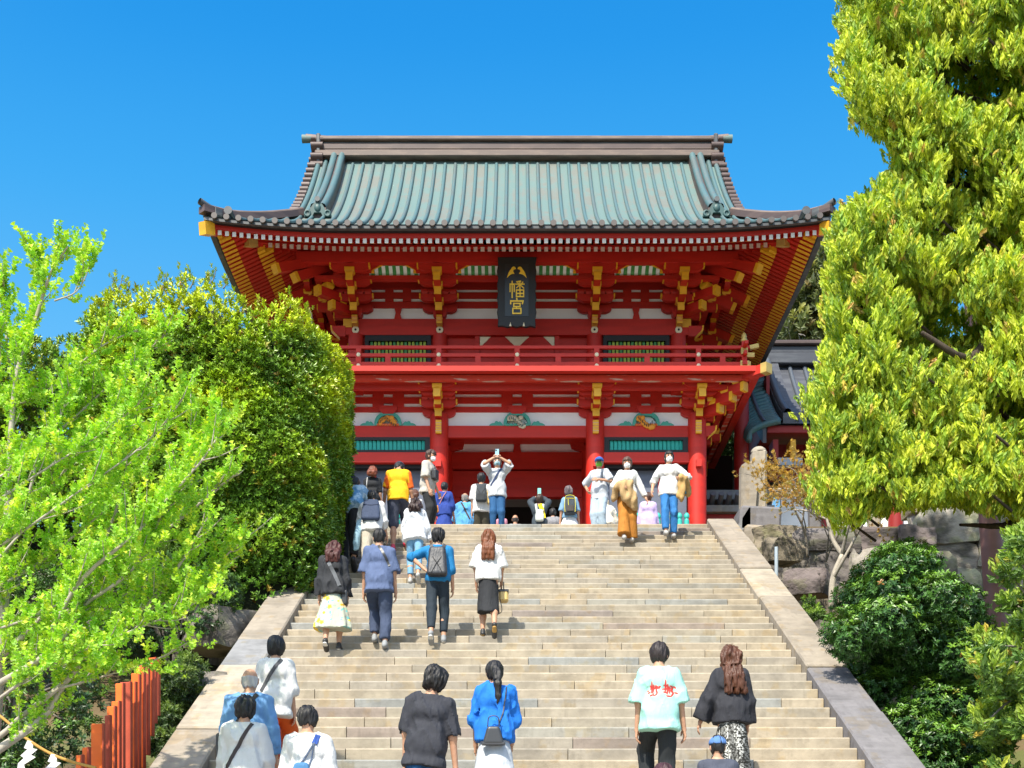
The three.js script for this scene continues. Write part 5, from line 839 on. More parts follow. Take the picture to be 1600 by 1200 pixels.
// ---------- people ----------
function surfaceNets(f, lo, hi, c) { // smooth mesh of f = 0
  const nx = Math.ceil((hi.x - lo.x) / c) + 2, ny = Math.ceil((hi.y - lo.y) / c) + 2, nz = Math.ceil((hi.z - lo.z) / c) + 2, v = new Float32Array(nx * ny * nz), B = 4, id = (x, y, z) => (z * ny + y) * nx + x;
  for (let z = 0; z < nz; z += B) for (let y = 0; y < ny; y += B) for (let x = 0; x < nx; x += B) {
    const q = f(lo.x + (x + 1.5) * c, lo.y + (y + 1.5) * c, lo.z + (z + 1.5) * c), far = Math.abs(q) > c * B * 1.35;
    for (let k = z; k < Math.min(nz, z + B); k++) for (let j = y; j < Math.min(ny, y + B); j++) for (let i = x; i < Math.min(nx, x + B); i++) v[id(i, j, k)] = far ? q : f(lo.x + i * c, lo.y + j * c, lo.z + k * c);
  }
  const vi = new Int32Array(nx * ny * nz).fill(-1), P = [], I = [];
  const E = [[0, 1], [2, 3], [4, 5], [6, 7], [0, 2], [1, 3], [4, 6], [5, 7], [0, 4], [1, 5], [2, 6], [3, 7]], g = new Float32Array(8);
  for (let z = 0; z < nz - 1; z++) for (let y = 0; y < ny - 1; y++) for (let x = 0; x < nx - 1; x++) {
    let m = 0; for (let q = 0; q < 8; q++) { g[q] = v[id(x + (q & 1), y + ((q >> 1) & 1), z + (q >> 2))]; if (g[q] < 0) m |= 1 << q; } if (m === 0 || m === 255) continue;
    let sx = 0, sy = 0, sz = 0, n = 0; for (const [a, b] of E) { if (((m >> a) & 1) === ((m >> b) & 1)) continue; const t = g[a] / (g[a] - g[b]); sx += mix(a & 1, b & 1, t); sy += mix((a >> 1) & 1, (b >> 1) & 1, t); sz += mix(a >> 2, b >> 2, t); n++; }
    vi[id(x, y, z)] = P.length / 3; P.push(lo.x + (x + sx / n) * c, lo.y + (y + sy / n) * c, lo.z + (z + sz / n) * c);
  }
  const quad = (a, b, d, e, flip) => { if (a < 0 || b < 0 || d < 0 || e < 0) return; if (flip) I.push(a, d, b, a, e, d); else I.push(a, b, d, a, d, e); };
  for (let z = 1; z < nz - 1; z++) for (let y = 1; y < ny - 1; y++) for (let x = 1; x < nx - 1; x++) {
    const a = v[id(x, y, z)] < 0;
    if (a !== v[id(x + 1, y, z)] < 0) quad(vi[id(x, y - 1, z - 1)], vi[id(x, y, z - 1)], vi[id(x, y, z)], vi[id(x, y - 1, z)], !a);
    if (a !== v[id(x, y + 1, z)] < 0) quad(vi[id(x - 1, y, z - 1)], vi[id(x - 1, y, z)], vi[id(x, y, z)], vi[id(x, y, z - 1)], !a);
    if (a !== v[id(x, y, z + 1)] < 0) quad(vi[id(x - 1, y - 1, z)], vi[id(x, y - 1, z)], vi[id(x, y, z)], vi[id(x - 1, y, z)], !a);
  }
  const G = new THREE.BufferGeometry(), uv = new Float32Array(P.length / 3 * 2); for (let i = 0; i < uv.length / 2; i++) { uv[i * 2] = P[i * 3] + P[i * 3 + 2] * .3; uv[i * 2 + 1] = P[i * 3 + 1]; }
  G.setAttribute('position', new THREE.Float32BufferAttribute(P, 3)); G.setAttribute('uv', new THREE.BufferAttribute(uv, 2)); G.setIndex(I); G.computeVertexNormals(); return G;
}
// distance to a tapered capsule, to an ellipsoid, smooth union
const cap = (a, b, ra, rb, cut) => { const dx = b.x - a.x, dy = b.y - a.y, dz = b.z - a.z, l2 = dx * dx + dy * dy + dz * dz || 1e-9, l = Math.sqrt(l2); const f = (x, y, z) => { const px = x - a.x, py = y - a.y, pz = z - a.z; let t = (px * dx + py * dy + pz * dz) / l2; const u = t; t = t < 0 ? 0 : t > 1 ? 1 : t; const ex = px - dx * t, ey = py - dy * t, ez = pz - dz * t; let d = Math.sqrt(ex * ex + ey * ey + ez * ez) - (ra + (rb - ra) * t); if (cut) d = Math.max(d, (u - 1) * l); return d; }; f.lo = [Math.min(a.x - ra, b.x - rb), Math.min(a.y - ra, b.y - rb), Math.min(a.z - ra, b.z - rb)]; f.hi = [Math.max(a.x + ra, b.x + rb), Math.max(a.y + ra, b.y + rb), Math.max(a.z + ra, b.z + rb)]; return f; };
const ell = (c, r, m) => { const R = Math.min(r.x, r.y, r.z), M3 = m ? m.clone().transpose() : null, e = M3 ? M3.elements : null, big = Math.max(r.x, r.y, r.z); const f = (x, y, z) => { x -= c.x; y -= c.y; z -= c.z; if (e) { const X = e[0] * x + e[4] * y + e[8] * z, Y = e[1] * x + e[5] * y + e[9] * z, Z = e[2] * x + e[6] * y + e[10] * z; x = X; y = Y; z = Z; } const k = Math.sqrt(x * x / (r.x * r.x) + y * y / (r.y * r.y) + z * z / (r.z * r.z)), k2 = Math.sqrt(x * x / r.x ** 4 + y * y / r.y ** 4 + z * z / r.z ** 4); return k2 < 1e-6 ? -R : k * (k - 1) / k2; }; f.lo = [c.x - big, c.y - big, c.z - big]; f.hi = [c.x + big, c.y + big, c.z + big]; return f; };
const smin = (a, b, k) => { const h = Math.max(k - Math.abs(a - b), 0) / k; return Math.min(a, b) - h * h * k * .25; };
function uni(list, k) { const f = (x, y, z) => { let d = 1e3; for (const g of list) d = smin(d, g(x, y, z), k); return d; }; f.lo = [0, 1, 2].map(i => Math.min(...list.map(g => g.lo[i])) - .03); f.hi = [0, 1, 2].map(i => Math.max(...list.map(g => g.hi[i])) + .03); return f; }
const net = (f, c, pad = .03) => surfaceNets(f, V(f.lo[0] - pad, f.lo[1] - pad, f.lo[2] - pad), V(f.hi[0] + pad, f.hi[1] + pad, f.hi[2] + pad), c);
const bound = (f, g) => { f.lo = g.lo; f.hi = g.hi; return f; };
const hex = (h, k = .8) => new THREE.Color(h).multiplyScalar(k);
const clothCache = {}; const cloth = (h, k = .8, rough = .85) => clothCache[h + '/' + k + '/' + rough] ??= M(hex(h, k), rough, { map: TX.cloth, bumpMap: TX.clothBump, bumpScale: .012 });
const skinM = M([.50, .27, .17], .55), skinD = M([.42, .22, .135], .55), maskM = M([.78, .80, .82], .8);
const hairM = h => clothCache['hair' + h] ??= M(hex(h, 1.0), .55, { map: TX.hair, bumpMap: TX.hair, bumpScale: .02 });
const rad = d => d * Math.PI / 180;

function makePerson(o) {
  const H = o.H, k = H / 1.72, near = o.near, cell = near ? .0135 : .017, W = .94 * k, seed = o.seed ?? Math.round(o.px * 3 + o.py);
  const fem = !!o.fem; const R = rng(seed);
  // joints, facing -z
  const hipY = (o.hip ?? .535) * H, pel = V(o.hipx ?? 0, hipY, o.hipz ?? 0), q = new THREE.Quaternion().setFromEuler(new THREE.Euler(-rad(o.lean ?? 4), rad(o.twist ?? 0), rad(-(o.side ?? 0)), 'YXZ'));
  const tor = (x, y, z) => V(x * W, y * k, z * k).applyQuaternion(q).add(pel);
  const hq = new THREE.Quaternion().setFromEuler(new THREE.Euler(-rad((o.lean ?? 4) * .6 + (o.nod ?? 0)), rad(o.turn ?? 0), rad(-(o.tilt ?? 0)), 'YXZ'));
  const neck = tor(0, .525, .005), headC = V(0, .125 * k, -.015 * k).applyQuaternion(hq).add(neck), hd = (x, y, z) => V(x * k, y * k, z * k).applyQuaternion(hq).add(headC);
  const hm = new THREE.Matrix4().makeRotationFromQuaternion(hq);
  const shW = fem ? .142 : .164;
  const arms = [-1, 1].map(s => { const a = (s < 0 ? o.armL : o.armR) ?? [4, 8, 14, 0]; const S = tor(s * shW, .438, .01); let e, w;
    const out = V(s, 0, 0).applyQuaternion(q), l1 = .285 * k, l2 = .25 * k;
    if (a.pole || a.to) { const t = V(...(a.to ?? a)); const d = t.clone().sub(S); const L = Math.min(d.length(), l1 + l2 - .005); d.normalize(); w = S.clone().addScaledVector(d, L); const c = (l1 * l1 + L * L - l2 * l2) / (2 * l1 * L), sn = Math.sqrt(Math.max(0, 1 - c * c)); const pole = (a.pole ? V(...a.pole) : V(s * .7, -.8, .5)); pole.addScaledVector(d, -pole.dot(d)).normalize(); e = S.clone().addScaledVector(d, l1 * c).addScaledVector(pole, l1 * sn); }
    else { const [f, ou, b, inn] = a; const u = V(Math.sin(rad(ou)) * s, -Math.cos(rad(ou)) * Math.cos(rad(f)), -Math.sin(rad(f)) * Math.cos(rad(ou))).normalize(); e = S.clone().addScaledVector(u, l1); const f2 = f + b, o2 = ou - (inn ?? 6); w = e.clone().addScaledVector(V(Math.sin(rad(o2)) * s, -Math.cos(rad(o2)) * Math.cos(rad(f2)), -Math.sin(rad(f2)) * Math.cos(rad(o2))).normalize(), l2); }
    return { s, S, e, w, dir: w.clone().sub(e).normalize() }; });
  const feet = o.feet ?? [[0, 0, 0, 0], [0, 0, -.02, 0]];
  const legs = [-1, 1].map((s, i) => { const [dx, dy, dz, pit] = feet[i]; const h = pel.clone().add(V(s * .082 * W, -.02 * k, 0)), an = V((s * .085 + dx) * k, dy + .078 * k + Math.sin(rad(pit ?? 0)) * .10 * k, dz); let d = an.clone().sub(h), l1 = .42 * k, l2 = .42 * k, L = Math.min(d.length(), l1 + l2 - .002); d.normalize(); const c = L / 2 / l1, sn = Math.sqrt(Math.max(0, 1 - c * c)), pole = V(s * .08, .1, -1); pole.addScaledVector(d, -pole.dot(d)).normalize(); const kn = h.clone().addScaledVector(d, l1 * c).addScaledVector(pole, l1 * sn); return { s, h, kn, an: h.clone().addScaledVector(d, L), pit: pit ?? 0 }; });
  // the skin
  const torso = (g, hipR = 1) => [...[-1, 1].map(s => cap(tor(s * .03, .482, .012), tor(s * (shW - .015), .44, .01), .050 * k + g, .056 * k + g)), cap(tor(-.062, .36, 0), tor(.062, .36, 0), .105 * k + g, .105 * k + g), cap(tor(-.052, .2, 0), tor(.052, .2, 0), (fem ? .082 : .094) * k + g, (fem ? .082 : .094) * k + g), cap(tor(-.062, .03, .005), tor(.062, .03, .005), (.108 * hipR) * k + g, (.108 * hipR) * k + g)];
  const mk = (list, kk) => uni(list, kk);
  const body = mk([...torso(-.006), cap(tor(0, .46, .01), neck.clone().lerp(headC, .4), .058 * k, .05 * k), ...arms.flatMap(a => [cap(a.S, a.e, .048 * k, .037 * k), cap(a.e, a.w, .037 * k, .026 * k)]), ...legs.flatMap(l => [cap(l.h, l.kn, .078 * k, .05 * k), cap(l.kn, l.kn.clone().lerp(l.an, .4), .05 * k, .053 * k), cap(l.kn.clone().lerp(l.an, .4), l.an, .053 * k, .033 * k)])], .035);
  const head = mk([ell(hd(0, .02, .008), V(.076, .098, .094).multiplyScalar(k), hm), ell(hd(0, -.045, -.028), V(.056, .068, .066).multiplyScalar(k), hm), cap(hd(0, -.06, .02), neck.clone().lerp(tor(0, .46, .01), .5), .049 * k, .053 * k), cap(hd(0, .0, -.088), hd(0, -.03, -.105), .009 * k, .014 * k), ...[-1, 1].map(s => ell(hd(s * .077, -.01, .012), V(.012, .03, .02).multiplyScalar(k), hm))], .022);
  const parts = [net(body, cell), net(head, near ? .007 : .009)];
  for (const a of arms) { // hand with five separate fingers
    const hs = (o.handScale ?? 1) * k, d = a.dir, n = V(-a.s, 0, .15).applyQuaternion(q); n.addScaledVector(d, -n.dot(d)).normalize(); const t = d.clone().cross(n).multiplyScalar(1); if (t.z > 0) t.negate(); // thumb side points forward
    const pt = (u, v, w) => a.w.clone().addScaledVector(d, u * hs).addScaledVector(t, v * hs).addScaledVector(n, w * hs), L = []; const curl = (s => (o.curl ?? (a.s < 0 ? o.curlL : o.curlR) ?? .5) * s)(1);
    L.push(cap(pt(-.02, 0, 0), pt(.02, 0, 0), .025 * hs, .026 * hs), cap(pt(.03, .018, 0), pt(.085, .026, 0), .015 * hs, .013 * hs), cap(pt(.03, -.012, 0), pt(.085, -.024, 0), .015 * hs, .012 * hs), cap(pt(.02, .002, 0), pt(.088, .002, 0), .016 * hs, .014 * hs));
    [[.028, .068], [.0095, .078], [-.009, .072], [-.026, .056]].forEach(([v, l], i) => { const a1 = curl * .7, a2 = curl * 1.7, p0 = pt(.085, v, 0), p1 = p0.clone().addScaledVector(d, Math.cos(a1) * l * .55 * hs).addScaledVector(n, Math.sin(a1) * l * .55 * hs), p2 = p1.clone().addScaledVector(d, Math.cos(a2) * l * .5 * hs).addScaledVector(n, Math.sin(a2) * l * .5 * hs); L.push(cap(p0, p1, .0095 * hs, .0088 * hs), cap(p1, p2, .0088 * hs, .0072 * hs)); });
    const th = pt(.022, .022, .004), th1 = th.clone().addScaledVector(t, .028 * hs).addScaledVector(d, .026 * hs).addScaledVector(n, .008 * hs); L.push(cap(th, th1, .0125 * hs, .0105 * hs), cap(th1, th1.clone().addScaledVector(d, .03 * hs).addScaledVector(n, (.006 + .012 * curl) * hs), .0105 * hs, .0085 * hs));
    a.pt = pt; parts.push(net(mk(L, .006), near ? .0055 : .008, .012));
  }
  const P = setup(new THREE.Mesh(mergeGeometries(parts), o.tan ? skinD : skinM)); P.name = numbered('person'); P.position.copy(o.pos); P.rotation.y = o.yaw ?? 0; scene.add(P); tag(P, o.label, 'person');
  // clothes
  const inT = (() => { const iq = q.clone().invert(), t = V(0, 0, 0); return (x, y, z) => t.set(x - pel.x, y - pel.y, z - pel.z).applyQuaternion(iq).multiplyScalar(1 / k); })();
  const wr = (x, y, z, a) => { const u = x + seed * .37, b = vnoise(u * 9 + y * 2, y * 2.6, z * 9); const c = vnoise(u * 13 + y * 5 + 3, y * 4.5 - x * 4, z * 13); return (b - .5) * 1.6 * a - (1 - Math.abs(2 * c - 1)) ** 3 * a * 1.1 + .3 * a; };
  let shirtF = null;
  if (o.top) { const t = { ...o.top, boxy: (o.top.boxy ?? 0) * .34 }, g = (t.loose ?? .018) * .58 + .003, hem = t.hem ?? -.06;
    const L = torso(g, 1.0), A = []; if (t.boxy) L.push(cap(tor(-.068, .1, .0), tor(.068, .1, 0), .098 * k + g + t.boxy * .5, .10 * k + g + t.boxy * .5), cap(tor(-.07, hem + .02, 0), tor(.07, hem + .02, 0), .102 * k + g + t.boxy, .102 * k + g + t.boxy)); else if (hem < -.08) L.push(cap(tor(-.07, hem, 0), tor(.07, hem, 0), .105 * k + g, .105 * k + g));
    for (const a of arms) { const sl = t.sleeve ?? .5, full = sl <= 1 ? null : a.w, e = sl <= 1 ? a.S.clone().lerp(a.e, Math.min(1, sl)) : a.e, r0 = .055 * k + g * .8, r1 = .046 * k + g * (t.flare ?? 1); const S2 = a.S.clone();
      if (sl <= 1) A.push(cap(S2, e, r0, r1 + (t.flare ? .004 * t.flare : 0), true)); else { const w = a.e.clone().lerp(a.w, sl - 1); A.push(cap(S2, a.e, r0, r1), cap(a.e, w, r1, Math.max(.034 * k, .032 * k + g * (t.cuff ?? .6)), true)); } }
    const bodyU = uni(L, .035), armU = uni(A, .02), raw = bound((x, y, z) => smin(bodyU(x, y, z), armU(x, y, z), .022), uni([...L, ...A], .03)); const amp = (t.wr ?? .008) * 1.35;
    shirtF = bound((x, y, z) => { const d = raw(x, y, z); if (d > .12) return d; const l = inT(x, y, z), ly = l.y, nk = Math.hypot(l.x, l.z * .9 + .01); return Math.max(d + wr(x, y, z, amp), hem + (t.slope ?? 0) * l.z - ly + Math.sin(l.x * 22 + seed) * .006, (nk < .1 ? ly - (t.collar ?? .515) : -1)); }, raw);
    P.add(mesh('shirt', net(shirtF, cell), t.m)); }
  if (o.pants) { const t = o.pants, g = t.loose ?? .014, to = t.to ?? .93; const L = [...torso(g * .8 + .004).slice(3), ...legs.flatMap(l => { const e = l.kn.clone().lerp(l.an, Math.max(.02, (to - .5) * 2)); return to > .5 ? [cap(l.h, l.kn, .082 * k + g, .06 * k + g), cap(l.kn, e, .06 * k + g, .046 * k + g * (t.flare ?? 1), true)] : [cap(l.h, l.h.clone().lerp(l.kn, to * 2), .085 * k + g, .075 * k + g * 1.6, true)]; })];
    const raw = uni(L, .03); const f = bound((x, y, z) => { const d = raw(x, y, z); if (d > .12) return d; return Math.max(d + wr(x, y * .7, z, t.wr ?? .008), inT(x, y, z).y - (o.top ? Math.min(.13, (o.top.hem ?? -.06) + .035) : .13)); }, raw); P.add(mesh(t.name ?? 'trousers', net(f, cell), t.m)); }
  if (o.skirt) { const t = o.skirt, y1 = (t.hem ?? .3) * H, y0 = hipY + Math.min(.13, (o.top?.hem ?? .09) + .05) * k, cx = (legs[0].an.x + legs[1].an.x) / 2, cz = (legs[0].an.z + legs[1].an.z) / 2 + (t.dz ?? 0), r0 = .125 * k, r1 = t.r ?? .24;
    const f = (x, y, z) => { const u = clamp((y0 - y) / (y0 - y1)), X = x - mix(pel.x, cx, u), Z = z - mix(pel.z, cz, u * u * .8), an = Math.atan2(Z, X), fold = 1 + (t.fold ?? .07) * u * Math.sin(an * (t.n ?? 9) + Math.sin(an * 3 + seed) * 1.5) ; const rr = mix(r0, r1, Math.pow(u, t.p ?? .75)) * fold, d = Math.hypot(X, Z * 1.12) - rr; return Math.max(d * .85 + wr(x, y, z, .006), y - y0, y1 - y + Math.sin(an * 3) * .012); }; f.lo = [-.5, y1 - .05, -.6]; f.hi = [.5, y0 + .03, .6]; P.add(mesh('skirt', net(f, cell), t.m)); }
  // shoes
  if (o.shoe) for (const l of legs) { const c = Math.cos(rad(l.pit)), s = Math.sin(rad(l.pit)), A = (y, z) => V(l.an.x, l.an.y + (y * c + z * s * 1) * k, l.an.z + (z * c - y * s) * k), toe = A(-.048, -.15), heel = A(-.046, .045); const f = uni([cap(heel, toe, .036 * k, .033 * k), cap(A(-.02, -.0), A(-.035, -.12), .04 * k, .033 * k), cap(A(-.04, .03), A(.01, .01), .034 * k, .036 * k), cap(A(-.046, -.06), toe, .042 * k, .037 * k)], .02); const sh = mesh('shoe', net(f, .010), o.shoe, P); if (o.sole) { const so = uni([cap(A(-.066, .04), A(-.066, -.15), .034 * k, .036 * k), cap(A(-.066, -.04), A(-.066, -.12), .036 * k, .04 * k)], .01); mesh('sole', net(bound((x, y, z) => { const dx = y - A(-.066, -.05).y; return so(x, l.an.y + (y - l.an.y) * 1.8 + .053 * k, z); }, so), .012), o.sole, sh); } }
  // hair
  const hs = o.hair ?? {}; const hr = [];
  if (hs.style !== 'none') {
    const th = hs.thick ?? .016, low = (hs.low ?? -.082) - .006, face = hs.face ?? -.03;
    const inH = (() => { const iq = hq.clone().invert(), t = V(0, 0, 0); return (x, y, z) => t.set(x - headC.x, y - headC.y, z - headC.z).applyQuaternion(iq).multiplyScalar(1 / k); })();
    const shell = [ell(hd(0, .025, .012), V(.078 + th, .098 + th, .096 + th).multiplyScalar(k), hm), ell(hd(0, -.03, .035), V(.068 + th * .8, .07, .06 + th * .6).multiplyScalar(k), hm)];
    const lng = []; if (hs.len) { const n = 5; for (const sx of [-1, 0, 1]) { const pts = []; for (let i = 0; i <= n; i++) { const t = i / n, y = -.02 - hs.len * t; const p = hd(sx * (.042 + (hs.wide ?? 0) * t), .0, .058); const drop = V(sx * .012 * t + (hs.sway ?? 0) * t * t, -hs.len * t * k, .0); const b = p.add(drop); const back = tor(0, .40, .125); if (t > .25) b.z = Math.max(b.z, mix(b.z, back.z + .02, sstep(.2, .6, t))); pts.push(b); } for (let i = 0; i < n; i++) lng.push(cap(pts[i], pts[i + 1], (.060 - .024 * i / n) * k, (.060 - .024 * (i + 1) / n) * k)); } }
    if (hs.tail) { const pts = [hd(0, .03, .105), hd(.0, -.03, .135), hd(.01, -.14, .125), hd(.02, -.26, .10), hd(.015, -.36, .085)]; pts.forEach((p, i) => { if (i > 1) p.z = Math.max(p.z, tor(0, .36, .145).z); }); for (let i = 0; i < 4; i++) lng.push(cap(pts[i], pts[i + 1], [.026, .034, .036, .03][i], [.034, .036, .03, .012][i])); }
    if (hs.bun) lng.push(ell(hd(0, hs.bun, .10), V(.045, .042, .042).multiplyScalar(k), hm));
    const raw = uni([...shell, ...lng], .02), rough = hs.rough ?? .006, hasLong = lng.length;
    const longF = hasLong ? uni(lng, .02) : null;
    const f = bound((x, y, z) => { let d = raw(x, y, z); if (Math.abs(d) > .1) return d; const l = inH(x, y, z); const az = Math.atan2(l.x, l.z), po = Math.acos(clamp((l.y - .02) / .13, -1, 1)), lock = vnoise(az * 5.5 + seed, po * 1.6 + az * .8, 2); const st = l.y < -.1 ? (vnoise(l.x * 70, l.y * 10, l.z * 70) - .5) * rough * 2.6 : (lock - .5) * rough * 3.2 + (vnoise(l.x * 90, l.y * 24, l.z * 90) - .5) * rough * 1.2; d += st; const inFace = Math.max(face - l.z - .0, 0) > 0 && l.y < (hs.fringe ?? .045); let cutFace = Math.min(face + .0 - l.z, (hs.fringe ?? .045) - l.y); let e = Math.max(d, cutFace, hs.bald ? Math.max(l.y - hs.bald, -1) : -1, low + (lock - .5) * .05 - l.y); if (longF) e = smin(e, longF(x, y, z) + st, .03); return e; }, raw);
    mesh('hair', net(f, near ? .0085 : .011), hs.m, P);
    o._inH = inH;
  }
  if (o.mask) { const f = bound((x, y, z) => 0, { lo: [headC.x - .14, headC.y - .16, headC.z - .16], hi: [headC.x + .14, headC.y + .1, headC.z + .16] }); const iq = hq.clone().invert(), t = V(0, 0, 0), he = uni([ell(hd(0, -.042, -.034), V(.064, .062, .07).multiplyScalar(k), hm), cap(hd(0, -.01, -.085), hd(0, -.05, -.095), .02 * k, .022 * k)], .02); const g = bound((x, y, z) => { t.set(x - headC.x, y - headC.y, z - headC.z).applyQuaternion(iq).multiplyScalar(1 / k); return Math.max(he(x, y, z), t.z + .028, t.y - .008, -.105 - t.y); }, f); mesh('face_mask', net(g, .008, .0), o.mask, P); }
  if (o.face !== false && (o.yaw || o.mask || o.face)) for (const s of [-1, 1]) { mesh('eye', new THREE.SphereGeometry(.011 * k, 8, 6).scale(1.3, .6, .6).translate(...hd(s * .031, .014, -.084).toArray()), mats.black, P); mesh('eyebrow', new THREE.BoxGeometry(.032 * k, .007 * k, .01 * k).translate(...hd(s * .031, .036, -.089).toArray()), mats.black, P); }
  if (o.cap) { const f0 = ell(hd(0, .04, .005), V(.098, .088, .112).multiplyScalar(k), hm), iq = hq.clone().invert(), t = V(0, 0, 0); const f = bound((x, y, z) => { t.set(x - headC.x, y - headC.y, z - headC.z).applyQuaternion(iq).multiplyScalar(1 / k); return Math.max(f0(x, y, z), .028 - t.y); }, f0); const c = mesh('cap', net(f, .008), o.cap, P); const vz = ell(hd(0, .032, -.12), V(.07, .012, .075).multiplyScalar(k), hm); mesh('cap_visor', net(vz, .008), o.cap, c); if (o.capBand) mesh('cap_band', boxUV(new THREE.TorusGeometry(.103 * k, .008 * k, 6, 24).rotateX(Math.PI / 2).applyMatrix4(new THREE.Matrix4().compose(hd(0, .032, .004), hq, V(.97, 1, 1.1)))), o.capBand, c); }
  const F = shirtF ?? body;
  // a point on the outside of the clothes: from behind (dir 1) or in front (dir -1), at x,y of the torso
  const onBody = (x, y, dir = 1, off = .008) => { const a = tor(x, y, dir * .34), b = tor(x, y, 0), s = b.clone().sub(a).normalize(); let t = 0; for (let i = 0; i < 60; i++) { const p = a.clone().addScaledVector(s, t), d = F(p.x, p.y, p.z); if (d < .003 || t > .34) break; t += Math.max(.004, d * .7); } return a.addScaledVector(s, t - off); };
  const G = name => { const g = topGroup(name[0], name[1], name[2]); g.position.copy(o.pos); g.rotation.y = o.yaw ?? 0; return g; };
  const strap = (g, pts, dir, w, m, name = 'strap') => { const c = []; for (let i = 0; i < pts.length - 1; i++) for (let j = 0; j < 7; j++) { const t = j / 7; c.push(onBody(mix(pts[i][0], pts[i + 1][0], t), mix(pts[i][1], pts[i + 1][1], t), dir, .006)); } c.push(onBody(...pts[pts.length - 1], dir, .006)); const n = c.length, Pp = [], Ff = []; const zz = V(0, 0, dir).applyQuaternion(q); for (let i = 0; i < n; i++) { const tg = c[Math.min(n - 1, i + 1)].clone().sub(c[Math.max(0, i - 1)]).normalize(), sd = tg.clone().cross(zz).normalize(); for (const [u, h] of [[-.5, -.012], [.5, -.012], [.5, .006], [-.5, .006]]) Pp.push(c[i].clone().addScaledVector(sd, u * w).addScaledVector(zz, h).toArray()); if (i) for (let e = 0; e < 4; e++) Ff.push([(i - 1) * 4 + e, i * 4 + e, i * 4 + (e + 1) % 4, (i - 1) * 4 + (e + 1) % 4]); } const ge = boxUV(polyGeo(Pp, Ff)); mesh(name, ge, m, g); };
  const rbox = (c, h, r, m4) => { const f = (x, y, z) => { const l = V(x, y, z).applyMatrix4(m4); const qx = Math.abs(l.x - c.x) - h.x + r, qy = Math.abs(l.y - c.y) - h.y + r, qz = Math.abs(l.z - c.z) - h.z + r; return Math.hypot(Math.max(qx, 0), Math.max(qy, 0), Math.max(qz, 0)) + Math.min(0, Math.max(qx, qy, qz)) - r; }; return f; };
  return { P, o, k, tor, hd, arms, legs, onBody, strap, G, pel, q, hq, F, cell, inT, rbox, headC };
}
function backpack(pp, label, m, o = {}) { // worn on the back
  const g = pp.G(['backpack', label, 'backpack']), { tor, k, inT } = pp, w = o.w ?? .145, y0 = o.y0 ?? .03, y1 = o.y1 ?? .47, dz = o.d ?? .085, zc = .13 + dz * .8;
  const f = (x, y, z) => { const l = inT(x, y, z), t = clamp((l.y - y0) / (y1 - y0)), ww = w * (1 - .22 * t * t), dd = dz * (1 - .3 * t); const qx = Math.abs(l.x) - ww + .05, qy = Math.abs(l.y - (y0 + y1) / 2) - (y1 - y0) / 2 + .05, qz = Math.abs(l.z - zc + .02 * t) - dd + .04; return (Math.hypot(Math.max(qx, 0), Math.max(qy, 0), Math.max(qz, 0)) + Math.min(0, Math.max(qx, qy, qz)) - .045) * k + (vnoise(x * 12, y * 9, z * 12) - .5) * .014; };
  const a = tor(0, (y0 + y1) / 2, zc); f.lo = [a.x - .3, a.y - .38, a.z - .3]; f.hi = [a.x + .3, a.y + .38, a.z + .3]; mesh('bag', net(f, pp.cell * .8, 0), m, g);
  for (const s of [-1, 1]) { pp.strap(g, [[s * .075, y1 - .06], [s * .10, .50], [s * .11, .515]], 1, .05 * k, m); pp.strap(g, [[s * .11, .50], [s * .12, .40], [s * .14, .22], [s * .15, .12]], -1, .045 * k, m); }
  const onBag = (x, y) => { const A = tor(x, y, .6), s = tor(x, y, 0).sub(A).normalize(); let t = 0; for (let i = 0; i < 50; i++) { const p = A.clone().addScaledVector(s, t), d = f(p.x, p.y, p.z); if (d < .003 || t > .6) break; t += Math.max(.004, d * .6); } return A.addScaledVector(s, t - .004); };
  for (const L of o.lines ?? [[[-.10, .36], [-.02, .24], [0, .2], [.02, .24], [.10, .36]]]) mesh('piping', boxUV(tube(L.map(([x, y]) => onBag(x, y)), .006, 5, 20)), o.lm ?? mats.black, g);
  if (o.pocket) { const c = [[-.09, .08], [.09, .08], [.09, .22], [-.09, .22]].map(([x, y]) => onBag(x, y)); mesh('pocket', boxUV(polyGeo(c.concat(c.map(p => p.clone().add(V(0, 0, .02)))).map(p => p.toArray()), [[4, 5, 6, 7], [0, 1, 5, 4], [1, 2, 6, 5], [2, 3, 7, 6], [3, 0, 4, 7]])), o.pocket, g); }
  return g;
}
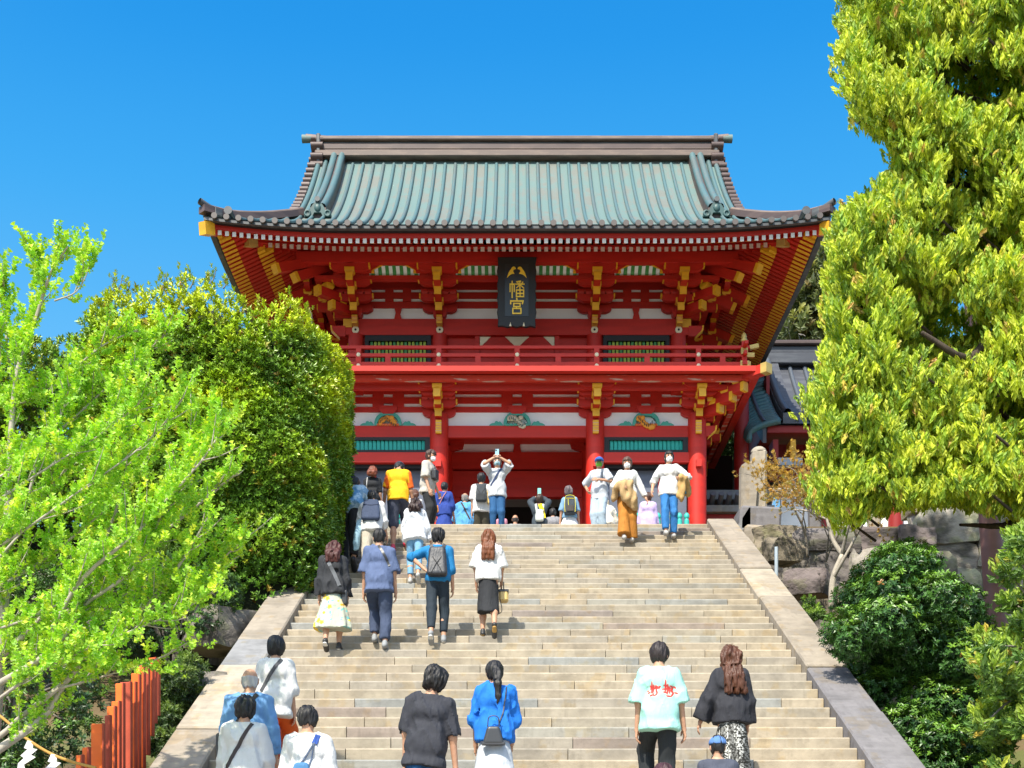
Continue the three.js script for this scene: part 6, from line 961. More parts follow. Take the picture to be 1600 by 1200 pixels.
const sling = (pp, name, label, m, o) => { // bag hanging at the hip or on the back from a diagonal strap
  const g = pp.G([name, label, 'bag']), { tor, k } = pp; if (o.back.length) pp.strap(g, o.back, 1, (o.sw ?? .035) * k, o.sm ?? m); if (o.front) pp.strap(g, o.front, -1, (o.sw ?? .035) * k, o.sm ?? m);
  if (o.at) { const c = o.at.length === 3 ? tor(...o.at) : pp.onBody(o.at[0], o.at[1], 1, .05), s = o.size ?? [.1, .075, .04]; const f = (x, y, z) => { const t = clamp((y - c.y) / s[1] * .5 + .5), X = Math.abs(x - c.x) - s[0] * (1 - (o.trap ?? 0) * t) + .03, Y = Math.abs(y - c.y) - s[1] + .03, Z = Math.abs(z - c.z) - s[2] * (1 - (o.trap ?? 0) * .6 * t) + .02; return Math.hypot(Math.max(X, 0), Math.max(Y, 0), Math.max(Z, 0)) + Math.min(0, Math.max(X, Y, Z)) - .026; }; f.lo = [c.x - s[0], c.y - s[1], c.z - s[2]]; f.hi = [c.x + s[0], c.y + s[1], c.z + s[2]]; mesh('bag_body', net(f, .009, .03), m, g);
    if (o.handle) mesh('handle', boxUV(tube([V(c.x - s[0] * .5, c.y + s[1] - .01, c.z), V(c.x - s[0] * .35, c.y + s[1] + o.handle, c.z), V(c.x + s[0] * .35, c.y + s[1] + o.handle, c.z), V(c.x + s[0] * .5, c.y + s[1] - .01, c.z)], .006, 6, 16)), o.sm ?? m, g); if (o.trim) mesh('trim', boxUV(chamfer(s[0] * 2.02, .03, s[2] * 2.04, .008).translate(c.x, c.y + s[1] * (o.trimY ?? -.85), c.z)), o.trim, g); }
  return g; };
// who stands where: px and py are the body's middle and the top of the head in the photograph
const climb = (px, py, H, o) => { let d = 2000 * (5.84 - H) / (py - 373); const n = clamp(Math.round((d - D0 - .05) / TREAD), 1, NSTEP); d = D0 + n * TREAD + .05; const Y = n * RISE, Hh = clamp(1.6 + (1360 - py) * d / 2000 - Y, H * .93, H * 1.07) / (o.hf ?? .99); return { ...o, px, py, H: Hh, pos: V((px - 808) * d / 2000, Y, -d) }; };
const stand = (px, py, H, o) => { const d = (TOP * 0 + 7.09 + H * (o.hf ?? .99)) * 2000 / (1360 - py); return { ...o, px, py, H, pos: V((px - 808) * d / 2000, TOP - .003, -d) }; };
const stepL = [[0, 0, 0, 0], [0, -.158, .27, 34]], stepR = [[0, -.158, .27, 34], [0, 0, 0, 0]], upL = [[0, .158, -.26, 0], [0, 0, 0.02, 8]], upR = [[0, 0, .02, 8], [0, .158, -.26, 0]];
const ink = hairM('#1d1a1b'), brownH = hairM('#4a2a1c'), redH = hairM('#4a211b'), greyH = hairM('#8d8884'), lightBrown = hairM('#74401f');
const shoeW = M([.38, .37, .36], .7), shoeK = M([.03, .03, .032], .5), shoeG = M([.24, .25, .26], .7), soleB = M([.42, .25, .07], .7), soleW = M([.6, .6, .58], .7);
const short = (m = ink, o = {}) => ({ style: 'short', m, ...o });
const white = cloth('#f2f2f2', .74), denim = cloth('#2f5f8c', .8), denimLight = cloth('#7fb2d8', .8), blackC = cloth('#26272b', .8), navyC = cloth('#39455f', .85), leather = M([.035, .037, .042], .4), tan = M([.62, .44, .17], .5);
{ // --- bottom of the stairs
  let p = makePerson(climb(430, 993, 1.58, { near: 1, fem: 1, lean: 5, feet: upR, armL: [-2, 10, 10, 4], armR: [2, 9, 10, 4], top: { m: white, loose: .04, boxy: .03, sleeve: 1.25, hem: -.16, flare: 1.3, cuff: 1.6 }, pants: { m: cloth('#d95a12', .95), loose: .035, to: .92, flare: 2 }, shoe: shoeK, hair: short(ink, { thick: .028, low: -.10, rough: .006 }), label: 'person with dark bob hair in a loose white tunic and orange trousers' }));
  p.strap(p.G(['shoulder_strap', 'grey strap running diagonally across the white tunic of the person in orange trousers', 'strap']), [[.09, .50], [.02, .40], [-.08, .26], [-.15, .12]], 1, .036, cloth('#55565c', .8));
  p = makePerson(climb(388, 1040, 1.69, { near: 1, lean: 8, feet: stepL, armL: [2, 13, 16, 8], armR: [4, 12, 12, 6], top: { m: cloth('#74a6dc', .8), loose: .035, boxy: .03, sleeve: 1.9, hem: -.12, cuff: 1.2, wr: .014 }, pants: { m: cloth('#44464c') }, shoe: shoeK, hair: short(M([.55, .52, .50], .6, { map: TX.hair }), { thick: .004, bald: .035, low: -.065 }), label: 'person with bald crown and white hair in a light blue long sleeved shirt, lower left' }));
  sling(p, 'hip_bag', 'black shoulder bag at the left hip of the bald person in light blue', leather, { back: [[.10, .49], [0, .36], [-.1, .2], [-.17, .06]], sw: .04, sm: cloth('#3d3b3d'), at: [-.24, -.02, .07], size: [.07, .13, .05] });
  p = makePerson(climb(380, 1085, 1.67, { near: 1, lean: 7, nod: 4, feet: stepR, armL: [2, 11, 16, 8], armR: [4, 11, 14, 6], top: { m: white, loose: .028, boxy: .02, sleeve: 1.8, hem: -.12, wr: .012 }, pants: { m: blackC }, shoe: shoeK, hair: short(ink, { rough: .012, thick: .022 }), label: 'black haired person in a white shirt with thin dark strap below the bald one' }));
  p.strap(p.G(['shoulder_strap', 'dark strap across the white shirt of the black haired person at the bottom left', 'strap']), [[.10, .495], [.03, .38], [-.06, .22], [-.13, .08], [-.16, -.02]], 1, .032, cloth('#4a4142', .8));
  sling(p, 'document_folder', 'dark folder with blue edge at the lower left beside a white shirt', cloth('#4a4640'), { back: [], at: [-.25, -.12, .03], size: [.05, .12, .03], trim: cloth('#1f86c8') });
  p = makePerson(climb(479, 1100, 1.7, { near: 1, lean: 6, nod: 3, feet: stepL, armL: [2, 12, 12, 6], armR: [2, 12, 12, 6], top: { m: white, loose: .03, boxy: .02, sleeve: 1.8, hem: -.12, wr: .012 }, pants: { m: navyC }, shoe: shoeK, hair: short(ink, { rough: .008, thick: .014, low: -.05 }), label: 'person in a white shirt wearing a small blue sling bag at the bottom edge' }));
  sling(p, 'sling_bag', 'small blue sling bag on the back of the white shirted person at the bottom edge', cloth('#4f84b4'), { back: [[.12, .49], [.09, .40]], sw: .05, sm: cloth('#2c50a0'), at: [-.02, .13], size: [.12, .09, .045], trap: .5 });
  { const g = p.G(['bag_cords', 'thin cords of the blue sling bag crossing the white shirt', 'cord']); p.strap(g, [[.09, .41], [.02, .30], [-.06, .2]], 1, .012, cloth('#5a6a86')); p.strap(g, [[.09, .41], [.07, .30], [.04, .2]], 1, .012, cloth('#5a6a86')); }
  makePerson(climb(664, 1038, 1.75, { near: 1, lean: 6, side: 6, tilt: 12, nod: 2, turn: -10, feet: stepR, armL: [0, 12, 14, 8], armR: [2, 9, 8, 4], w: 1.06, top: { m: cloth('#33353f', .8), loose: .03, boxy: .03, sleeve: .98, hem: -.14, flare: 1.5, wr: .014 }, pants: { m: cloth('#1d5688', .85), wr: .008 }, shoe: shoeK, hair: short(ink, { rough: .014, thick: .026, low: -.10 }), label: 'person in a dark charcoal tee shirt and blue jeans leaning right at the bottom centre' }));
  p = makePerson(climb(773, 1030, 1.6, { near: 1, fem: 1, lean: 5, feet: stepL, turn: 12, armL: [8, 12, 14, 10], armR: [12, 10, 20, 12], top: { m: cloth('#1578dc', .85), loose: .045, boxy: .015, sleeve: 1.02, hem: -.07, flare: 1.2, wr: .018, collar: .49 }, skirt: { m: cloth('#ccd2da', .8), hem: .28, r: .21, fold: .03, n: 5, p: .6 }, shoe: shoeW, hair: short(ink, { tail: 1, thick: .012, low: -.07 }), label: 'person with a black ponytail in a bright blue blouse and pale grey skirt' }));
  sling(p, 'handbag', 'small black leather handbag on a thin strap behind the blue blouse', leather, { back: [[.13, .49], [.12, .38], [.09, .2], [.05, .10]], sw: .012, sm: leather, at: [-.01, -.04], size: [.115, .095, .05], trap: .45, handle: .09, trim: M([.05, .05, .055], .35) });
  const mint = patM(printTex, .8); { const t = printTex; t.repeat.set(1 / .40, 1 / .44); t.offset.set(.39, -2.26); }
  makePerson(climb(1030, 1000, 1.75, { near: 1, lean: 5, nod: 12, turn: -14, feet: upL, armL: [3, 9, 10, 6], armR: [4, 13, 8, 4], top: { m: mint, loose: .035, boxy: .045, sleeve: 1.0, hem: -.13, flare: 2.2, wr: .012 }, pants: { m: cloth('#23282c', .85), loose: .024 }, shoe: shoeK, hair: short(hairM('#2e2424'), { thick: .018, low: -.085 }), label: 'person in a mint green short sleeved shirt with red brush lettering on the back' }));
  p = makePerson(climb(1143, 1008, 1.62, { near: 1, fem: 1, lean: 4, feet: upR, armL: [2, 24, 6, 4], armR: [2, 9, 10, 6], top: { m: cloth('#2a2b33', .85), loose: .045, boxy: .035, sleeve: 1.95, hem: -.10, flare: 1.6, cuff: 2.2, wr: .012 }, skirt: { m: patM(speckTex), hem: .12, r: .23, fold: .06, n: 8 }, shoe: shoeK, hair: short(hairM('#56301c'), { len: .40, wide: .03, sway: .04, rough: .016, thick: .016 }), label: 'person with long wavy brown hair in a black jacket over a speckled skirt' }));
  makePerson(climb(1122, 1148, 1.38, { near: 1, lean: 3, feet: stepL, top: { m: cloth('#4b5060'), loose: .022, sleeve: .95, hem: -.1 }, pants: { m: navyC }, shoe: shoeK, cap: cloth('#5a84c4', .8), hair: short(ink, { thick: .008, low: -.06 }), label: 'person in a blue cap at the bottom edge in front of the speckled skirt' }));
  makePerson(climb(1038, 1192, 1.6, { near: 1, fem: 1, feet: stepL, top: { m: cloth('#5b2d33'), hem: -.1 }, pants: { m: blackC }, shoe: shoeK, hair: short(hairM('#43242a'), { thick: .018 }), label: 'top of a dark haired head just showing at the bottom edge below the mint shirt' }));
}
{ // --- halfway up
  let p = makePerson(climb(521, 843, 1.58, { fem: 1, lean: 6, nod: 4, feet: stepR, armL: [0, 13, 10, 6], armR: [2, 9, 10, 4], top: { m: cloth('#2a2c31', .85), loose: .05, boxy: .02, sleeve: 1.9, hem: -.09, flare: 1.3, cuff: .9, wr: .022 }, skirt: { m: patM(floralTex), hem: .17, r: .27, fold: .07, n: 9, p: .8 }, shoe: shoeK, sole: soleW, hair: short(redH, { len: .22, wide: .02, rough: .012, thick: .018 }), label: 'person in a black knitted sweater and long white skirt with yellow flowers' }));
  sling(p, 'shoulder_bag', 'black shoulder bag on a wide grey strap worn over the black knitted sweater', leather, { back: [[-.11, .48], [-.06, .38], [.04, .2], [.12, .02]], sw: .055, sm: cloth('#6a6d72', .8), at: [.19, -.13, .03], size: [.05, .11, .05] });
  p = makePerson(climb(592, 823, 1.75, { lean: 6, feet: upL, armL: [2, 9, 14, 4], armR: [2, 9, 10, 4], w: 1.05, top: { m: cloth('#5c6d94', .8), loose: .035, boxy: .04, sleeve: 1.0, hem: -.13, flare: 2, wr: .012 }, pants: { m: cloth('#3f4c68', .85), loose: .024, wr: .014 }, shoe: shoeG, hair: short(ink, { thick: .010, low: -.075 }), label: 'person in a loose slate blue short sleeved shirt and navy trousers, climbing left of centre' }));
  p.strap(p.G(['shoulder_strap', 'black strap running down the right side of the slate blue shirt', 'strap']), [[0, .505], [.05, .43], [.11, .33], [.16, .22]], 1, .034, leather);
  p = makePerson(climb(684, 822, 1.68, { lean: 8, nod: -2, turn: -16, feet: stepR, armL: Object.assign([-.20, 1.06, .10], { pole: [-1, -.1, .3] }), armR: [-4, 9, 22, 6], top: { m: cloth('#0f78b4', .9), loose: .026, sleeve: 1.25, hem: -.06, cuff: 1.0 }, pants: { m: cloth('#22303c', .85), loose: .010, to: .9 }, shoe: shoeG, sole: soleW, hair: short(ink, { thick: .02, low: -.07, rough: .009 }), label: 'person in a teal top carrying a black backpack, one hand on the hip' }));
  backpack(p, 'plain black backpack worn by the person in the teal top', M([.03, .032, .04], .5, { bumpMap: TX.clothBump, bumpScale: .01 }), { w: .15, y0: -.02, y1: .44, d: .07, lines: [[[-.13, .36], [-.04, .22], [0, .17], [.04, .22], [.13, .36]], [[0, .17], [-.08, .02]], [[0, .17], [.08, .02]]] });
  p = makePerson(climb(763, 825, 1.6, { fem: 1, lean: 5, feet: [[0, 0, 0, 0], [.02, -.158, .28, 62]], armL: [4, 13, 20, 14], armR: [6, 15, 26, 16], top: { m: white, loose: .045, boxy: .015, sleeve: .98, hem: -.06, flare: 1.6, wr: .016 }, skirt: { m: cloth('#25272c', .9), hem: .20, r: .165, fold: .035, n: 4, p: .35 }, shoe: shoeK, sole: soleB, hair: short(lightBrown, { len: .36, wide: .015, rough: .010, thick: .014 }), label: 'person with long straight brown hair in a white blouse and long black skirt' }));
  { const g = p.G(['handbag', 'pale gold handbag with dark handle on the arm of the white blouse wearer', 'handbag']), w = p.arms[1].w, c = V(w.x + .035, w.y - .20, w.z); mesh('bag_body', boxUV(chamfer(.14, .16, .20, .025).translate(c.x, c.y, c.z)), tan, g); mesh('flap', boxUV(chamfer(.15, .045, .205, .015).translate(c.x, c.y + .075, c.z)), leather, g); mesh('handle', boxUV(tube([V(c.x, c.y + .08, c.z - .06), V(c.x, c.y + .21, c.z - .03), V(c.x, c.y + .21, c.z + .03), V(c.x, c.y + .08, c.z + .06)], .008, 6, 16)), leather, g); mesh('loose_strap', boxUV(tube([V(c.x - .05, c.y - .06, c.z + .1), V(c.x - .03, c.y - .24, c.z + .1), V(c.x - .09, c.y - .28, c.z + .09)], .006, 5, 14)), leather, g); }
  p = makePerson(climb(648, 778, 1.46, { fem: 1, lean: 16, nod: 10, feet: stepL, armL: [12, 10, 24, 8], armR: [0, 20, 12, 4], hf: .95, top: { m: cloth('#e8ecf4', .84), loose: .045, boxy: .03, sleeve: 1.9, hem: -.12, wr: .024, cuff: 1 }, pants: { m: denimLight, loose: .008, to: .88 }, shoe: shoeW, hair: short(hairM('#3a2826'), { len: .16, wide: .03, rough: .02, thick: .02 }), label: 'person with curly dark hair in a white jacket and light blue jeans' }));
  p = makePerson(climb(580, 765, 1.5, { lean: 18, nod: 10, feet: stepR, armL: [10, 14, 10, 4], armR: [4, 13, 16, 4], hf: .94, top: { m: white, loose: .04, boxy: .02, sleeve: 1.5, hem: -.10, wr: .014 }, pants: { m: cloth('#c9bfae'), loose: .02 }, shoe: shoeK, hair: short(hairM('#2a2727'), { thick: .014, rough: .012 }), label: 'person in a white shirt with a navy backpack, climbing behind the slate blue shirt' }));
  backpack(p, 'flat navy blue backpack on the person in the white shirt', cloth('#3d4a66', .85), { w: .175, y0: .05, y1: .5, d: .05, lines: [[[-.14, .36], [0, .345], [.14, .36]]], lm: cloth('#2b3550') });
  { const g = p.G(['jacket', 'pale blue jacket hanging at the left side of the person with the navy backpack', 'jacket']); const f = uni([cap(p.tor(-.22, .12, .02), p.tor(-.26, -.2, .05), .05, .06), cap(p.tor(-.26, -.2, .05), V(p.tor(-.28, -.42, 0).x, p.tor(0, -.42, 0).y, .10), .06, .05)], .04); mesh('cloth', net(bound((x, y, z) => f(x, y, z) + Math.sin(x * 60 + y * 8) * .01 + (vnoise(x * 16, y * 10, z * 16) - .5) * .03, f), .014), patM(blueTex), g); g.traverse(q => { if (q.isMesh) q.material = cloth('#a9cfe2', .8); }); }
  makePerson(climb(546, 742, 1.66, { lean: 48, nod: 14, feet: stepL, armL: [40, 16, 10, 4], armR: [44, 10, 14, 4], hf: .79, top: { m: patM(blueTex), loose: .04, boxy: .05, sleeve: .98, hem: -.12, flare: 2, wr: .016 }, pants: { m: cloth('#1b1d20', .9), loose: .02 }, shoe: shoeK, hair: short(ink), label: 'person bending forward in a pale blue patterned shirt and black trousers beside the clipped tree' }));
  p = makePerson(climb(622, 716, 1.72, { lean: 14, nod: 46, feet: [[0, .0, .02, 0], [.02, .158, -.26, 0]], armL: [6, 16, 12, 8], armR: [6, 12, 8, 4], hf: .93, tan: 1, w: 1.03, top: { m: cloth('#fbb909', .95), loose: .024, boxy: .01, sleeve: .8, hem: -.08 }, pants: { m: cloth('#4a5064', .85), to: .52, loose: .03, name: 'shorts' }, shoe: M([.55, .03, .07], .5), hair: short(ink, { thick: .006 }), cap: cloth('#3a4052'), label: 'person in a yellow and orange sports shirt, grey shorts and red shoes' }));
  { const m = cloth('#f26a1b', .95); for (const a of p.arms) mesh('orange_sleeve', net(bound((() => { const c = cap(a.S, a.S.clone().lerp(a.e, .84), .078, .070, true); return c; })(), cap(a.S, a.e, .08, .08)), .014), m, p.P); }
  // coming down, facing the camera
  p = makePerson(climb(980, 715, 1.62, { fem: 1, yaw: Math.PI, lean: 2, nod: 4, turn: -6, feet: [[0, .0, .0, 0], [0, -.158, -.26, 10]], armL: Object.assign([-.36, .84, -.05], { pole: [-.6, -.5, .6] }), armR: Object.assign([.14, 1.0, -.26], { pole: [.8, -.6, .4] }), top: { m: white, loose: .04, boxy: .01, sleeve: 1.85, hem: -.04, cuff: .9 }, pants: { m: cloth('#bb7a2a', .85), loose: .04, flare: 2.0, to: .97 }, shoe: shoeW, mask: maskM, hair: short(hairM('#5b4438'), { thick: .02, low: -.12, face: -.035, fringe: .05 }), label: 'masked person in a white top and wide ochre trousers walking down with a beige coat' }));
  const coat = (pp, label, top, mats2, seedv) => { const g = pp.G(['folded_coat', label, 'coat']); const L = top.map(([a, b, r0, r1]) => cap(V(...a), V(...b), r0, r1)); const raw = uni(L, .05); const f = bound((x, y, z) => raw(x, y, z) + Math.sin(x * 45 + y * 10 + seedv) * .010 + (vnoise(x * 14 + seedv, y * 9, z * 14) - .5) * .05, raw); mesh('coat_cloth', net(f, .015), mats2, g); };
  coat(p, 'beige coat draped over the arms of the person in ochre trousers', [[[-.02, 1.06, -.26], [.18, 1.04, -.24], .07, .08], [[-.02, 1.0, -.26], [-.08, .72, -.22], .08, .10], [[.1, 1.0, -.27], [.05, .78, -.26], .09, .08], [[-.08, .72, -.22], [-.15, .62, -.18], .09, .05], [[.22, 1.0, -.2], [.26, .86, -.1], .08, .08]], cloth('#c2a273', .85), 3);
  const womanPos = p.o.pos;
  p = makePerson(climb(1045, 705, 1.72, { yaw: Math.PI, lean: 1, turn: 6, feet: [[0, -.0, .0, 0], [0, -.158, -.26, 6]], armL: Object.assign([-.22, 1.12, -.25], { pole: [-1, -.3, .3] }), armR: Object.assign([.33, .93, -.02], { pole: [.4, -.3, .8] }), top: { m: white, loose: .034, boxy: .02, sleeve: 1.25, hem: -.08, wr: .012, cuff: 1.1 }, pants: { m: cloth('#2a74b8', .9), loose: .018, wr: .014 }, shoe: shoeW, mask: maskM, hair: short(ink, { thick: .018, face: -.04, fringe: .055 }), label: 'masked person in a white shirt and blue jeans walking down with a tan jacket' }));
  coat(p, 'tan jacket hung over the forearm of the person in blue jeans', [[[-.20, 1.12, -.27], [-.32, 1.06, -.14], .07, .07], [[-.22, 1.08, -.27], [-.2, .76, -.24], .075, .08], [[-.32, 1.05, -.14], [-.36, .86, -.08], .075, .06]], cloth('#c9a468', .85), 8);
  { const g = p.G(['pouch', 'bright blue pouch under the tan jacket at the hip of the person in jeans', 'pouch']); mesh('pouch_body', boxUV(chamfer(.10, .16, .08, .02).translate(-.29, .93, -.10)), cloth('#1fa3cf'), g); }
}
{ // --- on the terrace
  let p = makePerson(stand(582, 728, 1.6, { fem: 1, lean: 3, armL: [4, 10, 12], top: { m: cloth('#1f2126', .9), loose: .024, sleeve: .95, hem: -.1 }, pants: { m: cloth('#24262b') }, shoe: shoeK, hair: short(hairM('#7a3d24'), { len: .10, wide: .01, thick: .026, low: -.12 }), label: 'person with chin length reddish brown hair in a black top at the stair head' }));
  p.strap(p.G(['shoulder_strap', 'thin white strap on the left shoulder of the person in the black top', 'strap']), [[-.12, .50], [-.13, .3], [-.14, .1], [-.14, 0]], 1, .014, cloth('#d8d8d8'));
  p = makePerson(stand(668, 703, 1.74, { yaw: -1.95, lean: 5, nod: 10, armL: [6, 6, 18], armR: [4, 6, 14], top: { m: cloth('#c3bdb4', .85), loose: .04, boxy: .04, sleeve: .98, hem: -.14, flare: 2 }, pants: { m: cloth('#26282c'), loose: .028 }, shoe: shoeK, mask: maskM, hair: short(hairM('#4a3229'), { thick: .018, rough: .012 }), label: 'person turned sideways in a loose grey beige tee shirt and a white mask' }));
  sling(p, 'chest_bag', 'black bag worn on the chest of the person in the grey beige tee shirt', leather, { back: [[-.1, .49], [0, .36], [.12, .2]], front: [[-.1, .49], [0, .38]], at: [.02, .26, -.16], size: [.09, .11, .05] });
  makePerson(stand(648, 763, 1.46, { fem: 1, lean: 6, nod: 8, top: { m: white, loose: .03, sleeve: 1.5, hem: -.1 }, pants: { m: blackC }, shoe: shoeK, hair: short(hairM('#5c3826'), { len: .12, thick: .018 }), label: 'brown haired person in white half hidden behind the curly haired person' }));
  p = makePerson(stand(694, 752, 1.52, { fem: 1, lean: 3, nod: 4, turn: -20, armL: [2, 12, 16], armR: [4, 14, 20], top: { m: cloth('#24439a', .85), loose: .04, boxy: .02, sleeve: 1.4, hem: -.08, wr: .012 }, skirt: { m: cloth('#24439a', .85), hem: .12, r: .26, fold: .05 }, shoe: shoeK, hair: short(ink, { bun: -.02, thick: .010 }), label: 'person in a dark blue dress with hair pinned up, an orange bag at the side' }));
  sling(p, 'small_bag', 'small orange bag on a pink strap beside the dark blue dress', M([.60, .22, .02], .5), { back: [[.06, .50], [-.02, .36], [-.12, .18]], sw: .016, sm: cloth('#c98a8c'), at: [-.19, .06, .10], size: [.055, .085, .04], trap: .3 });
  p = makePerson(stand(726, 768, 1.66, { lean: 6, nod: 4, turn: -18, armL: [8, 16, 16], armR: [6, 14, 14], tan: 1, top: { m: cloth('#5aa4d8', .85), loose: .045, boxy: .04, sleeve: 1.1, hem: -.12, wr: .016, flare: 1.4 }, pants: { m: navyC }, shoe: shoeK, hair: short(greyH, { thick: .006, bald: .06 }), label: 'person with thin grey hair in a light blue shirt with a dark diagonal strap' }));
  p.strap(p.G(['shoulder_strap', 'dark brown strap slanting across the light blue shirt at the stair head', 'strap']), [[-.08, .50], [-.02, .38], [.06, .22], [.13, .08]], 1, .034, cloth('#43302e'));
  p = makePerson(stand(752, 738, 1.68, { lean: 3, armL: [2, 9, 10], armR: [4, 10, 14], top: { m: white, loose: .03, boxy: .02, sleeve: .95, hem: -.12, flare: 1.8 }, pants: { m: cloth('#4a4638') }, shoe: shoeK, hair: short(ink, { thick: .018 }), label: 'person in a white tee shirt with a dark grey backpack at the stair head' }));
  backpack(p, 'dark grey backpack on the person in the white tee shirt', cloth('#42484e', .85), { w: .13, y0: .06, y1: .48, d: .07, pocket: cloth('#34393e') });
  { const g = p.G(['tote_bag', 'cream yellow tote bag hanging beside the dark grey backpack', 'bag']); mesh('bag_body', boxUV(chamfer(.13, .30, .12, .04).translate(.20, 1.08, .10)), cloth('#e2c27a', .85), g); mesh('handle', boxUV(tube([V(.17, 1.22, .1), V(.17, 1.38, .06), V(.2, 1.42, .03), V(.22, 1.22, .1)], .01, 5, 12)), cloth('#d8b46a'), g); }
  p = makePerson(stand(777, 712, 1.72, { yaw: Math.PI, lean: -3, nod: -8, curl: 1.1, armL: Object.assign([-.045, 1.60, -.24], { pole: [-1, -.35, -.1] }), armR: Object.assign([.045, 1.60, -.24], { pole: [1, -.35, -.1] }), top: { m: cloth('#c2c6cc', .85), loose: .034, boxy: .03, sleeve: .95, hem: -.10, flare: 1.8, wr: .014 }, pants: { m: cloth('#22588a', .9), loose: .012 }, shoe: shoeK, mask: cloth('#9fc4cf'), hair: short(hairM('#3c2a22'), { thick: .016, fringe: .05 }), label: 'person in pale grey tee and jeans facing the camera, raising a phone with both hands' }));
  { const g = p.G(['phone', 'pale blue phone held up before the face of the person in the grey tee', 'phone']); mesh('phone_body', boxUV(chamfer(.078, .155, .012, .005).translate(0, 1.68, -.27)), M([.30, .55, .68], .35), g); mesh('camera_bump', boxUV(chamfer(.03, .03, .008, .003).translate(.02, 1.73, -.278)), mats.black, g); }
  p.strap(p.G(['shoulder_strap', 'navy strap crossing the chest of the person with the raised phone', 'strap']), [[-.10, .50], [-.02, .38], [.08, .22], [.14, .12]], -1, .04, cloth('#34456e'));
  p = makePerson(stand(783, 782, 1.02, { fem: 1, top: { m: cloth('#e79bb0', .85), loose: .03, hem: -.05 }, skirt: { m: cloth('#e79bb0', .85), hem: .3, r: .2 }, shoe: shoeW, hair: short(ink), label: 'small child in pink seen between the legs of the person with the phone' })); p.P.position.z -= .9;
  makePerson(stand(805, 803, 1.6, { lean: 4, tan: 1, top: { m: patM(plaidTex), loose: .03, sleeve: 1.2, hem: -.1 }, pants: { m: blackC }, shoe: shoeK, hair: short(hairM('#3b3532'), { thick: .004, bald: .03 }), label: 'balding person in a grey checked shirt, only head and shoulders above the top step' }));
  p = makePerson(stand(843, 772, 1.56, { fem: 1, lean: 2, nod: -10, curl: 1.1, armL: Object.assign([-.06, 1.56, -.24], { pole: [-1, -.5, .1] }), armR: Object.assign([.06, 1.56, -.24], { pole: [1, -.5, .1] }), top: { m: cloth('#39454f', .85), loose: .04, sleeve: 1.8, hem: -.1, boxy: .02 }, pants: { m: cloth('#5a6a80') }, shoe: shoeK, hair: short(hairM('#3c2a22'), { thick: .018, low: -.12 }), label: 'person in a dark jacket holding a mint green phone up in the doorway' }));
  { const g = p.G(['phone', 'mint green phone held up by the person in the dark jacket', 'phone']); mesh('phone_body', boxUV(chamfer(.08, .16, .012, .005).translate(0, 1.68, -.26)), M([.22, .62, .55], .35), g); }
  backpack(p, 'small white backpack on the person in the dark jacket', cloth('#dfe6e0', .82), { w: .115, y0: .04, y1: .36, d: .06, lm: cloth('#b9c4bf') });
  p.strap(p.G(['scarf', 'bright yellow scarf hanging over the white backpack', 'scarf']), [[.0, .52], [.05, .40], [.10, .24], [.11, .14]], 1, .09, cloth('#f7dc10', .9));
  makePerson(stand(864, 792, 1.5, { fem: 1, lean: 8, top: { m: patM(plaidTex), loose: .04, sleeve: 1.6, hem: -.1 }, pants: { m: navyC }, shoe: shoeK, hair: short(ink), label: 'person in a dark checked jacket in shadow, right beside the white backpack' }));
  p = makePerson(stand(890, 759, 1.6, { fem: 1, lean: 3, tilt: -8, armL: [2, 13, 12], armR: [2, 13, 12], top: { m: cloth('#7fa6c4', .85), loose: .03, sleeve: .95, hem: -.02, flare: 1.4 }, skirt: { m: white, hem: .3, r: .28, fold: .06 }, shoe: shoeW, hair: short(hairM('#6a5f62'), { thick: .022, low: -.11, rough: .012 }), label: 'person with greyish hair and a large backpack with yellow piping, white skirt' }));
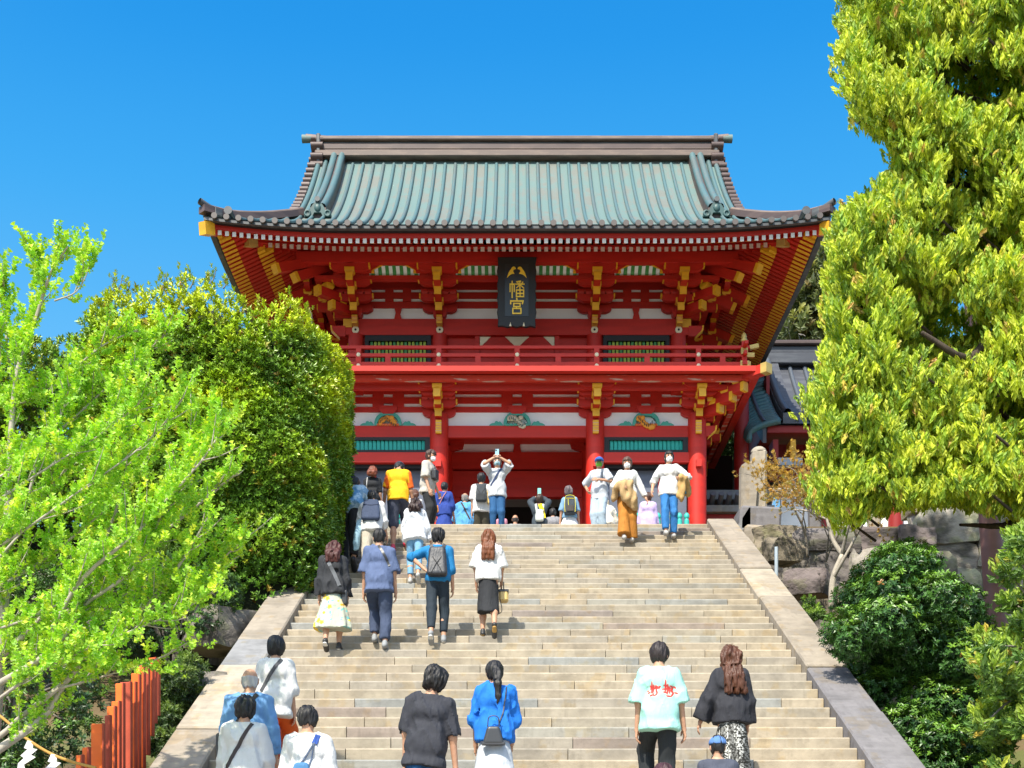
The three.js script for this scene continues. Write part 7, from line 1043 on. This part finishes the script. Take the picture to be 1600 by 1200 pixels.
  backpack(p, 'large black backpack with yellow piping', cloth('#3c444c', .85), { w: .15, y0: .02, y1: .5, d: .09, lm: M([.72, .62, .03], .5), lines: [[[-.13, .06], [-.135, .3], [-.10, .46], [.10, .46], [.135, .3], [.13, .06]], [[-.10, .40], [.10, .40]], [[-.05, .38], [-.03, .2], [.04, .1]]], pocket: cloth('#4a4440') });
  p = makePerson(stand(937, 714, 1.74, { yaw: 2.62, lean: 3, turn: 24, armL: Object.assign([-.10, 1.17, -.23], { pole: [-1, -.5, .3] }), armR: Object.assign([.24, 1.02, -.10], { pole: [1, -.3, .5] }), tan: 1, top: { m: cloth('#c4cbd6', .85), loose: .03, boxy: .03, sleeve: .98, hem: -.12, flare: 1.8 }, pants: { m: cloth('#b4c8da', .85), loose: .03 }, shoe: shoeW, mask: cloth('#72b93a', .9), cap: cloth('#2d5fb0'), hair: short(greyH, { thick: .008 }), label: 'person in a blue cap and green mask, pale grey polo shirt and light jeans' }));
  sling(p, 'sling_bag', 'black sling bag behind the person in the blue cap', leather, { back: [[-.12, .49], [0, .34], [.08, .2]], front: [[-.11, .50], [-.12, .36], [-.10, .22]], sw: .05, sm: cloth('#5a6474'), at: [.02, .14, .19], size: [.10, .13, .06] });
  makePerson(stand(947, 776, 1.66, { fem: 1, lean: 26, nod: 18, hf: .92, armL: [30, 20, 14], armR: [28, 24, 20], top: { m: cloth('#f0ead8', .84), loose: .05, boxy: .04, sleeve: 1.9, hem: -.06, wr: .02 }, pants: { m: cloth('#2a4670') }, shoe: shoeK, hair: short(hairM('#c8b79a'), { thick: .02 }), label: 'person in a cream hooded top leaning over, behind the person in the blue cap' }));
  makePerson(stand(1013, 768, 1.56, { fem: 1, lean: 4, nod: 6, top: { m: cloth('#cdb8e6', .85), loose: .05, boxy: .03, sleeve: 1.7, hem: -.1, cuff: 2 }, skirt: { m: cloth('#cdb8e6', .85), hem: .06, r: .28, fold: .08, n: 12 }, shoe: shoeK, hair: short(brownH, { thick: .014 }), label: 'person in a lilac robe seen between the couple walking down' }));
}
renderer.render(scene, camera);
